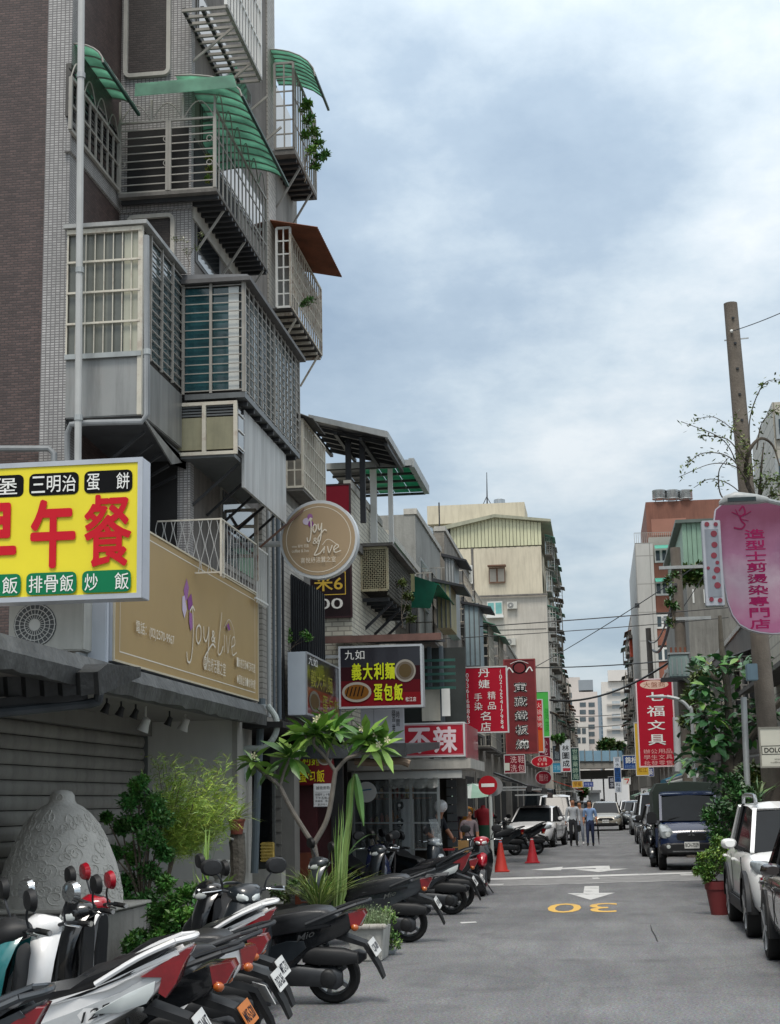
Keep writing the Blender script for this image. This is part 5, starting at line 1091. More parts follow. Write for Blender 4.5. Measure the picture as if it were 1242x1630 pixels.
# balconies of the houses past it
xr_far = P(1003, 1100, Y=190).x
row_house('narrow house with a red-orange balcony beyond the red-brick block', 'R', P(1010, 1100, Y=176).x, 176, 205, P(1010, 985, Y=178).z, M('#b5b0a8', .85, .15, .3, streak=.3), 31, 6, cages='all', win=3)
o = T('balcony_cage', 'orange-red solid balcony high over the right side of the street', 'balcony cage', P(1010, 1050, Y=172)); facing('panel', 1003, 1022, 1021, 1049, 172, M('#b5492f', .7, .15, 1), o, 3); facing('roof', 1000, 1016, 1022, 1021, 172, M('#5a5450', .7, .2, 1), o, 4); facing('base', 1003, 1050, 1021, 1054, 172, CONC_D, o, 3)
row_house('far right row of old houses near the footbridge', 'R', P(1003, 1150, Y=206).x, 206, 232, P(1003, 1100, Y=206).z, M('#8f8a82', .85, .2, .3, streak=.4), 32, 5, cages='all', win=3)
row_house('old shaded house on the right behind the red stationery sign', 'R', 4.6, 100, 143, 9.5, M('#8d8981', .85, .2, .5, streak=.5), 33, 3, cages='all', win=6)
# concrete-walled house with a green sheet-metal top
YH = 70.0
Hh = T('street_house', 'bare concrete house with a green corrugated metal top storey', 'building', (P(1097, 1000, Y=YH).x, YH, 0))
xh0, xh1 = P(1097, 1000, Y=YH).x, P(1175, 1000, Y=YH).x; zh = P(1120, 920, Y=YH).z
mk('wall', MB().box(xh0, xh1+6, YH, YH+22, 0, zh), M('#77756f', .9, .18, .6, .4, streak=.65), Hh)
zg = P(1115, 832, Y=YH+3).z; xg_0 = P(1088, 880, Y=YH+3).x
for k in range(12): x = xg_0+k*.22; mk('metal_sheet', MB().box(x, x+.2, YH+3+.03*(k % 2), YH+3.2, zh-.2, zg), M('#7d9a86', .5, .12, 1, streak=.35), Hh)
mk('upper_wall', MB().box(xg_0, xh1+6, YH+3.25, YH+18, zh-.3, zg-.02), M('#7d9a86', .5, .12, 1, streak=.35), Hh)
mk('roof', MB().box(xg_0-.3, xh1+6, YH+2.8, YH+18, zg, zg+.15), M('#55605a', .5, .2, 1), Hh)
for px in (1104, 1122): facing('slot', px-.8, 938, px+.8, 960, YH-.01, M('#c9c9c4', .6, .1, 1), Hh, .02)
row_house('dim two-storey house on the right behind the transformer pole', 'R', 4.4, 44, 69.5, 6.6, M('#6f6b65', .85, .2, .6, streak=.6), 35, 2, cages='all', win=6)
# nearer right: low shop with jumbled roof
LS = T('low_shop', 'low dark shop with patched roofs behind the plants on the right', 'shop', (4.6, 24, 0))
mk('wall', MB().box(4.6, 14, 22, 43.5, 0, 3.3), M('#4d4a46', .85, .25, 1, .4, streak=.5), LS)
a = P(1150, 1045, Y=36.); mk('roof', MB().prism([(3.6, a.z-.6), (3.6, a.z-.5), (12, a.z+1.4), (12, a.z+1.3)], 30, 41, 'y'), M('#5d5b57', .7, .3, 1, .5, streak=.5, metal=.2), LS)
mk('beam', MB().box(3.7, 8, 29.8, 30, a.z-.85, a.z-.55), DARK, LS); mk('gap_shade_sheet', MB().box(4.2, 12, 30.3, 30.5, 3.3, a.z-.2), DIM, LS)  # the sheet behind the beam paints the shade under the roof
for k in range(4): x = 3.75+k*.7; stick('post', (x, 29.9, .1), (x, 29.9, a.z-.5), .09, CONC_D, LS)
mk('eave', MB().prism([(3.2, 2.85), (3.2, 2.95), (5.4, 3.55), (5.4, 3.4)], 23, 29.5, 'y'), M('#8d8b86', .6, .25, 2, .4, streak=.5), LS)
for k in range(5): y = 23.4+k*1.2; mk('roof_patch', MB().prism([(3.1+.2*(k % 3), 3.0+.1*(k % 2)), (3.1+.2*(k % 3), 3.04+.1*(k % 2)), (4.6, 3.5), (4.6, 3.45)], y, y+1.0, 'y'), [M('#b3b2ad', .6, .15, 2, streak=.4), M('#6e6862', .7, .2, 2, rusty=.4), GALV][k % 3], LS)
# tall house at the right frame edge
RB = T('apartment_building', 'tall cream grid-tiled house at the right edge behind the utility pole', 'building', (P(1232, 800, Y=38).x, 38, 0))
mk('wall', MB().box(P(1233, 700, Y=38).x, 14, 38, 43, 3, P(1236, 640, Y=38).z), Mtile('#b9b4a6', '#8a857a', .3, .3, 0., .02, .08), RB)
for k in range(3): window(RB, 1236, 660+k*70, 1262, 700+k*70, 38, ALU)
# ================================================================= hanging signs farther down the street
def hsign(*a, **k): return psign(*a, frame=k.pop('frame', M('#c9c9c9', .5, .06, 2)), **k)
hsign('red hair-dye shop sign with white phone numbers down both sides', 736, 1061, 807, 1167, 38.5, .25, REDD, [
    ('cols', '0936168863', .11, .175, .09, .86, WH), ('cols', '(02)25417984', .83, .89, .05, .95, WH), ('text', '丹', .38, .62, .03, .16, WH, .006), ('text', '婕', .38, .62, .20, .33, WH, .006),
    ('text', '手', .28, .45, .40, .52, WH), ('text', '染', .28, .45, .54, .66, WH), ('text', '精', .57, .74, .38, .50, WH), ('text', '品', .57, .74, .54, .65, WH), ('text', '名', .40, .62, .68, .81, WH, .006), ('text', '店', .40, .62, .84, .97, WH, .006)], fr=.03)
DKR = M('#6e1c20', .5, .2, 3)
hsign('tall dark red teppanyaki sign with an emblem and black outlined characters', 806, 1049, 852, 1200, 41, .22, DKR, [('ell', '', .28, .72, .03, .16, BLK), ('ell', '', .33, .67, .045, .145, DKR), ('path', [(.10, .13), (.18, .09), (.30, .14)], 0, 1, 0, 1, WH, .03), ('path', [(.70, .14), (.82, .09), (.90, .13)], 0, 1, 0, 1, WH, .03), ('path', [(.22, .05), (.36, .03), (.5, .02), (.64, .03), (.78, .05)], 0, 1, 0, 1, WH, .012)] +
      [q for i, ch in enumerate('寅藏鐵板燒') for q in (('text', ch, .30, .72, .245+i*.15, .355+i*.15, WH, .045), ('text', ch, .30, .72, .245+i*.15, .355+i*.15, BLK, .008))], frame=M('#8a3a3a', .5, .1, 2), fr=.03)
hsign('slim red and orange sign partly behind the dark red teppanyaki sign', 846, 1113, 864, 1198, 47, .2, RED, [('rect', '', 0, 1, .58, 1, ink('#c95f2e')), ('cols', '火鍋燒烤', .5, .9, .06, .55, ink('#e6c9c0'))], fr=.03)
hsign('bright green blank-looking sign above the slim red sign', 853, 1100, 874, 1174, 52, .2, M('#48b24a', .5, .06, 2), [('cols', '健康', .66, .92, .35, .9, ink('#2f8c3a'))], fr=.03)
hsign('maroon shop sign with thin white edge under the slim red sign', 858, 1173, 876, 1206, 55, .2, ink('#6d1f33'), [('cols', '小吃', .35, .75, .1, .9, ink('#cfb0b4'))], fr=.02)
hsign('dark red shoe-washing sign with pale characters', 803, 1201, 836, 1231, 44, .15, ink('#7d2230'), [('text', '洗', .30, .60, .08, .46, ink('#d9b7b7')), ('text', '鞋', .66, .95, .08, .46, ink('#d9b7b7')), ('text', '洗', .30, .60, .54, .92, ink('#d9b7b7')), ('text', '包', .66, .95, .54, .92, ink('#d9b7b7')), ('rect', '', .02, .26, .45, .85, ink('#c9cfc4'))], fr=.02)
hsign('red oval sign with two white characters and small dots', 846, 1203, 881, 1222, 50, .15, ink('#b0202f'), [('rows', '小鳥', .3, .72, .14, .5, WH), ('ell', '', .28, .37, .6, .82, ink('#dc9a90')), ('ell', '', .45, .54, .6, .82, ink('#dc9a90')), ('ell', '', .62, .71, .6, .82, ink('#dc9a90'))], shape='ellipse', case=ink('#d3c8c6'))
hsign('plain dark red oval noodle sign just below the oval sign with dots', 853, 1227, 878, 1249, 53, .15, ink('#8d2030'), [('rows', '麵粉', .2, .8, .25, .75, ink('#cf9a9a'))], shape='ellipse')
hsign('white vertical sign with large black characters far left', 893, 1177, 908, 1229, 92, .2, ink('#c9d0d6'), [('text', '林', .2, .85, .18, .36, BLK, .01), ('text', '圖', .2, .85, .40, .60, BLK, .01), ('text', '成', .2, .85, .64, .84, BLK, .01), ('rect', '', .2, .9, .88, .97, ink('#b03a45'))], fr=.03)
hsign('dark teal vertical sign with pale boxed characters', 910, 1190, 922, 1243, 100, .2, ink('#1f3f3c'), [('cols', '世華藥師局', .2, .8, .03, .97, ink('#9fb5a2'))], fr=.03)
hsign('small light blue sign below the leafy overhang on the left', 880, 1214, 893, 1230, 80, .2, ink('#3b87a6'), [('rows', '牙醫', .1, .9, .3, .75, ink('#9cc3d2'))], fr=.02)
hsign('dark vertical sign in the shade left of the white character sign', 880, 1186, 892, 1212, 84, .2, ink('#39424a'), [('cols', '書局', .25, .8, .1, .9, ink('#8f9aa0'))], fr=.02)
hsign('small mustard yellow sign under the dark teal vertical sign', 911, 1243, 928, 1254, 105, .2, ink('#c1973f'), [('rows', '早餐', .15, .85, .2, .8, ink('#7b4a20'))], fr=.02)
hsign('small blue sign right of the mustard yellow sign', 929, 1244, 945, 1253, 112, .2, ink('#2c3f86'), [('rows', '停車場', .1, .9, .2, .8, ink('#a9b4d6'))], fr=.02)
o = hsign('tall red stationery sign with large white characters', 1018, 1080, 1071, 1221, 62, .28, REDD, [('ell', '', .12, .88, .02, .12, ink('#d7b6a4')), ('rows', '大盤商', .2, .8, .04, .10, ink('#8a4a33')), ('text', '七', .27, .74, .155, .255, WH, .012), ('text', '福', .27, .74, .31, .43, WH, .008), ('text', '文', .27, .74, .475, .585, WH, .012), ('text', '具', .27, .74, .635, .755, WH, .010),
    ('rows', '辦公用品', .12, .9, .80, .85, ink('#dca8a4')), ('rows', '學生文具', .12, .9, .865, .915, ink('#dca8a4')), ('rows', '批發零售', .12, .9, .93, .98, ink('#dca8a4'))], frame=M('#d9c2c2', .5, .06, 2), fr=.05)
hsign('yellow vertical sign half hidden by the red stationery sign', 1013, 1150, 1030, 1235, 72, .2, M('#c9a22a', .5, .06, 2), [('cols', '冰果室飲料', .35, .8, .05, .8, ink('#a06d1a')), ('rows', '松江', .15, .85, .85, .93, ink('#8a5a18'))], fr=.03)
hsign('blue shop sign with white characters left of the yellow vertical sign', 992, 1202, 1016, 1225, 84, .2, ink('#27457f'), [('rows', '錦松', .15, .92, .12, .58, WH, .01), ('rows', '日式燒肉', .15, .92, .68, .90, ink('#7f97c4'))], fr=.03)
hsign('slim vertical sign with dark characters on white and blue', 979, 1205, 988, 1262, 98, .2, ink('#c5ccd6'), [('rect', '', 0, 1, .3, .7, ink('#2b4f86')), ('cols', '京木家日本料理', .2, .8, .02, .98, ink('#22303f'))], fr=.03)
hsign('dark round-cornered sign with two pale characters beside the slim vertical sign', 969, 1236, 979, 1256, 104, .2, ink('#2b2d38'), [('cols', '燒茶', .25, .8, .1, .9, ink('#b9bcc4'))], fr=.02)
hsign('white convenience store sign with a red and green seven', 992, 1237, 1004, 1249, 108, .2, ink('#d9d6d2'), [('poly', [(.2, .2), (.8, .2), (.8, .36), (.2, .36)], 0, 1, 0, 1, ink('#c9552e')), ('poly', [(.66, .36), (.82, .36), (.58, .85), (.42, .85)], 0, 1, 0, 1, ink('#b02a35')), ('poly', [(.1, .05), (.9, .05), (.9, .12), (.1, .12)], 0, 1, 0, 1, ink('#2f7a4d'))], fr=.02)
hsign('small dark blue sign under the yellow vertical sign', 1032, 1222, 1041, 1236, 74, .2, ink('#2a3c80'), [('cols', '藥', .2, .8, .1, .9, WH)], fr=.02)
hsign('faded pink sign beside the street-lamp post', 1067, 1178, 1074, 1219, 64, .2, ink('#b5605f'), [('cols', '文具', .2, .8, .1, .6, ink('#d5a0a0'))], fr=.02)
hsign('small black and white sign under the right canopies', 1021, 1255, 1031, 1271, 66, .1, ink('#cfd2d2'), [('text', 'S', .25, .75, .2, .8, BLK, .02)], fr=.02)
# pink hair-salon sign on the pole
YP = 25.2
pk = [((x-1201)/55, (904.5-y)/107.5) for x, y in ((1160, 797), (1250, 797), (1256, 812), (1256, 1000), (1240, 1011), (1222, 1012), (1203, 1009), (1188, 1004), (1175, 995), (1166, 980), (1160, 958), (1157, 930), (1151, 870), (1147, 825), (1150, 806))]
def Mpink():
    m = bpy.data.materials.new('pink_print'); m.use_nodes = True; t_ = m.node_tree; b_ = t_.nodes['Principled BSDF']; tcx = N(t_, 'ShaderNodeTexCoord'); s_ = N(t_, 'ShaderNodeSeparateXYZ'); t_.links.new(tcx.outputs['Object'], s_.inputs[0])
    nz_ = N(t_, 'ShaderNodeTexNoise', i_Scale=3.5, i_Detail=6.0); t_.links.new(tcx.outputs['Object'], nz_.inputs[0])
    v_ = math_n(t_, 'ADD', math_n(t_, 'MULTIPLY', s_.outputs[2], .42), math_n(t_, 'ADD', .34, math_n(t_, 'MULTIPLY', nz_.outputs[0], .3)))
    t_.links.new(ramp(t_, v_, [(.10, lin('#97597b')), (.42, lin('#ad96a3')), (.58, lin('#8f5f7c')), (.85, lin('#703751'))]), b_.inputs['Base Color']); b_.inputs['Roughness'].default_value = .4; return m
MAG = ink('#8c1d50'); MAG2 = ink('#7a1a45')
a = P(1146, 1012, Y=YP); b = P(1256, 797, Y=YP)
o = sign('pink hair-salon sign with rounded lower corners and magenta characters', a.x, b.x, a.z, b.z, YP, .2, Mpink(), [('cols', '造型士剪燙染專門店', .40, .66, .20, .965, MAG, .028),
    ('path', [(.35, .06), (.40, .03), (.42, .08), (.36, .11), (.37, .14), (.41, .17), (.36, .20), (.27, .19)], 0, 1, 0, 1, MAG2, .025), ('path', [(.25, .07), (.38, .10), (.50, .07)], 0, 1, 0, 1, MAG2, .014), ('path', [(.30, .05), (.36, .12), (.46, .14)], 0, 1, 0, 1, MAG2, .012)], case=M('#b9b4be', .4, .1, 2, metal=.3), shape=pk)
YP -= .32; a = P(1118, 966, Y=YP); b = P(1153, 828, Y=YP); o = T('sign_lamp_box', 'grey steel box punched with dark red round holes beside the pink sign', 'lamp box', (a.x, YP+.3, a.z))
z0_, z1_ = P(1140, 964, Y=YP).z, P(1130, 828, Y=YP).z; xa_ = P(1121, 900, Y=YP).x; xb_ = P(1151, 900, Y=YP).x
mk('case', MB().box(xa_, xb_, YP+.02, YP+.25, z0_, z1_), M('#b3b5bb', .4, .08, 2, metal=.4, streak=.3), o, bev=.01)
mk('inner_panel', MB().box(xa_+.04, xb_-.04, YP+.01, YP+.018, z0_+.14, z1_-.14), M('#8a8f97', .4, .1, 2, metal=.3, streak=.3), o)
hole = M('#7a2a3a', .6, .1, 3)
for k, (u, v, r) in enumerate(((.28, .955, .038), (.75, .95, .034), (.62, .84, .05), (.62, .71, .047), (.56, .585, .047), (.72, .50, .03), (.22, .44, .026), (.68, .415, .05), (.5, .33, .03), (.66, .235, .05), (.3, .075, .035), (.75, .06, .036))):
    c_ = Vector((xa_+(xb_-xa_)*u, YP+.005, z0_+(z1_-z0_)*v)); mk('hole', MB().lathe([(.001, -.003), (r, -.003), (r, .006)], 16, c_, 'y'), hole, o)
psign('cream board with a boxed word in dark capitals at the right edge', 1211, 1157, 1262, 1222, 21.5, .06, M('#b5b3a6', .5, .06, 2), [('line', '', .06, 1.2, .46, .68, BLK, .008), ('text', 'DOLC', .14, .66, .51, .63, BLK, .02), ('text', 'E', .70, .80, .51, .63, BLK, .02), ('text', 'since 1998', .42, .9, .77, .81, BLK), ('text', 'coffee & tea', .30, .9, .85, .89, BLK)], name='shop_board', frame=M('#77756c', .5, .1, 2), fr=.02)
# ================================================================= plants
def leafM(h, v=.28): return M(h, .42, .25, 4, island=v)
BARK = M('#6a5f52', .85, .25, 8, .6); STEM = M('#5a6a3c', .7, .2, 8); SOIL = M('#2f261e', .95, .3, 8)
def leaf_pts(c, d, up, L, wd, bend=.25):
    """a folded, slightly drooping blade: 2 x 3 quads worth of faces"""
    d = Vector(d).normalized(); s_ = d.cross(Vector(up)); s_ = s_.normalized() if s_.length > 1e-4 else Vector((1, 0, 0)); u = s_.cross(d)
    c = Vector(c); pts = []
    for f, k in ((0, .12), (.3, .85), (.62, 1.0), (1, .04)):
        m_ = c+d*L*f-u*L*bend*f*f; pts += [m_-s_*wd/2*k+u*wd*.12*k, m_, m_+s_*wd/2*k+u*wd*.12*k]
    fs = []
    for i in range(3): fs += [(3*i, 3*i+1, 3*i+4, 3*i+3), (3*i+1, 3*i+2, 3*i+5, 3*i+4)]
    return pts, fs
def small_leaf(mb, c, L, rnd, up=.5):
    d = Vector((rnd.gauss(0, 1), rnd.gauss(0, 1), rnd.gauss(0, .7)+up*.3)).normalized(); s_ = d.cross(Vector((rnd.gauss(0, .5), rnd.gauss(0, .5), 1))).normalized(); w_ = L*.45
    c = Vector(c); mb.add([c, c+d*L*.5-s_*w_/2, c+d*L, c+d*L*.5+s_*w_/2], [(0, 1, 2, 3)])
def clump(mb, c, r, n, L, rnd, up=.5):
    r = (r, r, r) if isinstance(r, (int, float)) else r
    for _ in range(n):
        a = rnd.uniform(0, 2*pi); z = rnd.uniform(-1, 1); k = sqrt(1-z*z); q = rnd.uniform(.45, 1)**.6
        small_leaf(mb, (c[0]+r[0]*k*cos(a)*q, c[1]+r[1]*k*sin(a)*q, c[2]+r[2]*z*q), L*rnd.uniform(.6, 1.2), rnd, up)
def bush(label, base, clumps, n, L, mats, trunk=None, name='shrub', cat='shrub', seed=1, group=None, tm=None):
    """clumps (dx,dy,dz,r): each a cloud of leaf faces fed by its own twig"""
    rnd = random.Random(seed); base = Vector(base); o = T(name, label, cat, base, group=group)
    tb = MB(); tr = trunk or .02; mid = base+Vector((clumps[0][0]*.2, 0, min(c[2] for c in clumps)*.6))
    tb.tube(curve([base, (base+mid)/2+Vector((.02, .01, 0)), mid], 4), [tr*(1-.03*k) for k in range(9)], 7)
    for c in clumps:
        q = base+Vector(c[:3]); tb.tube(curve([mid, (mid+q)/2+Vector((rnd.uniform(-.05, .05), 0, .03)), q], 4), [tr*.6*(1-.08*k) for k in range(9)], 5)
    mk('trunk', tb, tm or BARK, o)
    per = max(1, n//sum(1 for _ in clumps))
    bs = [MB() for _ in mats]
    for c in clumps:
        for k in range(3):
            mb = bs[rnd.randrange(len(bs))]; f = .5 if k else .9
            q = (base.x+c[0]+rnd.uniform(-.5, .5)*c[3]*(k > 0), base.y+c[1]+rnd.uniform(-.5, .5)*c[3]*(k > 0), base.z+c[2]+rnd.uniform(-.5, .5)*c[3]*(k > 0))
            clump(mb, q, (c[3]*f, c[3]*f, c[3]*f*.8), per//3, L, rnd)
    for mb, m_ in zip(bs, mats):
        if mb.v: x = mk('crown', mb, m_, o, smooth=0, fixn=False); x['kind'] = 'stuff'
    return o
G_D = leafM('#2f5329'); G_M = leafM('#456f35'); G_L = leafM('#56793a'); G_Y = leafM('#8fa83c'); G_O = leafM('#4d5a2c')
# --- glossy dark bush and feathery bright one beside the dome
b0 = P(232, 1475, Y=16.5); sc_ = 1/151.
def cl(base_px, Y, pts, k):  # clumps given as picture places on the plant's own depth
    b = P(*base_px, Y=Y); out = []
    for (x, y, r, dy) in pts: q = P(x, y, Y=Y); out.append((q.x-b.x, dy, q.z-b.z, r*k))
    return b, out
k165 = 16.5/2500
b, c_ = cl((230, 1455), 16.5, [(222, 1235, 16, 0), (240, 1262, 24, .05), (208, 1262, 20, -.05), (255, 1290, 24, .05), (215, 1295, 26, 0), (190, 1300, 20, .1), (243, 1320, 26, -.1), (180, 1345, 18, 0), (205, 1345, 20, .1), (262, 1345, 18, 0), (235, 1372, 22, 0), (205, 1392, 20, .05), (262, 1390, 18, 0), (185, 1395, 14, 0), (170, 1288, 8, 0), (247, 1415, 24, -.1), (205, 1420, 20, -.1)], k165)
b.z = .3
b, c_ = b, c_
bush('glossy dark green leafy tree with thin trunk beside the pale dome', P(230, 1470, Y=16.5), [(x, y, z, r) for x, y, z, r in c_], 15000, .06, [G_M, leafM('#5d8c40'), leafM('#47763a')], .03, 'small_tree', 'tree', 3)
# feathery light green plant: sprays of needles along arching twigs
b = P(262, 1425, Y=17.2); o = T('feathery_shrub', 'feathery yellow-green shrub in front of the white wall', 'shrub', b); rnd = random.Random(8); tb = MB(); fb = [MB(), MB(), MB()]
for (x, y) in ((258, 1215), (285, 1222), (300, 1240), (330, 1235), (345, 1255), (355, 1270), (365, 1262), (340, 1290), (360, 1290), (320, 1275), (300, 1290), (275, 1245), (335, 1310), (350, 1310), (310, 1310), (290, 1265), (325, 1255), (370, 1280), (308, 1225), (270, 1275), (345, 1222)):
    e = P(x, y, Y=17.2)+Vector((0, rnd.uniform(-.3, .3), 0)); m_ = b+(e-b)*.55+Vector((rnd.uniform(-.05, .05), 0, .12)); c = curve([b+Vector((0, 0, .0)), b+Vector((.12, 0, .55)), m_, e], 6); tb.tube(c, [.012*(1-.9*i/len(c))+.002 for i in range(len(c))], 5)
    for i in range(len(c)//3, len(c)):
        for _ in range(30):
            q = c[i]+Vector([rnd.gauss(0, .075) for _ in range(3)]); d = Vector((rnd.gauss(.5, .6), rnd.gauss(0, .6), rnd.gauss(.25, .5))).normalized(); L = rnd.uniform(.05, .13)
            s_ = d.cross(Vector((rnd.gauss(0, 1), rnd.gauss(0, 1), rnd.gauss(0, 1)))).normalized()*.0045
            fb[rnd.randrange(3)].add([q-s_, q+s_, q+d*L], [(0, 1, 2)])
            for kk in range(3):
                q2 = q+d*L*(.2+.25*kk); d2 = (d+s_.normalized()*rnd.choice([-1, 1])*.9).normalized(); fb[rnd.randrange(3)].add([q2, q2+s_*1.0, q2+d2*L*.45], [(0, 1, 2)])
mk('trunk', tb, BARK, o)
for mb, h in zip(fb, ('#93ab45', '#aec452', '#82a046')): x = mk('crown', mb, leafM(h, .2), o, smooth=0, fixn=False); x['kind'] = 'stuff'
# low shrubs and long blades in front
b, c_ = cl((262, 1490), 15.2, [(222, 1480, 22, 0), (250, 1462, 26, .1), (285, 1450, 28, 0), (270, 1420, 22, .1), (305, 1440, 26, 0), (320, 1465, 24, 0), (240, 1435, 20, .1), (290, 1475, 26, -.1), (335, 1450, 18, 0), (215, 1500, 20, -.2), (310, 1410, 20, .15), (340, 1425, 18, .1), (285, 1405, 20, .2), (345, 1475, 20, 0), (250, 1490, 24, -.15)], 15.2/2500)
bush('low bright green shrub behind the white scooter seats', P(268, 1510, Y=15.2), [(x, y, max(.05, z), r) for x, y, z, r in c_], 9000, .07, [G_M, leafM('#6a9a45'), leafM('#557f3c')], .015, seed=5)
def blades(label, base, n, L, spread, wd, mats, seed, bend=.9, name='grass_clump', cat='plant', lean=(0, 0)):
    rnd = random.Random(seed); base = Vector(base); o = T(name, label, cat, base); bs = [MB() for _ in mats]
    for i in range(n):
        a = rnd.uniform(0, 2*pi); l_ = L*rnd.uniform(.5, 1.1); d = Vector((cos(a)*spread*rnd.uniform(.2, 1)+lean[0], sin(a)*spread*rnd.uniform(.2, 1)+lean[1], 1)).normalized(); out = Vector((d.x, d.y, 0)); s_ = d.cross(Vector((-sin(a), cos(a), .2))).normalized(); s_ = Vector((-sin(a), cos(a), 0))
        q = base+Vector((rnd.gauss(0, .03), rnd.gauss(0, .03), 0)); R = []
        for k in range(7):
            f = k/6; m_ = q+d*l_*f+(out*.9-Vector((0, 0, .55)))*l_*bend*f*f*spread*rnd.uniform(.8, 1.0); w_ = wd*(1-f**3)*(.6+.4*f if f < .5 else .8)+.001; R.append([m_-s_*w_/2, m_+s_*w_/2])
        bs[rnd.randrange(len(bs))].loft(R, False, False)
    for mb, m_ in zip(bs, mats):
        if mb.v: x = mk('leaves', mb, m_, o, smooth=60, fixn=False); x['kind'] = 'stuff'
    return o
blades('upright sword-leaved plant by the white wall', P(322, 1470, Y=16.3), 11, 1.0, .28, .05, [leafM('#4f7a3a'), leafM('#7d9a4a'), leafM('#9dad55')], 4, .5, 'sword_plant', lean=(.02, 0))
blades('broad pale-leaved plant behind the grey headlight', P(335, 1455, Y=15.0), 9, .55, .7, .09, [leafM('#9fb04e'), leafM('#7f9a42')], 6, .7, 'broad_leaf_plant', lean=(.15, 0))
# white urn, stump with a red pot, hose
q = P(350, 1412, Y=19.5); o = T('stone_urn', 'white stone urn with rings against the white wall', 'urn', q)
mk('bowl', MB().lathe([(.001, 0), (.09, .0), (.07, .05), (.06, .10), (.12, .16), (.16, .22), (.165, .28), (.185, .30), (.18, .33), (.15, .33), (.13, .27), (.001, .26)], 22, q), M('#b5b4ae', .7, .1, 5, .2), o)
q = P(378, 1450, Y=19.0); zt = P(375, 1325, Y=19.0).z; o = T('tree_stump', 'weathered grey post-like tree stump with a tap beside the urn', 'stump', q)
rnd = random.Random(2); mk('trunk', MB().tube([q+Vector((rnd.uniform(-.015, .015), 0, (zt-q.z)*k/8)) for k in range(9)], [.12, .105, .1, .1, .095, .1, .095, .1, .085], 9), M('#5a554d', .9, .3, 9, 1.0, bsc=25), o, smooth=25)
tp = P(364, 1334, Y=18.9); mk('tap', MB().tube([tp+Vector((.06, 0, -.02)), tp, tp+Vector((-.05, 0, 0)), tp+Vector((-.06, 0, -.04))], .014, 7), GALV, o)
q2 = P(377, 1328, Y=18.95); o = T('flower_pot', 'small terracotta pot of grassy leaves on top of the stump', 'plant pot', q2)
mk('pot', MB().lathe([(.001, 0), (.07, 0), (.095, .15), (.105, .15), (.105, .18), (.085, .18), (.001, .15)], 18, q2), M('#7d4335', .8, .15, 5), o)
rnd = random.Random(3); mb = MB()
for k in range(26): pt, fs = leaf_pts(q2+Vector((0, 0, .17)), (rnd.gauss(.35, .5), rnd.gauss(0, .4), rnd.uniform(.3, 1)), (0, 0, 1), rnd.uniform(.18, .36), .022, .5); mb.add(pt, fs)
x = mk('leaves', mb, leafM('#8b9a4a'), o, smooth=60, fixn=False); x['kind'] = 'stuff'
pipe('thick grey drainpipe standing in front of the restaurant window', [P(405, 1390, Y=21.3), P(410, 1250, Y=21.3), P(417, 1112, Y=21.3)], .052, M('#5f6a70', .5, .12, 3, streak=.25), clamps=((P(417, 1125, Y=21.3), (0, 0, 1)),))
pipe('pale plastic hose looping around the grey drainpipe', curve([P(427, 1124, Y=21.2), P(440, 1145, Y=21.1), P(438, 1170, Y=21.1), P(420, 1190, Y=21.1), P(392, 1192, Y=21.1), P(387, 1205, Y=21.1), P(390, 1240, Y=21.15)], 8), .042, M('#a9b0ab', .35, .1, 4, .3, bsc=50), name='drain_hose', cat='hose')
# --- plumeria: forked stem, rosettes of large leaves
YPL = 20.0; p = lambda x, y: P(x, y, Y=YPL)
o = T('plumeria_tree', 'forked plumeria tree with rosettes of long bright leaves over the scooters', 'tree', p(505, 1440)); tb = MB()
def limb(pts, r0, r1):
    c = curve([p(*q[:2])+Vector((0, q[2] if len(q) > 2 else 0, 0)) for q in pts], 6); tb.tube(c, [r0+(r1-r0)*i/(len(c)-1) for i in range(len(c))], 8); return c
limb([(512, 1452), (506, 1390), (499, 1345)], .05, .045)
limb([(499, 1345), (465, 1290), (446, 1252)], .034, .028); limb([(446, 1252), (425, 1235), (405, 1218), (402, 1212)], .026, .018); limb([(446, 1252), (452, 1230), (462, 1206)], .022, .018)
limb([(499, 1345), (522, 1300), (534, 1228)], .036, .03); limb([(534, 1228), (518, 1205), (500, 1185), (502, 1170)], .024, .019); limb([(520, 1208), (524, 1190), (530, 1165, .1)], .02, .018)
limb([(534, 1228), (552, 1208), (572, 1200), (582, 1180)], .026, .02); limb([(566, 1201), (590, 1198), (606, 1190)], .02, .016); limb([(490, 1185), (486, 1170)], .018, .016)
mk('trunk', tb, M('#77716a', .8, .2, 8, .4), o)
PLF = []
for h in ('#5f8a38', '#7ea548', '#4a7530', '#90b358'):
    pt, fs = leaf_pts((0, 0, 0), (1, 0, 0), (0, 0, 1), 1, .29, .25); me = bpy.data.meshes.new('plumeria_leaf'); me.from_pydata([tuple(v) for v in pt], [], fs); me.materials.append(M(h, .38, .12, 5)); me.shade_smooth(); PLF.append(me)
rnd = random.Random(12)
def put_leaf(par, me, c, d, L, roll=0., wd=1.):
    x = bpy.data.objects.new('leaf', me); COL.objects.link(x); x.parent = par; d = Vector(d).normalized(); s_ = Vector((0, 0, 1)).cross(d)
    s_ = s_.normalized() if s_.length > .01 else Vector((0, 1, 0)); u = d.cross(s_); m_ = Matrix((d*L, s_*L*wd, u*L)).transposed().to_4x4(); m_.translation = Vector(c)-base_of(par); x.matrix_local = m_ @ Matrix.Rotation(roll, 4, 'X')
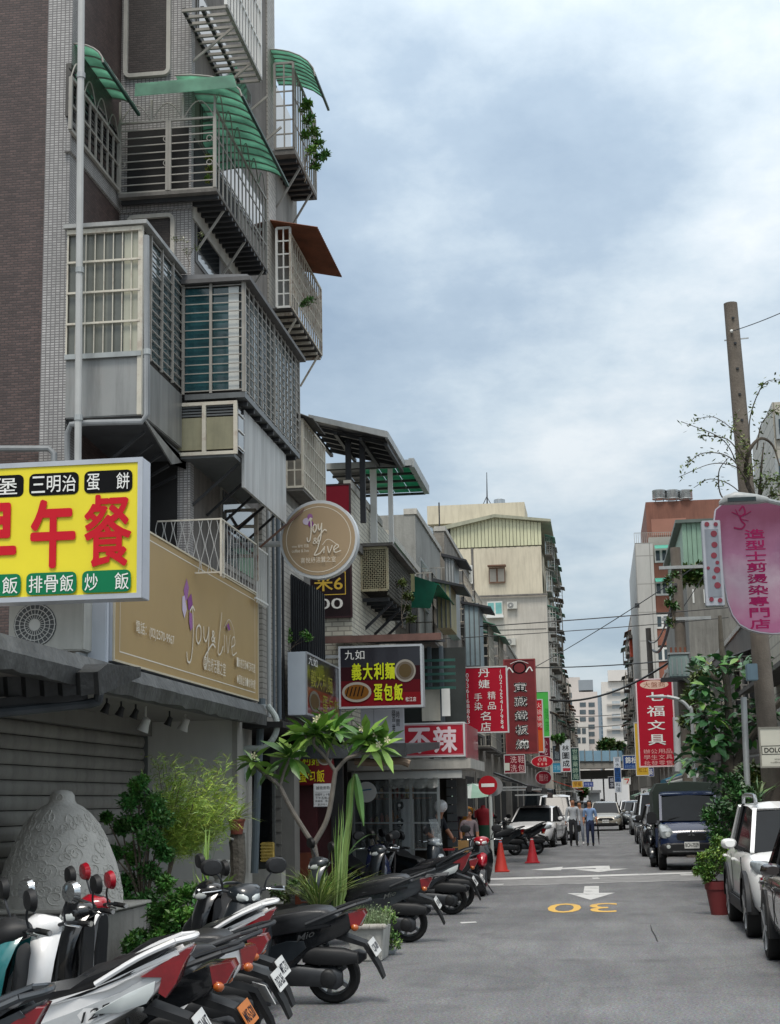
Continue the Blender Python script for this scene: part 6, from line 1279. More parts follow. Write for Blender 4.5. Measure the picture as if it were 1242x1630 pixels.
for (x_, y_, n, L, dy) in ((402, 1212, 13, .30, 0), (462, 1204, 18, .40, 0), (502, 1168, 22, .40, 0), (531, 1163, 18, .40, .1), (582, 1178, 22, .40, 0), (606, 1188, 17, .37, .05), (486, 1168, 13, .36, .05), (425, 1232, 9, .28, 0)):
    c = p(x_, y_)+Vector((0, dy, 0))
    n = int(n*1.35)
    for k in range(n):
        a = 2*pi*k/n+rnd.uniform(-.25, .25); el = rnd.uniform(-.2, 1.15) if k % 4 else rnd.uniform(-1.0, .0)
        put_leaf(o, rnd.choice(PLF), c+Vector((0, 0, rnd.uniform(-.03, .02))), (cos(a)*cos(el), sin(a)*cos(el), sin(el)), L*rnd.uniform(.75, 1.1), rnd.uniform(-.9, .9))
fl = MB()
for (x_, y_) in ((510, 1143), (578, 1160), (600, 1170), (618, 1178), (505, 1146), (605, 1186), (407, 1203)):
    c = p(x_, y_)+Vector((0, -.1, 0))
    for k in range(5): a = k*2*pi/5; fl.add([c, c+Vector((.035*cos(a-.4), -.01, .035*sin(a-.4))), c+Vector((.05*cos(a), -.005, .05*sin(a))), c+Vector((.035*cos(a+.4), -.01, .035*sin(a+.4)))], [(0, 1, 2, 3)])
x = mk('blossoms', fl, M('#e3ddb8', .5, .08, 6), o, smooth=0, fixn=False); x['kind'] = 'stuff'
# tall banana-like shoot and grass clump beneath, long-planter by the black scooter
o = T('banana_plant', 'tall thin plant with one drooping furled leaf beside the plumeria', 'plant', P(545, 1440, Y=20.3)); pb = lambda x, y: P(x, y, Y=20.3)
mk('stem', MB().tube(curve([pb(545, 1440), pb(549, 1380), pb(553, 1320), pb(562, 1245), pb(566, 1232)], 5), [.05-.0018*k for k in range(21)], 7), M('#76904e', .6, .2, 6), o)
lf = M('#6f9a55', .45, .18, 6)
for pts, w_ in (([(566, 1232), (570, 1255), (574, 1285), (579, 1315)], .11), ([(552, 1330), (556, 1290), (558, 1250), (562, 1236)], .09), ([(548, 1370), (565, 1345), (585, 1330), (600, 1328)], .02), ([(550, 1365), (566, 1352), (580, 1350)], .02), ([(545, 1400), (538, 1370), (540, 1330)], .07)):
    c = curve([pb(*q) for q in pts], 6); R = []
    for i, q in enumerate(c): f = i/(len(c)-1); k = w_*sin(pi*min(.97, .12+f*.85)); R.append([q+Vector((-k/2, .01, 0)), q+Vector((0, -.03, 0)), q+Vector((k/2, .01, 0))])
    mk('leaf', MB().loft(R, False, False), lf, o, smooth=60, fixn=False)
blades('big clump of long arching grass under the plumeria', P(508, 1452, Y=19.3), 210, .95, .85, .017, [leafM('#6f8a3f'), leafM('#8fa45a'), leafM('#a9b574'), leafM('#4f6f30')], 9, .9)
blades('tall bundle of pale green stalks right of the plumeria stem', P(536, 1450, Y=19.4), 30, 1.2, .14, .028, [leafM('#86a35c'), leafM('#6a8c48'), leafM('#9db673')], 10, .25, 'stalk_plant', lean=(.05, 0))
b, c_ = cl((480, 1420), 20.6, [(470, 1395, 14, 0), (495, 1390, 16, 0), (455, 1410, 14, 0), (515, 1400, 14, 0), (440, 1405, 12, 0)], 20.6/2500)
bush('scraggly low shrub behind the grass clump', P(480, 1435, Y=20.6), c_, 1100, .06, [G_L, G_O], .012, seed=15)
o = T('planter', 'off-white concrete trough planter of fine greenery behind the black rounded scooter', 'planter', P(588, 1518, Y=17.6))
a = P(555, 1518, Y=17.5); b = P(612, 1475, Y=17.5)
mk('trough', MB().loft([[(a.x+.03, 17.45, 0), (b.x-.03, 17.45, 0), (b.x-.03, 18.0, 0), (a.x+.03, 18.0, 0)], [(a.x, 17.4, b.z), (b.x, 17.4, b.z), (b.x, 18.05, b.z), (a.x, 18.05, b.z)]]), M('#a9a9a4', .85, .15, 3, .5, streak=.4), o, smooth=0, bev=.015)
rim = MB(); rnd = random.Random(7)
for k in range(22): x_ = a.x-.02+(b.x-a.x+.04)*k/21; rim.sph((x_, 17.38+rnd.uniform(-.01, .01), b.z+.01), (.025, .03, .03), 6, 5)
mk('rim', rim, CONC_L, o); mk('soil', MB().box(a.x+.02, b.x-.02, 17.42, 18.03, b.z-.04, b.z+.012), SOIL, o)
mb = [MB(), MB()]
for k in range(700):
    q = Vector((rnd.uniform(a.x, b.x), rnd.uniform(17.4, 18.0), b.z)); d = Vector((rnd.gauss(0, .35), rnd.gauss(-.1, .35), 1)).normalized(); L = rnd.uniform(.1, .26); s_ = Vector((rnd.gauss(0, 1), rnd.gauss(0, 1), 0)).normalized()*.004; mb[k % 2].add([q-s_, q+s_, q+d*L+s_*.4], [(0, 1, 2)])
    if k % 2: small_leaf(mb[0], q+d*L*rnd.uniform(.4, 1), .03, rnd)
for m_, h in zip(mb, ('#8b9b76', '#6f8358')): x = mk('foliage', m_, leafM(h, .2), o, smooth=0, fixn=False); x['kind'] = 'stuff'
b, c_ = cl((628, 1508), 18.2, [(618, 1450, 12, 0), (626, 1462, 10, 0), (620, 1475, 12, 0), (630, 1490, 12, 0), (622, 1500, 14, 0), (636, 1500, 10, 0), (612, 1462, 9, 0)], 18.2/2500)
bush('trailing small-leaved plant spilling from the trough planter', P(625, 1510, Y=18.2), c_, 1000, .05, [G_L, leafM('#7d9a4d')], .01, seed=16, name='trailing_plant', cat='plant')
# ---------------- right side plants
YT = 30.0; pr = lambda x, y: P(x, y, Y=YT)
o = T('broadleaf_tree', 'spreading tree with big dark green leaves over the right-hand shops', 'tree', P(1160, 1395, Y=YT)); tb = MB()
def limb2(pts, r0, r1):
    c = curve([pr(*q[:2])+Vector((0, q[2] if len(q) > 2 else 0, 0)) for q in pts], 5); tb.tube(c, [r0+(r1-r0)*i/(len(c)-1) for i in range(len(c))], 8)
limb2([(1170, 1400), (1166, 1330), (1162, 1260), (1158, 1200)], .16, .12); limb2([(1162, 1240), (1180, 1200), (1205, 1160, -.5), (1235, 1120, -1)], .10, .05); limb2([(1158, 1200), (1135, 1160), (1110, 1130)], .08, .03)
limb2([(1158, 1200), (1160, 1120), (1150, 1040), (1146, 980)], .09, .035); limb2([(1205, 1160, -.5), (1215, 1100, -.6), (1200, 1050)], .05, .02); limb2([(1155, 1110), (1130, 1070), (1115, 1050)], .05, .02); limb2([(1180, 1200), (1188, 1150), (1195, 1110)], .05, .02)
mk('trunk', tb, M('#5a544b', .9, .25, 6, .6), o)
BLF = []
for h in ('#2f5733', '#3f6d3a', '#4f8038', '#6a9040', '#284a30'):
    pt, fs = leaf_pts((0, 0, 0), (1, 0, 0), (0, 0, 1), 1, .58, .25); me = bpy.data.meshes.new('broad_leaf'); me.from_pydata([tuple(v) for v in pt], [], fs); me.materials.append(M(h, .36, .15, 3)); me.shade_smooth(); BLF.append(me)
rnd = random.Random(21)
for (x_, y_, r, n, L) in ((1110, 1060, 20, 16, .28), (1125, 1095, 24, 20, .3), (1150, 1065, 22, 16, .3), (1180, 1060, 22, 16, .32), (1205, 1050, 18, 12, .32), (1140, 1130, 26, 24, .34), (1120, 1150, 24, 20, .34), (1165, 1150, 24, 20, .36), (1128, 1185, 22, 18, .36), (1150, 1180, 20, 16, .34), (1190, 1125, 18, 10, .34), (1100, 1210, 22, 18, .36), (1135, 1225, 20, 14, .34), (1118, 1105, 16, 10, .3), (1195, 1165, 20, 12, .32), (1225, 1130, 18, 10, .3), (1108, 1180, 14, 10, .3), (1150, 1255, 20, 12, .3)):
    for k in range(int(n*2.4)):
        c = pr(x_+rnd.gauss(0, r*.6), y_+rnd.gauss(0, r*.45))+Vector((0, rnd.uniform(-.6, .6), 0)); a = rnd.uniform(0, 2*pi); el = rnd.uniform(-.7, .4)
        put_leaf(o, BLF[min(4, int(abs(rnd.gauss(0, 1.5))))], c, (cos(a)*cos(el), sin(a)*cos(el), sin(el)), L*.78*rnd.uniform(.6, 1.15), rnd.uniform(-.6, .6), rnd.uniform(.7, 1.1))
def pbush(label, bpx, Y, pts, n, L, mats, seed, tr=.02, **k):
    b, c_ = cl(bpx, Y, pts, Y/2500); return bush(label, b, [(x, y, z, r) for x, y, z, r in c_], n, L, mats, tr, seed=seed, **k)
pbush('dense dark hedge-like shrub between the truck and the white car', (1165, 1420), 25.5, [(1150, 1290, 26, 0), (1175, 1275, 26, .2), (1140, 1320, 24, 0), (1160, 1340, 28, 0), (1180, 1310, 26, .2), (1145, 1365, 26, 0), (1165, 1380, 24, 0), (1130, 1300, 14, 0), (1190, 1345, 20, .2), (1170, 1245, 20, .5), (1195, 1270, 24, .5)], 5200, .09, [G_D, G_M, leafM('#2b4d24')], 30)
pbush('mixed green shrubs above the white car roof', (1210, 1390), 27.5, [(1200, 1255, 26, 0), (1225, 1265, 28, 0), (1190, 1230, 22, 0), (1215, 1235, 24, 0), (1240, 1245, 26, 0), (1180, 1260, 20, 0), (1250, 1280, 26, 0)], 3600, .10, [G_M, G_L, G_O, leafM('#7d8a4a')], 31)
blades('spiky pale yucca-like plant behind the white car', P(1205, 1280, Y=26.5), 40, .8, .9, .05, [leafM('#5f8048'), leafM('#8fa86a')], 32, .8, 'yucca_plant')
b = P(1147, 1456, Z=0); zr = P(1135, 1403, Y=b.y).z; o = T('flower_pot', 'large dark red plastic pot of leafy greens beside the white car', 'plant pot', (b.x, b.y, 0))
mk('pot', MB().lathe([(.001, 0), (.13, 0), (.135, .03), (.185, zr-.12), (.20, zr-.11), (.21, zr), (.185, zr), (.175, zr-.06), (.001, zr-.06)], 28, (b.x, b.y, 0)), M('#6f2a2c', .55, .12, 4, streak=.15), o); mk('soil', MB().lathe([(.001, zr-.03), (.178, zr-.03)], 20, (b.x, b.y, 0)), SOIL, o)
pbush('round leafy plant growing in the dark red pot', (1141, 1402), b.y, [(1120, 1372, 15, 0), (1140, 1360, 17, 0), (1158, 1350, 16, .05), (1130, 1385, 15, -.05), (1150, 1378, 18, 0), (1115, 1385, 10, 0), (1165, 1372, 12, .1), (1126, 1395, 11, -.1), (1145, 1340, 12, .1)], 3600, .06, [G_L, leafM('#7d9a3f'), leafM('#5d8038')], 33, .012, name='potted_plant', cat='plant')
pbush('mossy mixed greenery on the old wall behind the transformer', (1115, 1230), 41, [(1110, 1085, 16, 0), (1125, 1070, 18, 0), (1100, 1110, 16, 0), (1120, 1110, 16, 0), (1095, 1150, 14, 0), (1115, 1140, 14, 0), (1105, 1180, 12, 0)], 2200, .15, [leafM('#5a6a38'), G_O, leafM('#7d8550')], 34, .06)
pbush('drooping shrub on the roof edge beside the dotted steel box', (1112, 930), 60, [(1095, 912, 13, 0), (1112, 908, 15, 0), (1128, 905, 14, 0), (1105, 922, 12, 0), (1122, 920, 13, 0), (1140, 900, 12, 0), (1090, 925, 8, 0)], 1500, .3, [G_L, G_O, leafM('#3a5a2a')], 35, .05, name='roof_shrub')
pbush('vine growing up the transformer pole', (1072, 1000), 44, [(1072, 915, 7, 0), (1070, 940, 8, 0), (1074, 965, 7, 0), (1068, 990, 7, 0), (1064, 925, 6, 0), (1064, 960, 6, 0)], 600, .14, [G_M, G_O], 36, .03, name='vine', cat='vine')
# bare, sparsely leaved creeper over the pole top
YC = 26.0; o = T('creeper', 'sparse arching creeper with bare twigs over the leaning pole', 'creeper', P(1205, 800, Y=YC)); tb = MB(); lb = [MB(), MB()]; rnd = random.Random(40)
pcx = lambda x, y: P(x, y, Y=YC)
for pts, r, nl in (([(1205, 800), (1190, 760), (1190, 725), (1210, 700), (1232, 705), (1242, 740)], .045, 4), ([(1210, 790), (1212, 740), (1216, 705)], .025, 4), ([(1200, 790), (1180, 745), (1150, 700), (1085, 668)], .012, 30), ([(1185, 740), (1160, 700), (1125, 690), (1115, 692)], .01, 26), ([(1190, 770), (1160, 730), (1120, 718), (1092, 738)], .01, 26), ([(1195, 720), (1196, 660), (1215, 615), (1245, 608)], .01, 30), ([(1205, 715), (1215, 670), (1250, 640)], .01, 26), ([(1195, 760), (1165, 745), (1130, 740), (1080, 762)], .008, 12), ([(1180, 800), (1150, 790), (1145, 750), (1160, 730)], .014, 10), ([(1190, 745), (1175, 715), (1168, 680), (1175, 655)], .01, 24), ([(1200, 800), (1165, 770), (1130, 765), (1105, 775)], .008, 14), ([(1195, 725), (1180, 700), (1140, 668), (1110, 664)], .008, 26), ([(1210, 790), (1225, 760), (1245, 770)], .02, 24), ([(1215, 800), (1230, 785), (1250, 790)], .02, 30), ([(1190, 780), (1195, 750), (1215, 735)], .012, 16)):
    c = curve([pcx(*q)+Vector((0, rnd.uniform(-.2, .2), 0)) for q in pts], 8); tb.tube(c, [r*(1-.8*i/(len(c)-1))+.003 for i in range(len(c))], 5)
    for k in range(nl*2): i = rnd.randrange(len(c)//3, len(c)); small_leaf(lb[k % 2], c[i]+Vector([rnd.gauss(0, .035) for _ in range(3)]), rnd.uniform(.05, .10), rnd, -.6)
clump(lb[0], pcx(1225, 770), (.25, .3, .2), 200, .09, rnd); clump(lb[1], pcx(1185, 730), (.12, .2, .4), 160, .08, rnd)
mk('stem', tb, M('#4d463d', .9, .25, 6, .4), o)
for mb, h in zip(lb, ('#52632f', '#6d7a40')): x = mk('leaves', mb, leafM(h), o, smooth=0, fixn=False); x['kind'] = 'stuff'
# foliage far down the street and on balconies
def fartree(label, px, py, rx_, ry_, Y, n, L, seed, mats=(G_D, G_M, G_O)):
    k = Y/2500; rnd = random.Random(seed); pts = [(px+rnd.uniform(-1, 1)*rx_*.7, py+rnd.uniform(-1, .8)*ry_*.6, ry_*rnd.uniform(.4, .7), rnd.uniform(-.5, .5)) for _ in range(9)]
    return pbush(label, (px, 1296 if Y > 100 else py+ry_*3), Y, pts, n, L, list(mats), seed, .12, name='street_tree', cat='tree')
fartree('dark rounded tree crown above the footbridge, centre', 962, 1186, 16, 10, 262, 1500, .8, 50); fartree('dark tree crown above the footbridge, right of the centre one', 985, 1188, 14, 9, 264, 1300, .8, 51)
fartree('leafy overhang above the small light blue sign', 886, 1178, 12, 6, 82, 900, .22, 52, (G_M, G_L)); fartree('shaded tree clump beyond the red tin roof', 926, 1262, 9, 10, 120, 800, .35, 53)
pbush('green potted plants hanging out of the top balcony cage', (485, 290), 21.3, [(485, 170, 9, 0), (492, 190, 10, 0), (500, 205, 10, .1), (488, 215, 9, 0), (505, 225, 10, .1), (495, 240, 11, 0), (510, 245, 9, .1), (490, 165, 7, 0), (515, 235, 7, .2), (500, 258, 9, .1)], 1500, .075, [G_L, leafM('#6f9440'), G_M], 60, .008, name='hanging_plant', cat='plant')
pbush('dry twiggy plant on the sill under the big balcony cage', (300, 425), 17.4, [(290, 385, 12, 0), (310, 395, 10, 0), (320, 375, 10, 0), (300, 400, 9, 0), (278, 380, 7, 0)], 160, .035, [leafM('#8a8a72'), G_O], 61, .004, name='twiggy_plant', cat='plant')
pbush('small shrub hanging from the rust-roofed balcony cage', (490, 490), 22.5, [(488, 480, 8, 0), (497, 478, 7, 0), (482, 485, 5, 0)], 220, .06, [G_M, G_L], 62, .006, name='hanging_plant', cat='plant')
pbush('vine climbing the black fin cladding', (455, 1060), 23.5, [(456, 1005, 6, 0), (458, 1020, 7, 0), (454, 1035, 6, 0), (488, 1010, 7, -.1), (493, 1018, 7, -.1)], 500, .07, [leafM('#4d7a30'), G_L], 63, .008, name='vine', cat='vine')
pbush('weeds trailing down from the lattice balcony', (640, 1000), 30.0, [(636, 925, 9, .5), (642, 940, 10, .8), (640, 960, 8, .8), (646, 975, 8, 1)], 700, .09, [G_O, leafM('#6f7a45')], 64, .01, name='vine', cat='vine')
pbush('potted green behind the bars of the big balcony cage', (335, 290), 17.9, [(333, 250, 7, 0), (334, 270, 8, 0), (330, 285, 6, 0)], 400, .05, [leafM('#5d7a30'), leafM('#8a8a3a')], 65, .008, name='potted_plant', cat='plant')
# ================================================================= scooters
RUB = M('#141414', .8, .2, 8); RIM = M('#7b7d7f', .35, .1, 6, metal=.7); CHROME = M('#c9cbcc', .12, .05, 3, metal=.95); SEATM = M('#1b1c1f', .36, .2, 8, .12, bsc=120)
PLAS = M('#1a1b1d', .55, .25, 6); METD = M('#3b3d40', .45, .2, 6, metal=.5); LENS = M('#c4cac9', .08, .08, 3, coat=1.); LENS_R = M('#7d101a', .15, .25, 9, coat=1.); LENS_O = M('#b0581c', .15, .1, 5, coat=1.)
MIRG = M('#8fa0a8', .03, .05, 2, metal=.9)
def scooter(label, loc, rz, body, accent=None, lean=0., lock=.65, plate='ABC-123', plate_bg=None, style='sport', windscreen=False, seatm=None, cover=None, mir=None, group='parked scooters', tail='red', rack=False, name='scooter', tailm=None):
    """x forward, y to the rider's left, origin on the ground between the wheels"""
    accent = accent or PLAS; cover = cover or body; seatm = seatm or SEATM
    k = {'sport': .06, 'round': .0, 'retro': .01}[style]
    o = T(name, label, 'scooter', loc, rz, group); o.rotation_euler = (lean, 0, rz)
    def L(nm, mb, mt, par=None, **kw): kw.setdefault('smooth', 40); return mk(nm, mb, mt, par or o, local=True, **kw)
    xr, xf, R = -.62, .66, .235
    rev = lambda cx, cz, pr, n=26: MB().lathe(pr, n, (cx, 0, cz), 'y')
    def wheel(cx, nm='wheel', M_=None):
        t_ = rev(cx, R, [(R-.075, -.045), (R-.03, -.06), (R-.006, -.04), (R, 0), (R-.006, .04), (R-.03, .06), (R-.075, .045), (R-.075, -.045)])
        r_ = rev(cx, R, [(R-.072, -.04), (R-.09, -.03), (R-.09, .03), (R-.072, .04)], 24)
        for a in range(5):
            c, s = cos(a*2*pi/5), sin(a*2*pi/5); r_.bar((cx+.03*c, 0, R+.03*s), (cx+(R-.08)*c, 0, R+(R-.08)*s), .035, .05, (0, 1, 0))
        r_.lathe([(.001, -.05), (.045, -.05), (.05, 0), (.045, .05), (.001, .05)], 14, (cx, 0, R), 'y')
        if M_: t_.xf(M_); r_.xf(M_)
        w_ = L(nm, t_, RUB); L('rim', r_, RIM, w_); return w_
    wheel(xr)
    # seat, body and tail: side outlines pillowed across the width
    def wid(x):
        for (a, p), (b, q) in zip(W_, W_[1:]):
            if b <= x <= a: return p+(q-p)*(a-x)/(a-b)
        return W_[0][1] if x > W_[0][0] else W_[-1][1]
    W_ = [(.16, .12), (.0, .155), (-.3, .175), (-.6, .155), (-.8, .105), (-.95, .055)]
    def slab(pf, ws=1., y0=-1., y1=1., sh=.9):
        cx = sum(a for a, _ in pf)/len(pf); cz = sum(b for _, b in pf)/len(pf); lay = ((0, sh), (.06, .965), (.2, 1), (.5, 1), (.8, 1), (.94, .965), (1, sh)); R_ = []
        for t_, q in lay:
            y = y0+(y1-y0)*t_; R_.append([(cx+(a-cx)*q, y*wid(a)*ws, cz+(b-cz)*q) for a, b in pf])
        return MB().loft(R_)
    PF = {'sport': [(.14, .27), (.13, .58), (-.02, .64), (-.32, .69), (-.6, .79), (-.84, .905), (-.94, .945), (-.93, .89), (-.83, .77), (-.7, .65), (-.55, .57), (-.4, .50), (-.27, .38), (-.13, .26)],
          'round': [(.15, .26), (.15, .56), (-.05, .64), (-.35, .67), (-.6, .72), (-.78, .79), (-.86, .79), (-.85, .70), (-.76, .60), (-.6, .54), (-.44, .47), (-.3, .33), (-.12, .25)]}
    SF = {'sport': [(.2, .57), (.13, .66), (-.05, .70), (-.28, .735), (-.38, .80), (-.6, .875), (-.80, .955), (-.84, .935), (-.62, .80), (-.35, .69), (-.02, .63), (.13, .56)],
          'round': [(.17, .52), (.11, .67), (-.03, .755), (-.22, .79), (-.45, .825), (-.6, .815), (-.70, .75), (-.64, .67), (-.3, .62), (.0, .57), (.1, .51)]}
    stl = 'sport' if style == 'sport' else 'round'
    bd = L('body', slab(PF[stl]), tailm or body, smooth=55)
    AP = [(.02, .50), (-.26, .60), (-.56, .71), (-.88, .88), (-.84, .81), (-.56, .62), (-.28, .49), (-.0, .42)] if stl == 'sport' else [(.04, .38), (-.06, .50), (-.25, .56), (-.40, .56), (-.42, .50), (-.3, .40), (-.12, .32), (.0, .31)]
    AP2 = [(-.10, .655), (-.4, .735), (-.86, .925), (-.88, .90), (-.5, .73), (-.1, .63)]
    for s in (-1, 1):
        a_, b_ = (.97, 1.035) if s > 0 else (-1.035, -.97)
        L('side_panel', slab(AP, 1, a_, b_, .97), accent if style != 'retro' else CHROME, bd)
        if stl == 'sport': L('trim_strip', slab(AP2, 1, a_*1.01, b_*1.05, .97), body, bd)
        bt = MB(); put_text(bt, {'sport': '125', 'round': 'Mio'}[stl], 0, .15, 0, .055, .01, True, .3); bt.v = [(-.34+v[0]*-1+.0, 0, .535+v[2]+.3*v[0]*0) for v in bt.v]
        bt.v = [(x_, s*(wid(x_)*1.04+.002), z_+(-.3-x_)*.35) for x_, _, z_ in bt.v] if s > 0 else []
        if bt.v: L('badge', bt, CHROME if body is not WHITE_P else PLAS, bd, smooth=0, fixn=False)
    L('seat', slab(SF[stl], 1.02, sh=.86), seatm, smooth=60)
    gr = MB(); g0 = .115 if stl == 'sport' else 0
    for s in (-1, 1): gr.tube(curve([(-.42, s*.165, .70+g0*.5), (-.66, s*.15, .79+g0*.9), (-.86, s*.10, .855+g0*1.05)], 4), [.017]*9, 7)
    gr.tube(curve([(-.86, .10, .855+g0*1.05), (-.95, .05, .875+g0), (-.95, -.05, .875+g0), (-.86, -.10, .855+g0*1.05)], 5), .015, 7); L('grab_rail', gr, body if style == 'sport' else METD)
    if tail == 'sport' and stl == 'sport':
        TL = [(-.66, .79), (-.92, .935), (-.955, .935), (-.90, .84), (-.86, .74), (-.80, .66), (-.76, .69), (-.78, .78)]
        L('tail_light', slab(TL, 1.06, sh=.93), LENS_R, smooth=30)
        IL = [(-.40, .60), (-.60, .705), (-.75, .765), (-.74, .70), (-.70, .645), (-.55, .60)]
        for s in (-1, 1): L('indicator', slab(IL, 1, *((1.0, 1.07) if s > 0 else (-1.07, -1.0)), sh=.95), LENS)
    else:
        TL = [(-.78, .78), (-.91, .80), (-.93, .76), (-.88, .67), (-.80, .64)]
        L('tail_light', slab(TL, 1.05, sh=.9), LENS_R)
        for s in (-1, 1): L('indicator', MB().sph((-.84, s*.115, .66), (.035, .03, .03), 10, 6), LENS_O)
    # rear mudguard with plate
    mg = MB().loft([[(-.70, y, .60+k*.4) for y in (-.08, .08)]+[(-.66, y, .56+k*.4) for y in (.08, -.08)], [(-.92, y, .52+k*.4) for y in (-.075, .075)]+[(-.90, y, .49+k*.4) for y in (.075, -.075)], [(-1.03, y, .33) for y in (-.07, .07)]+[(-1.01, y, .31) for y in (.07, -.07)], [(-1.07, y, .22) for y in (-.055, .055)]+[(-1.055, y, .21) for y in (.055, -.055)]])
    L('rear_mudguard', mg, PLAS)
    d = Vector((-.11, 0, -.19)).normalized(); c0 = Vector((-.935, 0, .535+k*.4)); n_ = Vector((-d.z, 0, d.x))*-1
    if n_.x > 0: n_ = -n_
    c0 = c0+n_*.02; up = -d; M_ = face_xf(c0+d*.075, (0, -1, 0), up)
    pl = MB().box(-.13, .13, 0, .006, -.07, .07); pl.xf(M_); pb_ = L('number_plate', pl, plate_bg or M('#d9dad8', .45, .04, 4), bev=.0)
    tx = MB(); put_text(tx, plate, -.11, .11, -.045, .03, .01); tx.v = [(v[0], -.002, v[2]) for v in tx.v]; tx.xf(M_); L('lettering', tx, ink('#1d2230'), pb_, smooth=0, fixn=False)
    # engine, air box, exhaust, shock, stands
    L('engine_case', MB().loft([sec(.02, .27, .06, .07, 3, 12, .09), sec(-.15, .27, .075, .10, 3, 12, .11), sec(-.5, .25, .07, .085, 3, 12, .115), sec(-.66, .235, .06, .10, 2.4, 12, .115), sec(-.72, .235, .03, .06, 2.2, 12, .115)]), METD)
    L('drive_cover', MB().lathe([(.001, .19), (.055, .187), (.075, .175), (.085, .15)], 18, (-.6, 0, .24), 'y').xf(Matrix.Identity(4)), PLAS)
    L('air_box', MB().loft([sec(-.38, .42, .04, .05, 3, 12, .12), sec(-.5, .43, .06, .08, 3, 12, .13), sec(-.74, .42, .06, .075, 3, 12, .13), sec(-.86, .41, .035, .045, 3, 12, .125)]), PLAS)
    L('exhaust', MB().loft([sec(-.1, .22, .02, .02, 2, 10, -.12), sec(-.28, .22, .03, .03, 2, 10, -.15), sec(-.36, .27, .06, .065, 2.2, 10, -.17), sec(-.82, .36, .06, .065, 2.2, 10, -.18), sec(-.88, .37, .03, .03, 2.2, 10, -.18)]), METD)
    sp = MB().tube([(-.66, .10, .26), (-.58, .10, .56)], .014, 8)
    for q in range(7): sp.lathe([(.022, -.008), (.034, 0), (.022, .008)], 10, (-.648+.0114*q*1.0, .10, .32+.032*q))
    L('shock_absorber', sp, METD)
    L('side_stand', MB().tube([(-.05, .10, .2), (-.02, .16, .10), (-.0, .22, .015)], .012, 7), METD)
    # floorboard, spine, leg shield, nose
    L('floorboard', MB().loft([sec(.0, .27, .14, .045, 4), sec(.2, .255, .155, .035, 4), sec(.4, .27, .15, .04, 4), sec(.5, .34, .13, .06, 4)]), PLAS)
    L('under_cowl', MB().loft([sec(-.05, .22, .10, .05, 3), sec(.35, .20, .11, .05, 3), sec(.48, .26, .09, .06, 3)]), accent)
    ls = MB(); P_ = [(.43, .30, .15, .02), (.46, .45, .19, .035), (.47, .62, .215, .045), (.44, .78, .20, .05), (.40, .90, .14, .05), (.37, .96, .08, .04)]
    rings = []
    for (x, z, hw, dp) in P_:
        ring = []
        for q in range(13): a = pi*q/12; ring.append((x+.03+(.10+dp)*sin(a)**.8, hw*cos(a), z))
        for q in range(12, -1, -1): a = pi*q/12; ring.append((x+(.05+dp)*sin(a), hw*.93*cos(a), z))
        rings.append(ring)
    L('leg_shield', ls.loft(rings), body)
    L('inner_panel', MB().loft([sec(.40, .36, .11, .06, 3), sec(.43, .55, .15, .16, 3.5), sec(.40, .80, .13, .10, 3)]), PLAS)
    if style != 'retro':
        L('nose', MB().loft([sec(.52, .62, .12, .16, 2.6), sec(.62, .64, .10, .13, 2.6), sec(.70, .60, .06, .09, 2.4), sec(.74, .57, .02, .03, 2.2)]), cover)
    # steering group turned by the lock
    ax = Vector((.50, 0, .9)); ST = Matrix.Translation((.5, 0, 0)) @ Matrix.Rotation(lock, 4, 'Z') @ Matrix.Translation((-.5, 0, 0))
    wheel(xf, 'wheel', ST)
    SL = lambda nm, mb, mt, par=None, **kw: L(nm, mb.xf(ST), mt, par, **kw)
    fm = MB(); rg = []
    for q in range(9):
        a = radians(-25+q*18); rr = R+.035; rg.append([(xf+rr*cos(a)-.0, y, R+rr*sin(a)-(.02 if abs(y) > .05 else 0)) for y in (-.075, -.05, 0, .05, .075)]+[(xf+(rr-.02)*cos(a), y, R+(rr-.02)*sin(a)-.02) for y in (.07, 0, -.07)])
    SL('front_fender', fm.loft(rg), body if style != 'retro' else body)
    fk = MB()
    for s in (-1, 1): fk.tube([(xf, s*.075, R), (.57, s*.075, .52)], .02, 8)
    fk.tube([(.575, 0, .5), (.46, 0, .96)], .03, 8); SL('fork', fk, METD)
    hb = MB().tube(curve([(.36, .34, 1.0), (.42, .2, 1.0), (.47, 0, .96), (.42, -.2, 1.0), (.36, -.34, 1.0)], 4), .012, 7); SL('handlebar', hb, METD)
    SL('handlebar_cover', MB().loft([sec(.36, .97, .07, .04, 2.6), sec(.42, .98, .15, .06, 2.6), sec(.50, .97, .14, .085, 2.4), sec(.57, .95, .09, .07, 2.4), sec(.60, .94, .03, .03, 2.2)]), cover)
    if style == 'retro': SL('headlight', MB().lathe([(.001, .66), (.05, .655), (.075, .63), (.08, .58), (.07, .54), (.001, .52)], 18, (0, 0, .93), 'x'), LENS)
    else:
        for s in (-1, 1): SL('headlight', MB().loft([sec(.50, .955, .02, .03, 2.2, 10, s*.10), sec(.565, .945, .045, .045, 2.2, 10, s*.055), sec(.61, .93, .015, .015, 2.2, 10, s*.03)]), LENS)
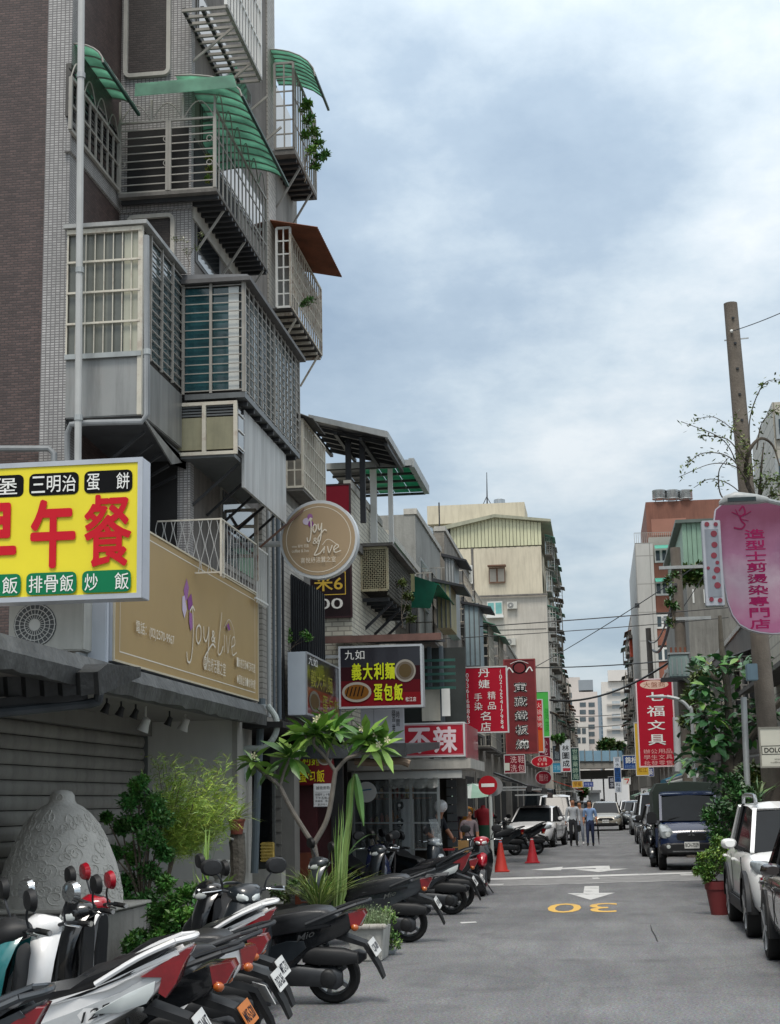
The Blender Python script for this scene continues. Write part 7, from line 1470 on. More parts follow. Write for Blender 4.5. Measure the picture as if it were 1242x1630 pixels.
    for s in (-1, 1):
        SL('grip', MB().tube([(.392, s*.24, 1.0), (.355, s*.36, .998)], .0185, 9), RUB)
        SL('grip_end', MB().tube([(.3545, s*.362, .998), (.35, s*.377, .998)], .017, 9), CHROME)
        SL('brake_lever', MB().tube(curve([(.43, s*.20, 1.0), (.45, s*.25, .995), (.42, s*.36, .985)], 4), .007, 6), CHROME)
        mm = mir or PLAS
        MS = Matrix.Translation((.43, s*.285, 1.19)) @ Matrix.Scale(1.3, 4) @ Matrix.Translation((-.43, -s*.285, -1.19))
        ms_ = SL('mirror', MB().loft([sec(.46, 1.19, .01, .01, 2, 12, s*.27), sec(.455, 1.19, .06, .045, 2.3, 12, s*.285), sec(.43, 1.19, .075, .055, 2.3, 12, s*.285), sec(.425, 1.19, .07, .05, 2.3, 12, s*.285)]).xf(MS), mm)
        SL('stem', MB().tube(curve([(.42, s*.18, 1.0), (.44, s*.2, 1.08), (.445, s*.26, 1.16)], 4), .008, 6), METD, ms_); SL('glass', MB().loft([sec(.4245, 1.19, .066, .047, 2.3, 12, s*.285), sec(.423, 1.19, .064, .045, 2.3, 12, s*.285)]).xf(MS), MIRG, ms_)
    SL('dashboard', MB().loft([sec(.37, 1.0, .06, .02, 3), sec(.44, 1.03, .08, .02, 3), sec(.5, 1.03, .06, .02, 3)]), PLAS)
    if windscreen:
        R_ = []
        for q in range(7): y = -.2+.4*q/6; b_ = .06*cos(y*6); R_.append([(.55+b_*.3, y*.8, .98), (.50+b_*.3, y, 1.2), (.44+b_*.3, y*.8, 1.38)])
        SL('windscreen', MB().loft(R_, False, False), Mclear('#c9d2d4', .25, .05), fixn=False)
    if rack:
        rk = MB()
        for y in (-.1, -.03, .03, .1): rk.tube([(-.85, y, .80), (-1.12, y, .82)], .009, 6)
        rk.tube([(-1.12, -.1, .82), (-1.12, .1, .82)], .009, 6); L('rack', rk, METD)
    return o
def tail_at(px, py, z):     # where a scooter's tail tip stands, from its place in the photo and its height
    v = P(px, py, Z=z); return v
B_WH = WHITE_P; B_BK = M('#15171a', .2, .2, 5, coat=.7); B_GR = M('#3c4146', .3, .15, 5, coat=.6, metal=.3); B_DK = M('#22272c', .28, .2, 5, coat=.5); B_TEAL = M('#1f6f72', .3, .12, 4, coat=.6); B_RED = M('#a31426', .22, .1, 4, coat=.8); B_SIL = M('#9aa0a4', .28, .1, 4, coat=.6, metal=.4)
def by_wheel(label, px, py, rz, **kw):
    v = P(px, py, Z=0); return scooter(label, (v.x+.62*cos(rz), v.y+.62*sin(rz), 0), rz, **kw)
def by_tail(label, px, py, z, rz=pi, **kw):
    v = tail_at(px, py, z); tip = .95; c, s = cos(rz), sin(rz)
    return scooter(label, (v.x+tip*c, v.y+tip*s, 0.0), rz, **kw)
J = random.Random(3)
by_tail('grey scooter with a red and amber tail, nearest of all at the lower corner', 88, 1592, .93, pi+.05, body=B_GR, accent=PLAS, style='sport', tail='sport', plate='NKA-318', lean=-.10)
by_tail('white sport scooter with a long black seat and clear indicator in its tail', 316, 1502, .93, pi+.04, body=B_WH, accent=M('#b9bcbe', .3, .06, 4, coat=.6), style='sport', tail='sport', plate='153-NKT', lean=-.10, mir=PLAS)
by_tail('teal retro scooter with an orange number plate and round headlight', 388, 1545, .72, pi, body=B_TEAL, tailm=B_BK, style='retro', plate='MKE-520', plate_bg=M('#c9783a', .45, .06, 4), lean=-.10, cover=PLAS, seatm=SEATM)
by_tail('white sport scooter with red mirrors and handlebar cover, tail rail raised', 444, 1440, .95, pi, body=B_WH, accent=M('#aeb1b4', .3, .06, 4, coat=.6), style='sport', tail='sport', plate='MPZ-731', lean=-.10, cover=B_RED, mir=B_RED)
by_tail('black scooter squeezed behind the white one with red mirrors', 438, 1502, .72, pi, body=B_BK, style='round', plate='DGO-265', lean=-.10)
by_wheel('black rounded scooter with a plump seat standing by the open road', 533, 1597, pi-.03, body=B_BK, accent=B_DK, style='round', plate='CQR-809', lean=-.10, mir=PLAS)
by_wheel('dark grey scooter with spoked rear rim and red-brown tail light beside the trough planter', 652, 1500, pi, body=B_GR, accent=B_DK, style='round', plate='QHT-926', lean=-.10, rack=True)
by_wheel('dark scooter with raised tail, farthest of the left row before the stop line', 720, 1456, pi, body=B_DK, accent=B_GR, style='sport', tail='sport', plate='BFM-117', lean=-.10)
by_wheel('black scooter just behind the dark one with raised tail', 733, 1447, pi+.05, body=B_BK, style='round', plate='LSC-640', lean=-.10)
def at_head(label, px, py, z, rz, **kw):   # placed by its handlebar
    v = P(px, py, Z=z); c, s = cos(rz), sin(rz); return scooter(label, (v.x-.47*c, v.y-.47*s, 0), rz, **kw)
at_head('dark scooter with a grey-lensed headlight facing the road behind the white seats', 392, 1426, .95, -1.25, body=B_DK, style='sport', lock=.2, plate='VLN-402', lean=.0)
at_head('white scooter with chrome mirrors half hidden behind the teal one', 70, 1476, .97, pi+.55, body=B_WH, style='round', lock=.3, plate='AKD-731', mir=CHROME)
at_head('silver-fronted scooter with dark mirrors parked deep beside the kiosk', 692, 1338, 1.0, -.65, body=B_DK, cover=B_SIL, style='sport', lock=.3, plate='GHT-552', windscreen=True)
at_head('dark blue scooter with only its front showing behind the plumeria grass', 600, 1352, .98, -.9, body=M('#1c2340', .25, .15, 4, coat=.6), style='sport', lock=-.3, plate='EPR-881')
at_head('red and black scooter facing the camera by the no-entry post', 766, 1336, 1.0, -pi/2+.12, body=B_BK, accent=B_RED, cover=B_RED, tailm=B_RED, style='sport', lock=-.1, plate='KDN-226')
v = P(838, 1362, Z=0); scooter('black scooter parked sideways behind the farther traffic cone', (v.x-.3, v.y+.5, 0), pi+.25, body=B_BK, style='sport', plate='PLM-530', rack=True)
v = P(812, 1366, Z=0); scooter('dark scooter behind the no-entry post, farthest in its group', (v.x-.5, v.y+1.8, 0), pi+.5, body=B_DK, style='round', plate='RTE-114')
v = P(1040, 1380, Z=0); scooter('black scooter standing between the dark sedan and the blue truck', (v.x+.1, v.y+.6, 0), -pi/2-.2, body=B_BK, style='sport', plate='HWA-390', lock=.2)
# ================================================================= cars
CBLK = M('#0f1012', .6, .2, 5); CGL = M('#14181b', .05, .3, 1.5); CGL.node_tree.nodes['Principled BSDF'].inputs['Specular IOR Level'].default_value = .2; HLM = M('#8d9497', .1, .25, 14, coat=1.); TYRE = RUB; ALLOY = M('#9fa3a6', .28, .1, 5, metal=.8)
def car(label, loc, rz, paint_, L=4.3, W=1.75, H=1.5, belt=.92, hood=.86, xa=1.1, xb=.2, xc=-1.15, xd=-1.85, wb=2.6, R=.31, glass=CGL, clad=None, plate='', name='parked_car', cat='car', zl=.22, rails=False, low=False, nose=.72, tailz=None):
    o = T(name, label, cat, loc, rz)
    def K(nm, mb, mt, par=None, **kw): kw.setdefault('smooth', 40); return mk(nm, mb, mt, par or o, local=True, **kw)
    hw = W/2; tz = tailz or belt-.02; fo = L/2
    def ring(x, zb, zt, h):
        s = [(.0, zb), (h*.86, zb), (h*.97, zb+.10), (h, (zb+zt)*.5), (h*.985, zt-.16), (h*.93, zt-.03), (h*.6, zt+.005), (0, zt+.02)]
        return [(x, y, z) for y, z in s]+[(x, -y, z) for y, z in s[-2:0:-1]]
    st = [ring(fo, zl+.16, nose-.14, hw*.66), ring(fo-.07, zl+.02, nose-.02, hw*.84), ring(fo-.3, zl, nose+.06, hw*.96), ring(fo-.75, zl, hood-.02, hw*.99), ring(xa+.08, zl, belt-.01, hw), ring(xa-.3, zl, belt, hw), ring(-.2, zl, belt+.01, hw), ring(xd+.2, zl, belt+.01, hw), ring(-fo+.25, zl+.02, tz, hw*.96), ring(-fo+.05, zl+.08, tz-.03, hw*.85), ring(-fo, zl+.2, tz-.2, hw*.7)]
    bd = K('body', MB().loft(st), paint_, sub=1)
    hb, ht, zr = hw*.93, hw*.73, H-.03; e = .012
    A = [(xa, hb*.9, belt-.02), (xa, -hb*.9, belt-.02)]; B_ = [(xb+.03, ht*.95, zr-.05), (xb+.03, -ht*.95, zr-.05)]; C_ = [(xc, ht*.93, zr-.02), (xc, -ht*.93, zr-.02)]; D_ = [(xd, hb*.88, belt-.02), (xd, -hb*.88, belt-.02)]
    K('windscreen', MB().loft([[A[0], (xa+.09, 0, belt-.02), A[1]], [B_[0], (xb+.09, 0, zr-.04), B_[1]]], False, False), glass, fixn=False, smooth=60); K('rear_window', MB().quad(C_[0], C_[1], D_[1], D_[0]), glass)
    K('cabin_floor', MB().box(xd+.1, xa-.15, -hb*.8, hb*.8, belt-.1, belt-.06), CBLK)
    for s in (0, 1):
        sg = 1 if s == 0 else -1; xm_ = (xa+xd)/2; xt = (xb+xc)/2-.05
        for (p0, p1, q0, q1) in ((A[s], (xm_, sg*hb, belt), B_[s], (xt, sg*ht, zr)), ((xm_, sg*hb, belt), D_[s], (xt, sg*ht, zr), C_[s])):
            K('side_window', MB().quad(p0, p1, q1, q0), glass, smooth=0)
        K('pillar', MB().bar(A[s], B_[s], .05, .03), paint_); K('pillar', MB().bar((xm_, sg*hb, belt-.02), (xt, sg*ht, zr), .03, .07), CBLK); K('pillar', MB().bar(D_[s], C_[s], .09, .05), paint_)
        K('door_seam', MB().bar((xm_+.03, sg*(hw+.001), belt-.08), (xm_+.03, sg*(hw-.006), zl+.2), .012, .008), CBLK, bd); K('door_seam', MB().bar((xa-.12, sg*(hw-.004), belt-.08), (xa-.05, sg*(hw-.004), zl+.2), .012, .012), CBLK, bd)
        for xh in (xm_+.25, xd+.45): K('door_handle', MB().box(xh-.09, xh+.09, sg*(hw-.03), sg*(hw+.025), belt-.16, belt-.125), paint_, bev=.01)
        m_ = K('mirror', MB().loft([sec(xa-.28, belt+.08, .06, .04, 2.4, 12, sg*(hw+.10)), sec(xa-.36, belt+.08, .10, .065, 2.6, 12, sg*(hw+.11)), sec(xa-.43, belt+.08, .09, .06, 2.6, 12, sg*(hw+.11))]), paint_); K('mirror_arm', MB().bar((xa-.36, sg*(hw-.08), belt), (xa-.36, sg*(hw+.05), belt+.05), .06, .04), CBLK, m_)
        K('headlight', MB().loft([sec(fo-.42, nose+.03, .03, .05, 2.4, 12, sg*hw*.90), sec(fo-.22, nose, .10, .085, 2.6, 12, sg*hw*.78), sec(fo-.065, nose-.06, .10, .07, 2.6, 12, sg*hw*.62), sec(fo-.035, nose-.07, .06, .04, 2.4, 12, sg*hw*.57)]), HLM)
        K('fog_light', MB().lathe([(.001, fo-.02), (.05, fo-.03), (.06, fo-.1)], 14, (0, sg*hw*.62, zl+.2), 'x'), LENS)
        K('tail_light', MB().box(-fo-.01, -fo+.18, sg*hw*.6, sg*hw*.93, tz-.28, tz-.08), LENS_R, bev=.03)
        for xw in (wb/2+.05, -wb/2+.05):
            pr = [((R+.055)*cos(pi*k/12)+xw, R+(R+.055)*sin(pi*k/12)) for k in range(13)]+[(xw-R-.055, zl+.02), (xw+R+.055, zl+.02)]
            K('wheel_arch', MB().prism(pr, sg*(hw-.12), sg*(hw+.004), 'y'), CBLK)
            if clad:
                ar = MB(); n = 14; o_ = [((R+.15)*cos(pi*k/n)+xw, R+(R+.13)*sin(pi*k/n)) for k in range(n+1)]; i_ = [((R+.05)*cos(pi*k/n)+xw, R+(R+.05)*sin(pi*k/n)) for k in range(n+1)]
                vs = [(x, sg*(hw-.03), z) for x, z in o_]+[(x, sg*(hw+.025), z) for x, z in i_]+[(x, sg*(hw+.02), z) for x, z in o_]; m1 = n+1
                ar.add(vs, [(k, k+1, 2*m1+k+1, 2*m1+k) for k in range(n)]+[(2*m1+k, 2*m1+k+1, m1+k+1, m1+k) for k in range(n)]); K('arch_cladding', ar, clad)
            w_ = K('wheel', MB().lathe([(R-.10, sg*-.18), (R-.01, sg*-.18), (R, sg*-.12), (R, sg*-.03), (R-.02, sg*.0), (R-.08, sg*.004)], 28, (xw, sg*(hw+.006), R), 'y'), TYRE)
            rm = MB().lathe([(R-.085, sg*.0), (R-.10, sg*-.02), (R-.12, sg*-.07), (.001, sg*-.08)], 24, (xw, sg*(hw+.008), R), 'y')
            for k in range(5):
                a = 2*pi*k/5; rm.bar((xw, sg*(hw-.005), R), (xw+(R-.09)*cos(a), sg*(hw+.002), R+(R-.09)*sin(a)), .05, .03, (0, 1, 0))
            K('rim', rm, ALLOY, w_)
    K('roof', MB().loft([[(xb+.11, 0, zr-.06)]+[(xb+.07, y*ht, zr-.065) for y in (1.0, .4, -.4, -1.0)], [(xb-.25, 0, zr-.02)]+[(xb-.25, y*ht, zr+h_) for y, h_ in ((1.04, -.02), (.6, .04), (-.6, .04), (-1.04, -.02))], [(xc+.3, 0, zr-.02)]+[(xc+.3, y*ht, zr+h_) for y, h_ in ((1.03, .0), (.4, .035), (-.4, .035), (-1.03, .0))], [(xc-.04, 0, zr-.05)]+[(xc-.04, y*ht, zr-.025) for y in (.93, .3, -.3, -.93)]]), paint_, smooth=60)
    K('grille', MB().loft([sec(fo-.12, nose-.10, hw*.5, .07, 4), sec(fo+.006, nose-.13, hw*.44, .055, 4)]), CBLK); K('bumper', MB().loft([sec(fo-.2, zl+.12, hw*.86, .11, 4), sec(fo-.02, zl+.12, hw*.66, .09, 4), sec(fo+.012, zl+.12, hw*.5, .06, 4)]), clad or CBLK)
    if plate:
        M_ = face_xf((fo+.035, 0, zl+.27), (0, 1, 0)); p_ = K('number_plate', MB().box(-.17, .17, 0, .008, -.08, .08).xf(M_), ink('#d6d8d6')); tx = MB(); put_text(tx, plate, -.15, .15, -.045, .045, .012); tx.v = [(v[0], -.003, v[2]) for v in tx.v]; K('lettering', tx.xf(M_), BLK, p_, smooth=0, fixn=False)
    if clad: K('sill_cladding', MB().box(-wb/2+.45, wb/2-.35, -hw-.012, hw+.012, zl-.02, zl+.16), clad, bev=.02)
    if rails:
        for s in (-1, 1): K('roof_rail', MB().tube(curve([(xb-.12, s*ht*.9, zr+.02), (xb-.22, s*ht*.9, zr+.10), (xb-.5, s*ht*.9, zr+.12), (xc+.3, s*ht*.9, zr+.12), (xc+.1, s*ht*.9, zr+.02)], 5), .028, 8), ALLOY)
    return o
D_ = -pi/2
car('white crossover with black wheel-arch cladding and roof rails at the right edge', (1.70+.865, 21.42, 0), D_, M('#f4f4f2', .25, .02, 3, coat=.5), L=4.2, W=1.73, H=1.60, belt=1.02, hood=1.0, nose=.84, xa=1.15, xb=.45, xc=-1.55, xd=-1.95, R=.33, clad=M('#1d2024', .6, .15, 4), rails=True, zl=.27, tailz=1.0)
car('dark brown sedan cut off by the right frame edge', (1.67+.89, 16.15, 0), D_, M('#2b2422', .2, .15, 3, coat=.9, metal=.3), L=4.6, W=1.78, H=1.47, plate='ARQ-5521', R=.33)
# blue truck with canvas top
def truck():
    o = T('small_truck', 'dark blue small truck with a dark green canvas cargo cover facing the camera', 'truck', (2.07, 39.0, 0), D_)
    K = lambda nm, mb, mt, par=None, **kw: mk(nm, mb, mt, par or o, local=True, **{'smooth': 40, **kw})
    BL = M('#1d2a48', .22, .12, 3, coat=.8); BKP = M('#17181b', .5, .2, 4); hw = .74
    def rg(x, zb, zt, h): s = [(0, zb), (h*.9, zb), (h, zb+.12), (h, (zb+zt)/2), (h*.98, zt-.08), (h*.9, zt), (0, zt+.015)]; return [(x, y, z) for y, z in s]+[(x, -y, z) for y, z in s[-2:0:-1]]
    K('body', MB().loft([rg(1.22, .42, .84, hw*.86), rg(1.16, .36, .93, hw*.97), rg(.92, .34, 1.08, hw), rg(.66, .34, 1.16, hw), rg(-.35, .34, 1.16, hw), rg(-.45, .34, 1.14, hw)]), BL, sub=1)
    A, B2, hr = (.78, 1.13), (.30, 1.74), hw*.86
    K('windscreen', MB().loft([[(A[0], hw*.9, A[1]), (A[0]+.08, 0, A[1]), (A[0], -hw*.9, A[1])], [(B2[0], hr, B2[1]), (B2[0]+.05, 0, B2[1]), (B2[0], -hr, B2[1])]], False, False), CGL, fixn=False, smooth=60)
    K('cabin', MB().box(-.45, .28, -hr, hr, 1.1, 1.72), CBLK); K('roof', MB().loft([sec(.36, 1.74, hr, .02, 4), sec(.2, 1.78, hr*1.02, .04, 4), sec(-.45, 1.78, hr*1.02, .04, 4)]), BL)
    for s in (-1, 1):
        K('side_window', MB().quad((.70, s*hw*.93, 1.15), (-.4, s*hw*.97, 1.15), (-.4, s*hr*1.02, 1.7), (.26, s*hr*1.02, 1.7)), CGL); K('pillar', MB().bar((A[0], s*hw*.9, A[1]), (B2[0], s*hr, B2[1]), .06, .05), BL)
        K('headlight', MB().loft([sec(.72, 1.02, .02, .05, 2.4, 12, s*hw*.95), sec(.98, .94, .12, .11, 4, 12, s*hw*.84), sec(1.16, .84, .15, .10, 4, 12, s*hw*.76), sec(1.20, .82, .13, .08, 4, 12, s*hw*.74)]), HLM)
        K('headlight_lens', MB().lathe([(.001, 1.222), (.06, 1.215), (.065, 1.19)], 14, (0, s*hw*.72, .83), 'x'), LENS)
        K('fog_light', MB().lathe([(.001, 1.255), (.045, 1.25), (.055, 1.18)], 14, (0, s*hw*.72, .55), 'x'), LENS); K('fog_bezel', MB().lathe([(.055, 1.245), (.085, 1.22), (.09, 1.15)], 14, (0, s*hw*.72, .55), 'x'), BKP)
        m_ = K('mirror', MB().box(.60, .72, s*(hw+.02), s*(hw+.25), 1.06, 1.34), BKP, bev=.03); K('mirror_arm', MB().bar((.66, s*(hw-.05), 1.16), (.66, s*(hw+.1), 1.18), .04), BKP, m_)
        for xw in (.62, -1.5):
            K('wheel_arch', MB().prism([(.36*cos(pi*k/10)+xw, .30+.36*sin(pi*k/10)) for k in range(11)], s*(hw-.1), s*(hw+.004), 'y'), CBLK)
            w_ = K('wheel', MB().lathe([(.19, s*-.17), (.27, s*-.17), (.285, s*-.1), (.285, s*-.03), (.26, s*.01), (.19, s*.01)], 24, (xw, s*(hw+.01), .285), 'y'), TYRE); K('rim', MB().lathe([(.19, s*.005), (.16, s*-.03), (.001, s*-.02)], 20, (xw, s*(hw+.01), .285), 'y'), ALLOY, w_)
    K('bumper', MB().loft([sec(1.05, .50, hw*1.0, .15, 5), sec(1.20, .50, hw*.96, .14, 5), sec(1.25, .50, hw*.84, .10, 5)]), BKP); K('grille', MB().loft([sec(1.1, .80, hw*.5, .10, 5), sec(1.225, .77, hw*.46, .085, 5)]), BKP)
    K('bumper_trim', MB().bar((1.258, -hw*.6, .44), (1.258, hw*.6, .44), .02, .03), CHROME)
    em = MB()
    for a in (90, 210, 330):
        a = radians(a); c, s = cos(a), sin(a); f = lambda r, t: (1.238, r*c-t*s, .835+r*s+t*c); em.add([f(.0, 0), f(.045, .03), f(.09, 0), f(.045, -.03)], [(0, 1, 2, 3)])
    K('emblem', em, CHROME, smooth=0)
    M_ = face_xf((1.262, 0, .58), (0, 1, 0)); p_ = K('number_plate', MB().box(-.17, .17, 0, .008, -.075, .075).xf(M_), ink('#d6d8d6')); tx = MB(); put_text(tx, 'BCH-7559', -.15, .15, -.045, .045, .012); tx.v = [(v[0], -.003, v[2]) for v in tx.v]; K('lettering', tx.xf(M_), BLK, p_, smooth=0, fixn=False)
    for y0_, y1_ in ((-.5, .05), (.02, .5)): K('wiper', MB().bar((.80, y0_, 1.17), (.72, y1_, 1.26), .012, .015), CBLK)
    GC = M('#27332d', .8, .2, 2, .4, streak=.2, bsc=6)
    cv = []
    for k in range(9):
        x = -.1-2.1*k/8; d = .015*(k % 2); cv.append([(x, -hw-.06-d, .75), (x, -hw-.07-d, 1.8), (x, -hw+.04, 2.0+d), (x, 0, 2.04+d), (x, hw-.04, 2.0+d), (x, hw+.07+d, 1.8), (x, hw+.06+d, .75)])
    cv = [[(-.06, y, z) for _, y, z in cv[0]]]+cv
    K('canvas_cover', MB().loft(cv, False, False), GC, fixn=False); K('canvas_front', MB().prism([(-hw-.06, 1.15), (hw+.06, 1.15), (hw+.07, 1.8), (hw-.04, 2.0), (0, 2.04), (-hw+.04, 2.0), (-hw-.07, 1.8)], -.055, -.03, 'x'), GC)
    K('bed', MB().box(-2.2, -.1, -hw-.04, hw+.04, .5, .95), BL)
    return o
truck()
car('black sedan parked behind the blue truck', (2.02, 48.5, 0), D_, M('#101216', .18, .2, 3, coat=.9), plate='AGU-7281', xd=-2.0)
car('silver minivan parked behind the black sedan', (2.15, 61, 0), D_, B_SIL, L=4.5, H=1.85, belt=1.05, hood=1.0, nose=.82, xa=1.45, xb=.85, xc=-2.0, xd=-2.2, plate='7E-3365', clad=M('#26292c', .5, .2, 4))
car('pale grey car farther along the right kerb beyond the minivan', (2.2, 75, 0), D_, M('#a9aeb2', .25, .1, 3, coat=.7), plate='RBC-118'); car('dark hatchback far along the right kerb', (2.0, 88, 0), D_, B_DK, xc=-1.6, xd=-1.9); car('small white car at the far end of the right kerb', (2.0, 104, 0), D_, B_WH)
car('white sedan on the left of the road near the traffic cones', (-2.32, 58.9, 0), D_-.13, B_WH, plate='AMX-6602', H=1.46)
car('white van waiting behind the white sedan on the left', (-1.85, 68, 0), D_, B_WH, L=4.4, W=1.65, H=1.85, belt=1.05, hood=1.05, nose=.85, xa=1.6, xb=1.1, xc=-2.0, xd=-2.15, plate='BEL-3381', name='parked_van', cat='van')
o = car('beige sedan driving toward the camera in the lane', (.25, 86, 0), D_, M('#a39e92', .25, .1, 3, coat=.7, metal=.3), plate='AKE-9010', name='car'); car('silver car following far down the lane', (-1.2, 112, 0), D_, B_SIL, name='car')
car('dark box truck parked on the left past the white van', (-2.9, 80, 0), D_, B_DK, L=5, W=1.8, H=2.2, belt=1.2, hood=1.2, nose=1.0, xa=2.1, xb=1.8, xc=-2.2, xd=-2.4, name='parked_van', cat='van')
# ================================================================= dome, posts, cones, stalls
Yd = 15.5; c0 = P(96, 1441, Y=Yd); z0 = c0.z; zt = P(100, 1258, Y=Yd).z; H = zt-z0; Rd = .62
o = T('relief_dome', 'pale plaster dome with raised scroll patterns and a knob on top', 'dome', c0); DOME = M('#c4c1ba', .85, .12, 3, .5, streak=.25, bsc=30)
pr = [(1.0, 0), (.985, .10), (.945, .24), (.87, .38), (.76, .53), (.62, .68), (.47, .79), (.33, .855), (.235, .88), (.205, .91), (.20, .95), (.155, .985), (.08, 1.0), (.001, 1.003)]
mk('shell', MB().lathe([(Rd*r, H*h) for r, h in pr], 48, c0), DOME, o, smooth=70)
rnd = random.Random(6); sc_m = MB()
def on_dome(th, h):
    for (r0, h0), (r1, h1) in zip(pr, pr[1:]):
        if h0 <= h <= h1: f = (h-h0)/(h1-h0); return c0+Vector((Rd*(r0+(r1-r0)*f)*cos(th), Rd*(r0+(r1-r0)*f)*sin(th), H*h))
for k in range(120):
    th = rnd.uniform(pi*1.02, pi*2.05); h = rnd.uniform(.05, .80); r = rnd.uniform(.04, .10); a0 = rnd.uniform(0, 6); sg = rnd.choice([-1, 1]); pts = []
    for i in range(18):
        f = i/17; a = a0+sg*f*rnd.uniform(8.5, 9); rr = r*(.15+.85*f); q = on_dome(th+rr*cos(a)/Rd*1.2, max(.01, min(.97, h+rr*sin(a)/H*.9)))
        if q: pts.append(q)
    if len(pts) > 4: sc_m.tube(pts, [.004+.006*sin(pi*i/(len(pts)-1)) for i in range(len(pts))], 5)
x = mk('scroll_relief', sc_m, DOME, o); x['kind'] = 'stuff'
pts = [c0+Vector((.02+.045*f_*cos(a), -Rd*.205, H*.935+.045*f_*sin(a))) for f_, a in [(i/14, i*.7) for i in range(15)]]; mk('knob_scroll', MB().tube(pts, .007, 6), DOME, o)
o = T('plinth', 'low grey concrete block carrying the plaster dome', 'plinth', (c0.x, Yd, 0)); mk('block', MB().box(c0.x-.9, c0.x+.68, Yd-.72, Yd+.72, .11, z0-.035), CONC, o, bev=.02); mk('coping', MB().box(c0.x-.95, c0.x+.72, Yd-.76, Yd+.76, z0-.033, z0), CONC_L, o, bev=.01)
o = T('cloth_bundle', 'folded pale cloths and green tarp lying on the eave beside the air conditioner', 'tarp', P(60, 1045, Y=13.3)); rnd = random.Random(9)
for (pts, r, m_) in (([(-20, 1040), (20, 1033), (50, 1038), (66, 1046)], .075, M('#b5b3ac', .85, .15, 5, .5)), ([(10, 1052), (45, 1047), (90, 1050), (130, 1056)], .06, M('#8fa393', .8, .15, 5, .5)), ([(-20, 1056), (30, 1058), (70, 1056)], .05, M('#a5a8a6', .8, .15, 5, .5))):
    c = curve([P(*q, Y=13.3) for q in pts], 5); mk('fold', MB().tube(c, [r*rnd.uniform(.75, 1.1) for _ in c], 9), m_, o)
def pole(label, pts, r0, r1, name='utility_pole', mat=None):
    o = T(name, label, 'pole', pts[0]); mk('shaft', MB().tube(pts, [r0+(r1-r0)*i/(len(pts)-1) for i in range(len(pts))], 16), mat or M('#6d655c', .9, .18, 3, .5, streak=.35), o); return o
a, b = P(1215, 1080, Y=27), P(1163, 483, Y=27); ba = a+(a-b)*(a.z/(b.z-a.z)); up = [ba+(b-ba)*k/6 for k in range(7)]
o = pole('tall leaning concrete utility pole rising behind the pink sign', up, .185, .118)
for k in range(9): q = up[6]+(up[0]-up[6])*(.03+k*.045); stick('step_bolt', q+Vector((-.0, -.12, 0)), q+Vector((.02, -.15, 0)), .035, DARK, o)
q = P(1169, 541, Y=27); stick('bracket', q+Vector((-.17, 0, 0)), q+Vector((.25, 0, .02)), .02, GALV, o); q = P(1165, 527, Y=26.85); mk('insulator', MB().sph(q, .03, 8, 6), WH, o)
o2 = T('fuse_box', 'pale blue-grey metal box strapped to the leaning pole', 'utility box', P(1200, 1080, Y=26.6)); mk('case', bx(1190, 1056, 1206, 1083, 26.5, .25), M('#7d96a3', .5, .1, 2, streak=.3), o2, bev=.01)
pole('slim steel post under the pink sign beside the broad-leaved tree', [P(1188, 1260, Y=26.2)-Vector((0, 0, 1.6)), P(1184, 1110, Y=26.2)], .05, .05, 'steel_post', GALV)
b2 = P(1075, 872, Y=46); o = pole('wooden-looking utility pole with a transformer and tangled cables', [Vector((b2.x+.05, 46, 0)), b2], .19, .15); 
for k in range(3): z = b2.z-.6-k*1.5; stick('cross_arm', (b2.x-.5, 45.85, z), (b2.x+.9, 45.85, z), .09, GALV, o)
a, b = P(1066, 1080, Y=45.6), P(1095, 1043, Y=45.6); o = T('transformer', 'pale green-grey transformer box on the cable-laden pole', 'transformer', (a.x, 45.6, a.z)); mk('tank', MB().box(a.x, b.x, 45.2, 45.75, a.z, b.z), M('#8fa3a0', .5, .12, 2, streak=.35), o, bev=.03)
for k in range(4): stick('fin', (a.x+.08+k*.13, 45.18, a.z+.08), (a.x+.08+k*.13, 45.18, b.z-.12), .03, GALV, o)
mk('lid', MB().box(a.x-.03, b.x+.03, 45.17, 45.8, b.z, b.z+.05), GALV, o); mk('platform', MB().box(a.x-.25, b.x+.35, 45.1, 45.8, a.z-.09, a.z-.01), DARK, o)
for k in range(4): mk('bushing', MB().tube([(a.x+.08+k*.13, 45.45, b.z+.05), (a.x+.08+k*.13, 45.45, b.z+.22)], .03, 8), M('#7a4a38', .4, .1, 3), o)
b3 = P(1032, 1000, Y=78); pole('thin dark utility pole farther along the right side', [Vector((b3.x+.1, 78, 0)), b3], .16, .13, mat=M('#3d3a38', .9, .2, 3))
pole('white painted post below the transformer', [P(1080, 1228, Y=44), P(1077, 1142, Y=44)], .1, .1, 'painted_post', M('#b9bdbd', .6, .1, 3, streak=.2))
g = lambda x, y: P(x, y, Y=40); gp = curve([g(1104, 1250)-Vector((0, 0, 1.9)), g(1102, 1150), g(1097, 1128), g(1082, 1114), g(1062, 1109)], 6)
o = T('street_lamp', 'slim gooseneck street lamp in front of the red stationery sign', 'street lamp', gp[0]); mk('post', MB().tube(gp, .045, 8), GALV, o); mk('lamp_head', MB().loft([sec(-.06, 0, .02, .02), sec(.1, 0, .08, .04), sec(.35, .01, .09, .04), sec(.45, .01, .03, .02)]).xf(Matrix.Translation(g(1062, 1109)) @ Matrix.Rotation(pi, 4, 'Z')), M('#a5a9aa', .4, .1, 3), o)
q = P(1218, 796, Y=24.5); o = T('street_lamp', 'grey street lamp head resting over the top of the pink sign', 'street lamp', q)
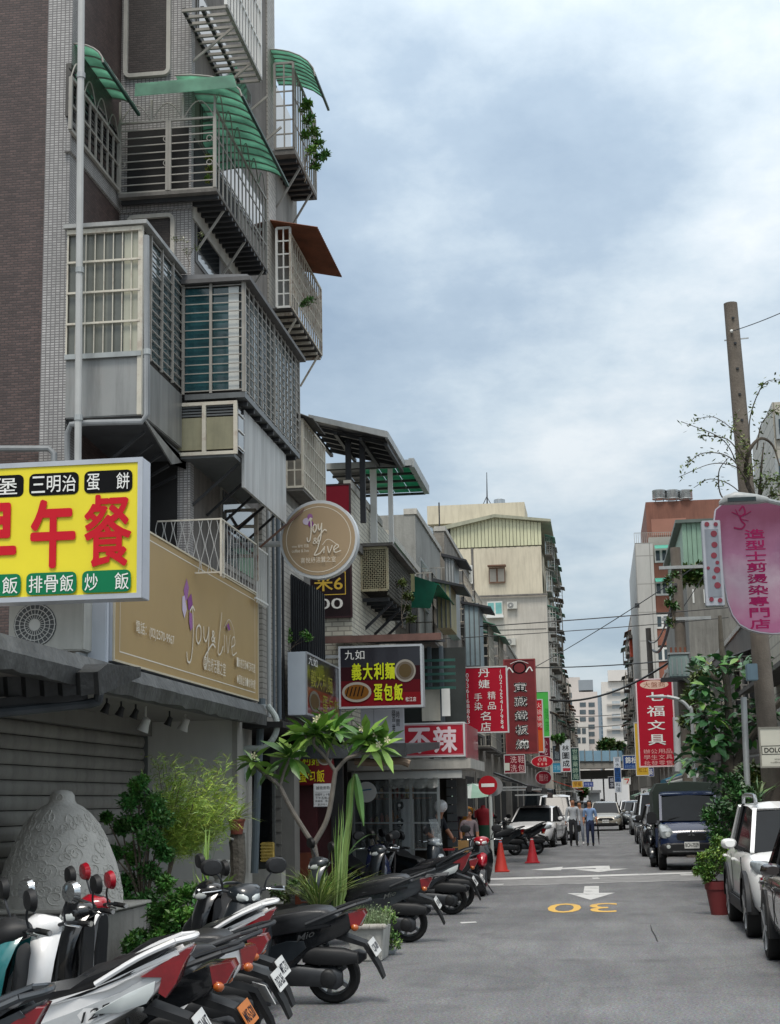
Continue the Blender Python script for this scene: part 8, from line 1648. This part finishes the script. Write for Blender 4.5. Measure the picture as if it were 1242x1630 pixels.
mk('arm', MB().tube([q, P(1236, 800, Y=24.7), P(1290, 812, Y=25.5), P(1400, 820, Y=27)], .04, 8), GALV, o); mk('lamp_head', MB().loft([sec(-.05, 0, .05, .04), sec(.12, .02, .10, .075), sec(.45, .05, .14, .10), sec(.62, .02, .11, .07), sec(.70, -.02, .05, .03)]).xf(Matrix.Translation(q) @ Matrix.Rotation(pi, 4, 'Z')), M('#9b9f9f', .4, .12, 4, streak=.2), o); mk('lens', MB().box(q.x-.58, q.x-.15, q.y-.152, q.y-.10, q.z-.03, q.z+.035), M('#26302f', .15, .2, 4), o)
def wire(label, p, q, sag, r, grp='overhead wires'):
    o = T('overhead_wire', label, 'wire', p, group=grp); mk('wire', MB().tube([p+(q-p)*t+Vector((0, 0, -sag*4*t*(1-t))) for t in [k/14 for k in range(15)]], r, 5), BLACK, o); return o
wire('wire running from the leaning pole top out past the right edge', P(1166, 527, Y=26.85), P(1330, 455, Y=22), .05, .008)
wire('upper level wire crossing the street in front of the pale block', P(520, 1012, Y=44), P(1160, 967, Y=46), .05, .016); wire('second level wire crossing the street just below the upper one', P(700, 1017, Y=44), P(1160, 983, Y=46), .05, .012)
wire('lower wire crossing to the transformer above the far towers', P(840, 1063, Y=60), P(1160, 1042, Y=46), .1, .02); wire('thick sagging cable from the green sign up to the transformer', P(860, 1112, Y=60), P(1075, 1048, Y=46), .5, .035); wire('slanting wire rising from the left signs to the dotted steel box', P(850, 1063, Y=70), P(1125, 890, Y=46), .1, .016)
wire('slack wire from the transformer pole to the thin pole', P(1075, 940, Y=46), P(1033, 1020, Y=78), .6, .03); wire('heavy cable bundle drooping beside the transformer pole', P(1076, 930, Y=45.7), P(1040, 1035, Y=60), .7, .05); wire('loose wire slanting down the side of the concrete house', P(1155, 860, Y=46), P(1065, 1000, Y=46), .05, .012)
wire('far thin wire over the footbridge', P(900, 1140, Y=170), P(1015, 1133, Y=170), .2, .04); wire('second far thin wire over the footbridge', P(895, 1157, Y=150), P(1015, 1150, Y=150), .2, .04)
o = T('junction_box', 'small dark junction box hanging on the slanting wire', 'box', P(1013, 965, Y=58)); mk('case', bx(1011, 960, 1018, 967, 58, .15), DARK, o)
q = P(785, 1390, Z=0); o = T('no_entry_sign', 'round red no-entry sign with a white bar on a pale post', 'road sign', (q.x, q.y, 0)); zt = P(779, 1250, Y=q.y)
mk('post', MB().tube([(q.x, q.y, 0), (q.x-.01, q.y, zt.z+.15)], .045, 10), M('#aeb3b0', .5, .1, 4, streak=.3), o); d = (zt.x-.03, q.y-.06, zt.z); mk('disc', MB().lathe([(.001, 0), (.225, 0), (.225, .012), (.001, .012)], 32, d, 'y'), ink('#a3202a'), o)
mk('bar', MB().box(d[0]-.155, d[0]+.155, d[1]-.006, d[1]-.002, d[2]-.04, d[2]+.04), WH, o); mk('rear_disc', MB().lathe([(.001, 0), (.23, 0), (.23, .012), (.001, .012)], 32, (d[0]+.12, q.y+.06, d[2]-.03), 'y'), M('#8f9090', .5, .1, 3, metal=.4), o)
def cone(label, px, py, h, mat, cap):
    q = P(px, py, Z=0); o = T('traffic_cone', label, 'traffic cone', q); mk('cone', MB().lathe([(.001, .03), (.17, .03), (.16, .06), (.105*1, h*.45), (.035, h), (.001, h)], 22, q), mat, o); mk('base', MB().box(q.x-.2, q.x+.2, q.y-.2, q.y+.2, 0, .035), mat, o, bev=.01); mk('sleeve', MB().lathe([(.058, h*.78), (.04, h*.97)], 18, q), cap, o)
cone('faded red traffic cone with a bluish top by the no-entry post', 798, 1388, .74, M('#c23a30', .55, .15, 5, streak=.15), ink('#6d8fb0')); cone('red traffic cone with a white top beyond the no-entry post', 848, 1374, .66, M('#c22f38', .5, .15, 5), WH)
# kiosk side stall: parasol, box, table, clothes dummies
q = P(753, 1262, Y=38.8); o = T('parasol', 'tilted pale green and white parasol over the clothes dummies', 'parasol', q); GR = [M('#8fb3a0', .5, .1, 4), M('#c9d2cc', .5, .08, 4)]
TR = Matrix.Translation(q) @ Matrix.Rotation(.2, 4, 'X')
for k in range(8):
    a0, a1 = 2*pi*k/8, 2*pi*(k+1)/8; R_ = [[(r*cos(a), r*sin(a), .22*(1-(r/.66)**1.6)) for a in (a0, (a0+a1)/2, a1)] for r in (.01, .25, .5, .66)]; mk('panel', MB().loft(R_, False, False).xf(TR), GR[k % 2], o, fixn=False, smooth=60)
mk('shaft', MB().tube([TR @ Vector((0, 0, .25)), TR @ Vector((0, 0, -.6))], .012, 6), GALV, o)
o = T('cardboard_box', 'open cardboard box on the low red stand by the kiosk', 'box', P(732, 1366, Y=35.6)); a, b = P(716, 1366, Y=35.6), P(744, 1338, Y=35.6); mk('body', MB().box(a.x, b.x, 35.6, 36, a.z, b.z), M('#9c7a4a', .8, .12, 4), o); mk('flap', MB().bar((a.x, 35.6, b.z), (a.x-.08, 35.5, b.z+.12), .02, .3), M('#a98757', .8, .12, 4), o)
o = T('stand', 'low red wooden stand under the cardboard box', 'stand', P(732, 1392, Y=35.8)); a, b = P(714, 1392, Y=35.6), P(745, 1367, Y=35.6)
mk('top', MB().box(a.x, b.x, 35.55, 36.1, b.z-.04, b.z-.003), M('#8a2a24', .6, .15, 4), o)
for x_ in (a.x+.04, b.x-.04):
    for y_ in (35.6, 36.05): stick('leg', (x_, y_, 0), (x_, y_, b.z-.04), .06, M('#8a2a24', .6, .15, 4), o)
o = T('table', 'folding table with a thin red top in front of the kiosk worker', 'table', P(702, 1392, Y=30.7)); a, b = P(688, 1352, Y=30.5), P(722, 1349, Y=30.5); mk('top', MB().box(a.x, b.x, 30.5, 30.9, a.z-.03, a.z), M('#8d2326', .5, .12, 4), o)
for x_ in (a.x+.03, b.x-.03): stick('leg', (x_, 30.55, 0), (x_, 30.55, a.z-.03), .03, GALV, o); stick('leg', (x_, 30.85, 0), (x_, 30.85, a.z-.03), .03, GALV, o)
def dummy(label, px, py0, py1, top, skirt, Y):
    b = P(px, py1, Y=Y); t_ = P(px, py0, Y=Y); h = t_.z-b.z; o = T('dress_form', label, 'dress form', (b.x, Y, b.z)); e = lambda f, w_, d_: [(b.x+w_*cos(2*pi*k/16), Y+d_*sin(2*pi*k/16), b.z+h*f) for k in range(16)]
    mk('torso', MB().loft([e(.48, .13, .09), e(.62, .15, .10), e(.78, .19, .11), e(.88, .18, .09), e(.94, .06, .05), e(1.0, .045, .045)]), top, o); mk('skirt', MB().loft([e(0., .20, .13), e(.25, .18, .12), e(.5, .135, .095)]), skirt, o)
    for s in (-1, 1): mk('sleeve', MB().tube([(b.x+s*.17, Y, b.z+h*.86), (b.x+s*.22, Y, b.z+h*.70)], [.06, .05], 8), top, o)
    stick('stand', (b.x, Y, 0), (b.x, Y, b.z+.02), .03, DARK, o)
dummy('dress form in a red top and green skirt under the parasol', 771, 1282, 1345, M('#a3202c', .7, .15, 5), M('#1f4a34', .7, .15, 5), 39.6); dummy('dress form in a dark plum dress at the kiosk corner', 722, 1285, 1350, M('#2b1724', .7, .2, 5), M('#251422', .7, .2, 5), 39.8); dummy('dress form in mustard cloth behind the grey shirt', 742, 1280, 1330, M('#b37a22', .7, .15, 5), M('#a8701f', .7, .15, 5), 40.2)
def awn(label, px0, px1, py0, py1, Y, dep, mat, X=None, cat='awning'):
    a, b = P(px0, py1, Y=Y), P(px1, py0, Y=Y); o = T('shop_awning', label, cat, (a.x, Y, a.z)); mk('cover', MB().prism([(a.x, b.z), (b.x, a.z+.05), (b.x, a.z-.12), (b.x-.03, a.z-.12), (b.x-.03, a.z+.02), (a.x, b.z-.05)], Y, Y+dep, 'y'), mat, o); stick('front_bar', (a.x, Y-.02, a.z), (b.x, Y-.02, a.z), .05, GALV, o); return o
awn('red sloping tin roof over the left pavement far off', 880, 927, 1241, 1260, 112, 8, M('#a33a2a', .6, .2, 2)); awn('black canvas awning behind the no-entry sign', 786, 838, 1228, 1254, 43, 3, BLACK); awn('dark grey shop awning beyond the black one', 800, 862, 1238, 1258, 49, 5, DARK); awn('brown shop awning on the left past the oval signs', 820, 872, 1250, 1266, 58, 6, M('#4a3a34', .8, .2, 2))
def awnR(label, px0, px1, py0, py1, Y, dep, mat): a, b = P(px0, py1, Y=Y), P(px1, py0, Y=Y); o = T('shop_awning', label, 'awning', (b.x, Y, a.z)); mk('cover', MB().prism([(b.x, b.z), (a.x, a.z+.05), (a.x, a.z-.1), (a.x+.03, a.z-.1), (a.x+.03, a.z+.02), (b.x, b.z-.05)], Y, Y+dep, 'y'), mat, o); stick('front_bar', (a.x, Y-.02, a.z), (b.x, Y-.02, b.z-.06), .04, GALV, o)
awnR('blue tarpaulin awning above the truck canopy', 1060, 1112, 1222, 1243, 46, 4, M('#1f7391', .6, .15, 2)); awnR('pale corrugated awning over the right shops', 1048, 1100, 1236, 1252, 54, 6, M('#b9bcb9', .5, .1, 2, streak=.2)); awnR('green-grey awning far along the right side', 1010, 1052, 1252, 1268, 75, 10, M('#5d7a68', .6, .15, 2)); awnR('long grey awning over the right shops near the white car', 1140, 1242, 1190, 1215, 31, 6, CONC_D)
o = T('crate', 'pale box fixed above the blue tarpaulin awning', 'box', P(1096, 1236, Y=44)); mk('case', bx(1095, 1226, 1112, 1238, 44, .3), M('#c3c6c4', .5, .08, 3), o)
o = T('plastic_bag', 'crumpled clear plastic bag on the ground by the trough planter', 'bag', P(600, 1522, Z=0)); rnd = random.Random(5); q = P(600, 1520, Z=0); bg_ = MB()
for k in range(5): bg_.sph((q.x+rnd.uniform(-.16, .16), q.y+rnd.uniform(-.05, .1), .03), (.09, .06, .05), 7, 5)
bg_.v = [(v[0]+rnd.uniform(-.02, .02), v[1]+rnd.uniform(-.02, .02), max(.004, v[2]+rnd.uniform(-.02, .02))) for v in bg_.v]; mk('sheet', bg_, M('#b9bfc2', .2, .1, 5, coat=.6), o, smooth=0)
# ================================================================= people
SKIN = M('#a9765a', .55, .1, 8); HAIR = M('#16120f', .6, .2, 8)
def person(label, loc, rz, h, shirt, trousers, shoes, sleeves=.5, pose=None, hair=HAIR, helmet=None, name='person', lower=None):
    """one skinned body; x = the person's left, facing -y; joints in fractions of height"""
    J = dict(pel=(0, 0, .53), wst=(0, 0, .62), chs=(0, -.005, .74), nck=(0, 0, .83), hd0=(0, -.008, .87), hd1=(0, -.012, .925), hd2=(0, -.008, .97), shl=(.105, 0, .80), ell=(.135, .02, .64), hal=(.135, -.03, .50), shr=(-.105, 0, .80), elr=(-.135, .02, .64), har=(-.135, -.03, .50), hpl=(.05, 0, .50), knl=(.055, -.015, .28), anl=(.055, .01, .05), tol=(.06, -.065, .022), hpr=(-.05, 0, .50), knr=(-.055, -.015, .28), anr=(-.055, .01, .05), tor=(-.06, -.065, .022))
    J.update(pose or {}); ks = list(J); rad = dict(pel=.075, wst=.068, chs=.08, nck=.034, hd0=.042, hd1=.055, hd2=.04, sh=.042, el=.03, ha=.022, hp=.058, kn=.038, an=.026, to=.022)
    E = [('pel', 'wst'), ('wst', 'chs'), ('chs', 'nck'), ('nck', 'hd0'), ('hd0', 'hd1'), ('hd1', 'hd2')]
    for s in 'lr': E += [('chs', 'sh'+s), ('sh'+s, 'el'+s), ('el'+s, 'ha'+s), ('pel', 'hp'+s), ('hp'+s, 'kn'+s), ('kn'+s, 'an'+s), ('an'+s, 'to'+s)]
    me = bpy.data.meshes.new('b'); me.from_pydata([Vector(J[k])*h for k in ks], [(ks.index(a), ks.index(b)) for a, b in E], []); ob = bpy.data.objects.new('b', me); COL.objects.link(ob)
    sk = ob.modifiers.new('k', 'SKIN'); sk.use_smooth_shade = True; sl = me.skin_vertices[0].data
    for i, k in enumerate(ks): r = rad.get(k) or rad[k[:2]]; sl[i].radius = (r*h, r*h*.75 if k in ('pel', 'wst', 'chs') else r*h)
    sl[0].use_root = True; sb = ob.modifiers.new('s', 'SUBSURF'); sb.levels = sb.render_levels = 1
    m2 = bpy.data.meshes.new_from_object(ob.evaluated_get(bpy.context.evaluated_depsgraph_get())); bpy.data.objects.remove(ob)
    o = T(name, label, 'person', loc, rz); bo = bpy.data.objects.new('body', m2); COL.objects.link(bo); bo.parent = o; m2.materials.clear()
    for m_ in (shirt, trousers, SKIN, shoes): m2.materials.append(m_)
    jv = {k: Vector(J[k])*h for k in ks}
    def seg(p, a, b): d = b-a; t_ = max(0, min(1, (p-a).dot(d)/d.dot(d))); return (p-a-d*t_).length, t_
    for f in m2.polygons:
        best = min(((*seg(f.center, jv[a], jv[b]), a, b) for a, b in E), key=lambda q: q[0]); _, t_, a, b = best
        f.material_index = 3 if b[:2] == 'to' or (b[:2] == 'an' and t_ > .85) else 1 if b[:2] in ('hp', 'kn', 'an') or (a == 'pel' and t_ < .35) else 2 if a in ('hd0', 'hd1') or b == 'hd0' or (a == 'chs' and b == 'nck' and t_ > .85) or (a[:2] == 'el' and t_ > sleeves*2-1 and sleeves < 1) or (a[:2] == 'el' and t_ > .85) else 0
        f.use_smooth = True
    lo = lambda nm, mb, mt: mk(nm, mb, mt, o, local=True)
    hd = jv['hd1']; r = .058*h
    if helmet: lo('helmet', MB().sph(hd+Vector((0, .006*h, .02*h)), (r*1.3, r*1.4, r*1.3), 14, 9), helmet)
    else:
        hm = MB().sph(hd+Vector((0, .022*h, .026*h)), (r*.98, r*.95, r*.86), 14, 9); lo('hair', hm, hair)
    fc = MB()
    for s in (-1, 1): fc.sph(hd+Vector((s*.02*h, -.054*h, .005*h)), .006*h, 6, 4)
    lo('eyes', fc, HAIR); lo('nose', MB().sph(hd+Vector((0, -.058*h, -.008*h)), (.007*h, .012*h, .012*h), 6, 5), SKIN); lo('mouth', MB().box(hd.x-.014*h, hd.x+.014*h, hd.y-.055*h, hd.y-.048*h, hd.z-.032*h, hd.z-.026*h), M('#7a443a', .6, .1, 5))
    for s in 'lr':
        hp_, el = jv['ha'+s], jv['el'+s]; d = (hp_-el).normalized(); sd = d.cross(Vector((0, -1, 0))); sd = sd.normalized() if sd.length > .1 else Vector((1, 0, 0)); fg = MB(); nn = sd.cross(d)
        for k, L_ in enumerate((.038, .045, .048, .042)): b_ = hp_+d*.012*h+nn*(k-1.5)*.011*h; fg.tube([b_, b_+d*L_*.55*h, b_+d*L_*h*.9+sd*.008*h], [.0058*h, .0052*h, .0042*h], 6)
        fg.tube([hp_+nn*.018*h, hp_+nn*.032*h+d*.015*h, hp_+nn*.034*h+d*.032*h], [.0065*h, .006*h, .005*h], 6); lo('fingers', fg, SKIN)
    return o
CL = lambda x: M(x, .8, .12, 6)
walkA = dict(knl=(.055, -.06, .29), anl=(.06, -.06, .06), tol=(.06, -.13, .035), knr=(-.05, .0, .28), anr=(-.05, .09, .06), tor=(-.05, .03, .022)); walkB = dict(knr=(-.055, -.06, .29), anr=(-.06, -.06, .06), tor=(-.06, -.13, .035), knl=(.05, .0, .28), anl=(.05, .09, .06), tol=(.05, .03, .022))
q = P(914, 1348, Z=0); person('walking man in a pale grey long-sleeved shirt and dark trousers, leftmost of three', (q.x, q.y, 0), .12, 1.70, CL('#aeb3b8'), CL('#22242a'), CL('#141414'), 1.0, {**walkA, 'har': (-.16, -.02, .50)})
q = P(925, 1346, Z=0); person('walking woman in a patterned top between two men', (q.x, q.y+.3, 0), -.15, 1.60, CL('#8f8d90'), CL('#8b93a0'), CL('#c9c9c9'), .5, {**walkB, 'ell': (.15, -.05, .66), 'hal': (.2, -.14, .66)})
q = P(941, 1348, Z=0); person('walking man in a light blue shirt and navy trousers with an umbrella', (q.x, q.y, 0), -.05, 1.63, CL('#7f9cc4'), CL('#1f2a48'), CL('#141414'), .5, {**walkB, 'hal': (.15, -.05, .52)})
u = Vector((q.x+.26, q.y-.08, .82)); o = T('umbrella', 'furled black umbrella carried by the man in light blue', 'umbrella', u); mk('canopy', MB().tube([u, u+Vector((.02, 0, -.35)), u+Vector((.03, 0, -.75))], [.018, .035, .008], 8), BLACK, o); mk('handle', MB().tube(curve([u, u+Vector((0, 0, .1)), u+Vector((-.03, -.03, .13)), u+Vector((-.05, -.05, .09))], 4), .01, 6), WOOD, o)
o = T('shoulder_bag', 'black shoulder bag between the walkers', 'bag', P(922, 1320, Y=57.7)); q = P(921, 1318, Y=57.55); mk('body', MB().box(q.x-.09, q.x+.09, q.y-.05, q.y+.05, q.z-.14, q.z+.1), BLACK, o, bev=.03); mk('strap', MB().tube(curve([q+Vector((-.05, 0, .1)), q+Vector((-.12, 0, .35)), q+Vector((-.2, .02, .52))], 4), .012, 6), BLACK, o)
q = P(694, 1400, Y=31.2); person('kiosk worker in a white helmet and dark shirt bending over the red-topped table', (q.x, 31.2, 0), .9, 1.72, CL('#1c2028'), CL('#41536b'), CL('#1a1a1a'), .5, {'ell': (.15, -.05, .66), 'hal': (.12, -.17, .56), 'har': (-.12, -.15, .55), 'chs': (0, -.05, .735), 'nck': (0, -.075, .82), 'hd0': (0, -.095, .86), 'hd1': (0, -.11, .91), 'hd2': (0, -.11, .95)}, helmet=WHITE_P)
q = P(749, 1392, Y=38.2); person('person in a grey shirt standing under the parasol', (q.x, 38.2, 0), .3, 1.5, CL('#85787c'), CL('#2b2b33'), CL('#1a1a1a'), .5)
q = P(962, 1308, Z=0); person('rider in a pale jacket on a scooter coming down the lane', (q.x-.1, q.y, .0), .3, 1.6, CL('#b3b5b2'), CL('#2c2e36'), CL('#161616'), 1.0, {'pel': (0, .1, .50), 'hpl': (.06, .06, .48), 'hpr': (-.06, .06, .48), 'knl': (.09, -.16, .42), 'knr': (-.09, -.16, .42), 'anl': (.09, -.12, .2), 'anr': (-.09, -.12, .2), 'tol': (.09, -.2, .18), 'tor': (-.09, -.2, .18), 'hal': (.15, -.26, .60), 'har': (-.15, -.26, .60), 'ell': (.16, -.1, .66), 'elr': (-.16, -.1, .66)}, helmet=BLACK)
scooter('dark scooter being ridden toward the camera far down the lane', (q.x-.05, q.y+.05, 0), -pi/2+.3, body=B_DK, lock=0., plate='KJR-803', group=None)
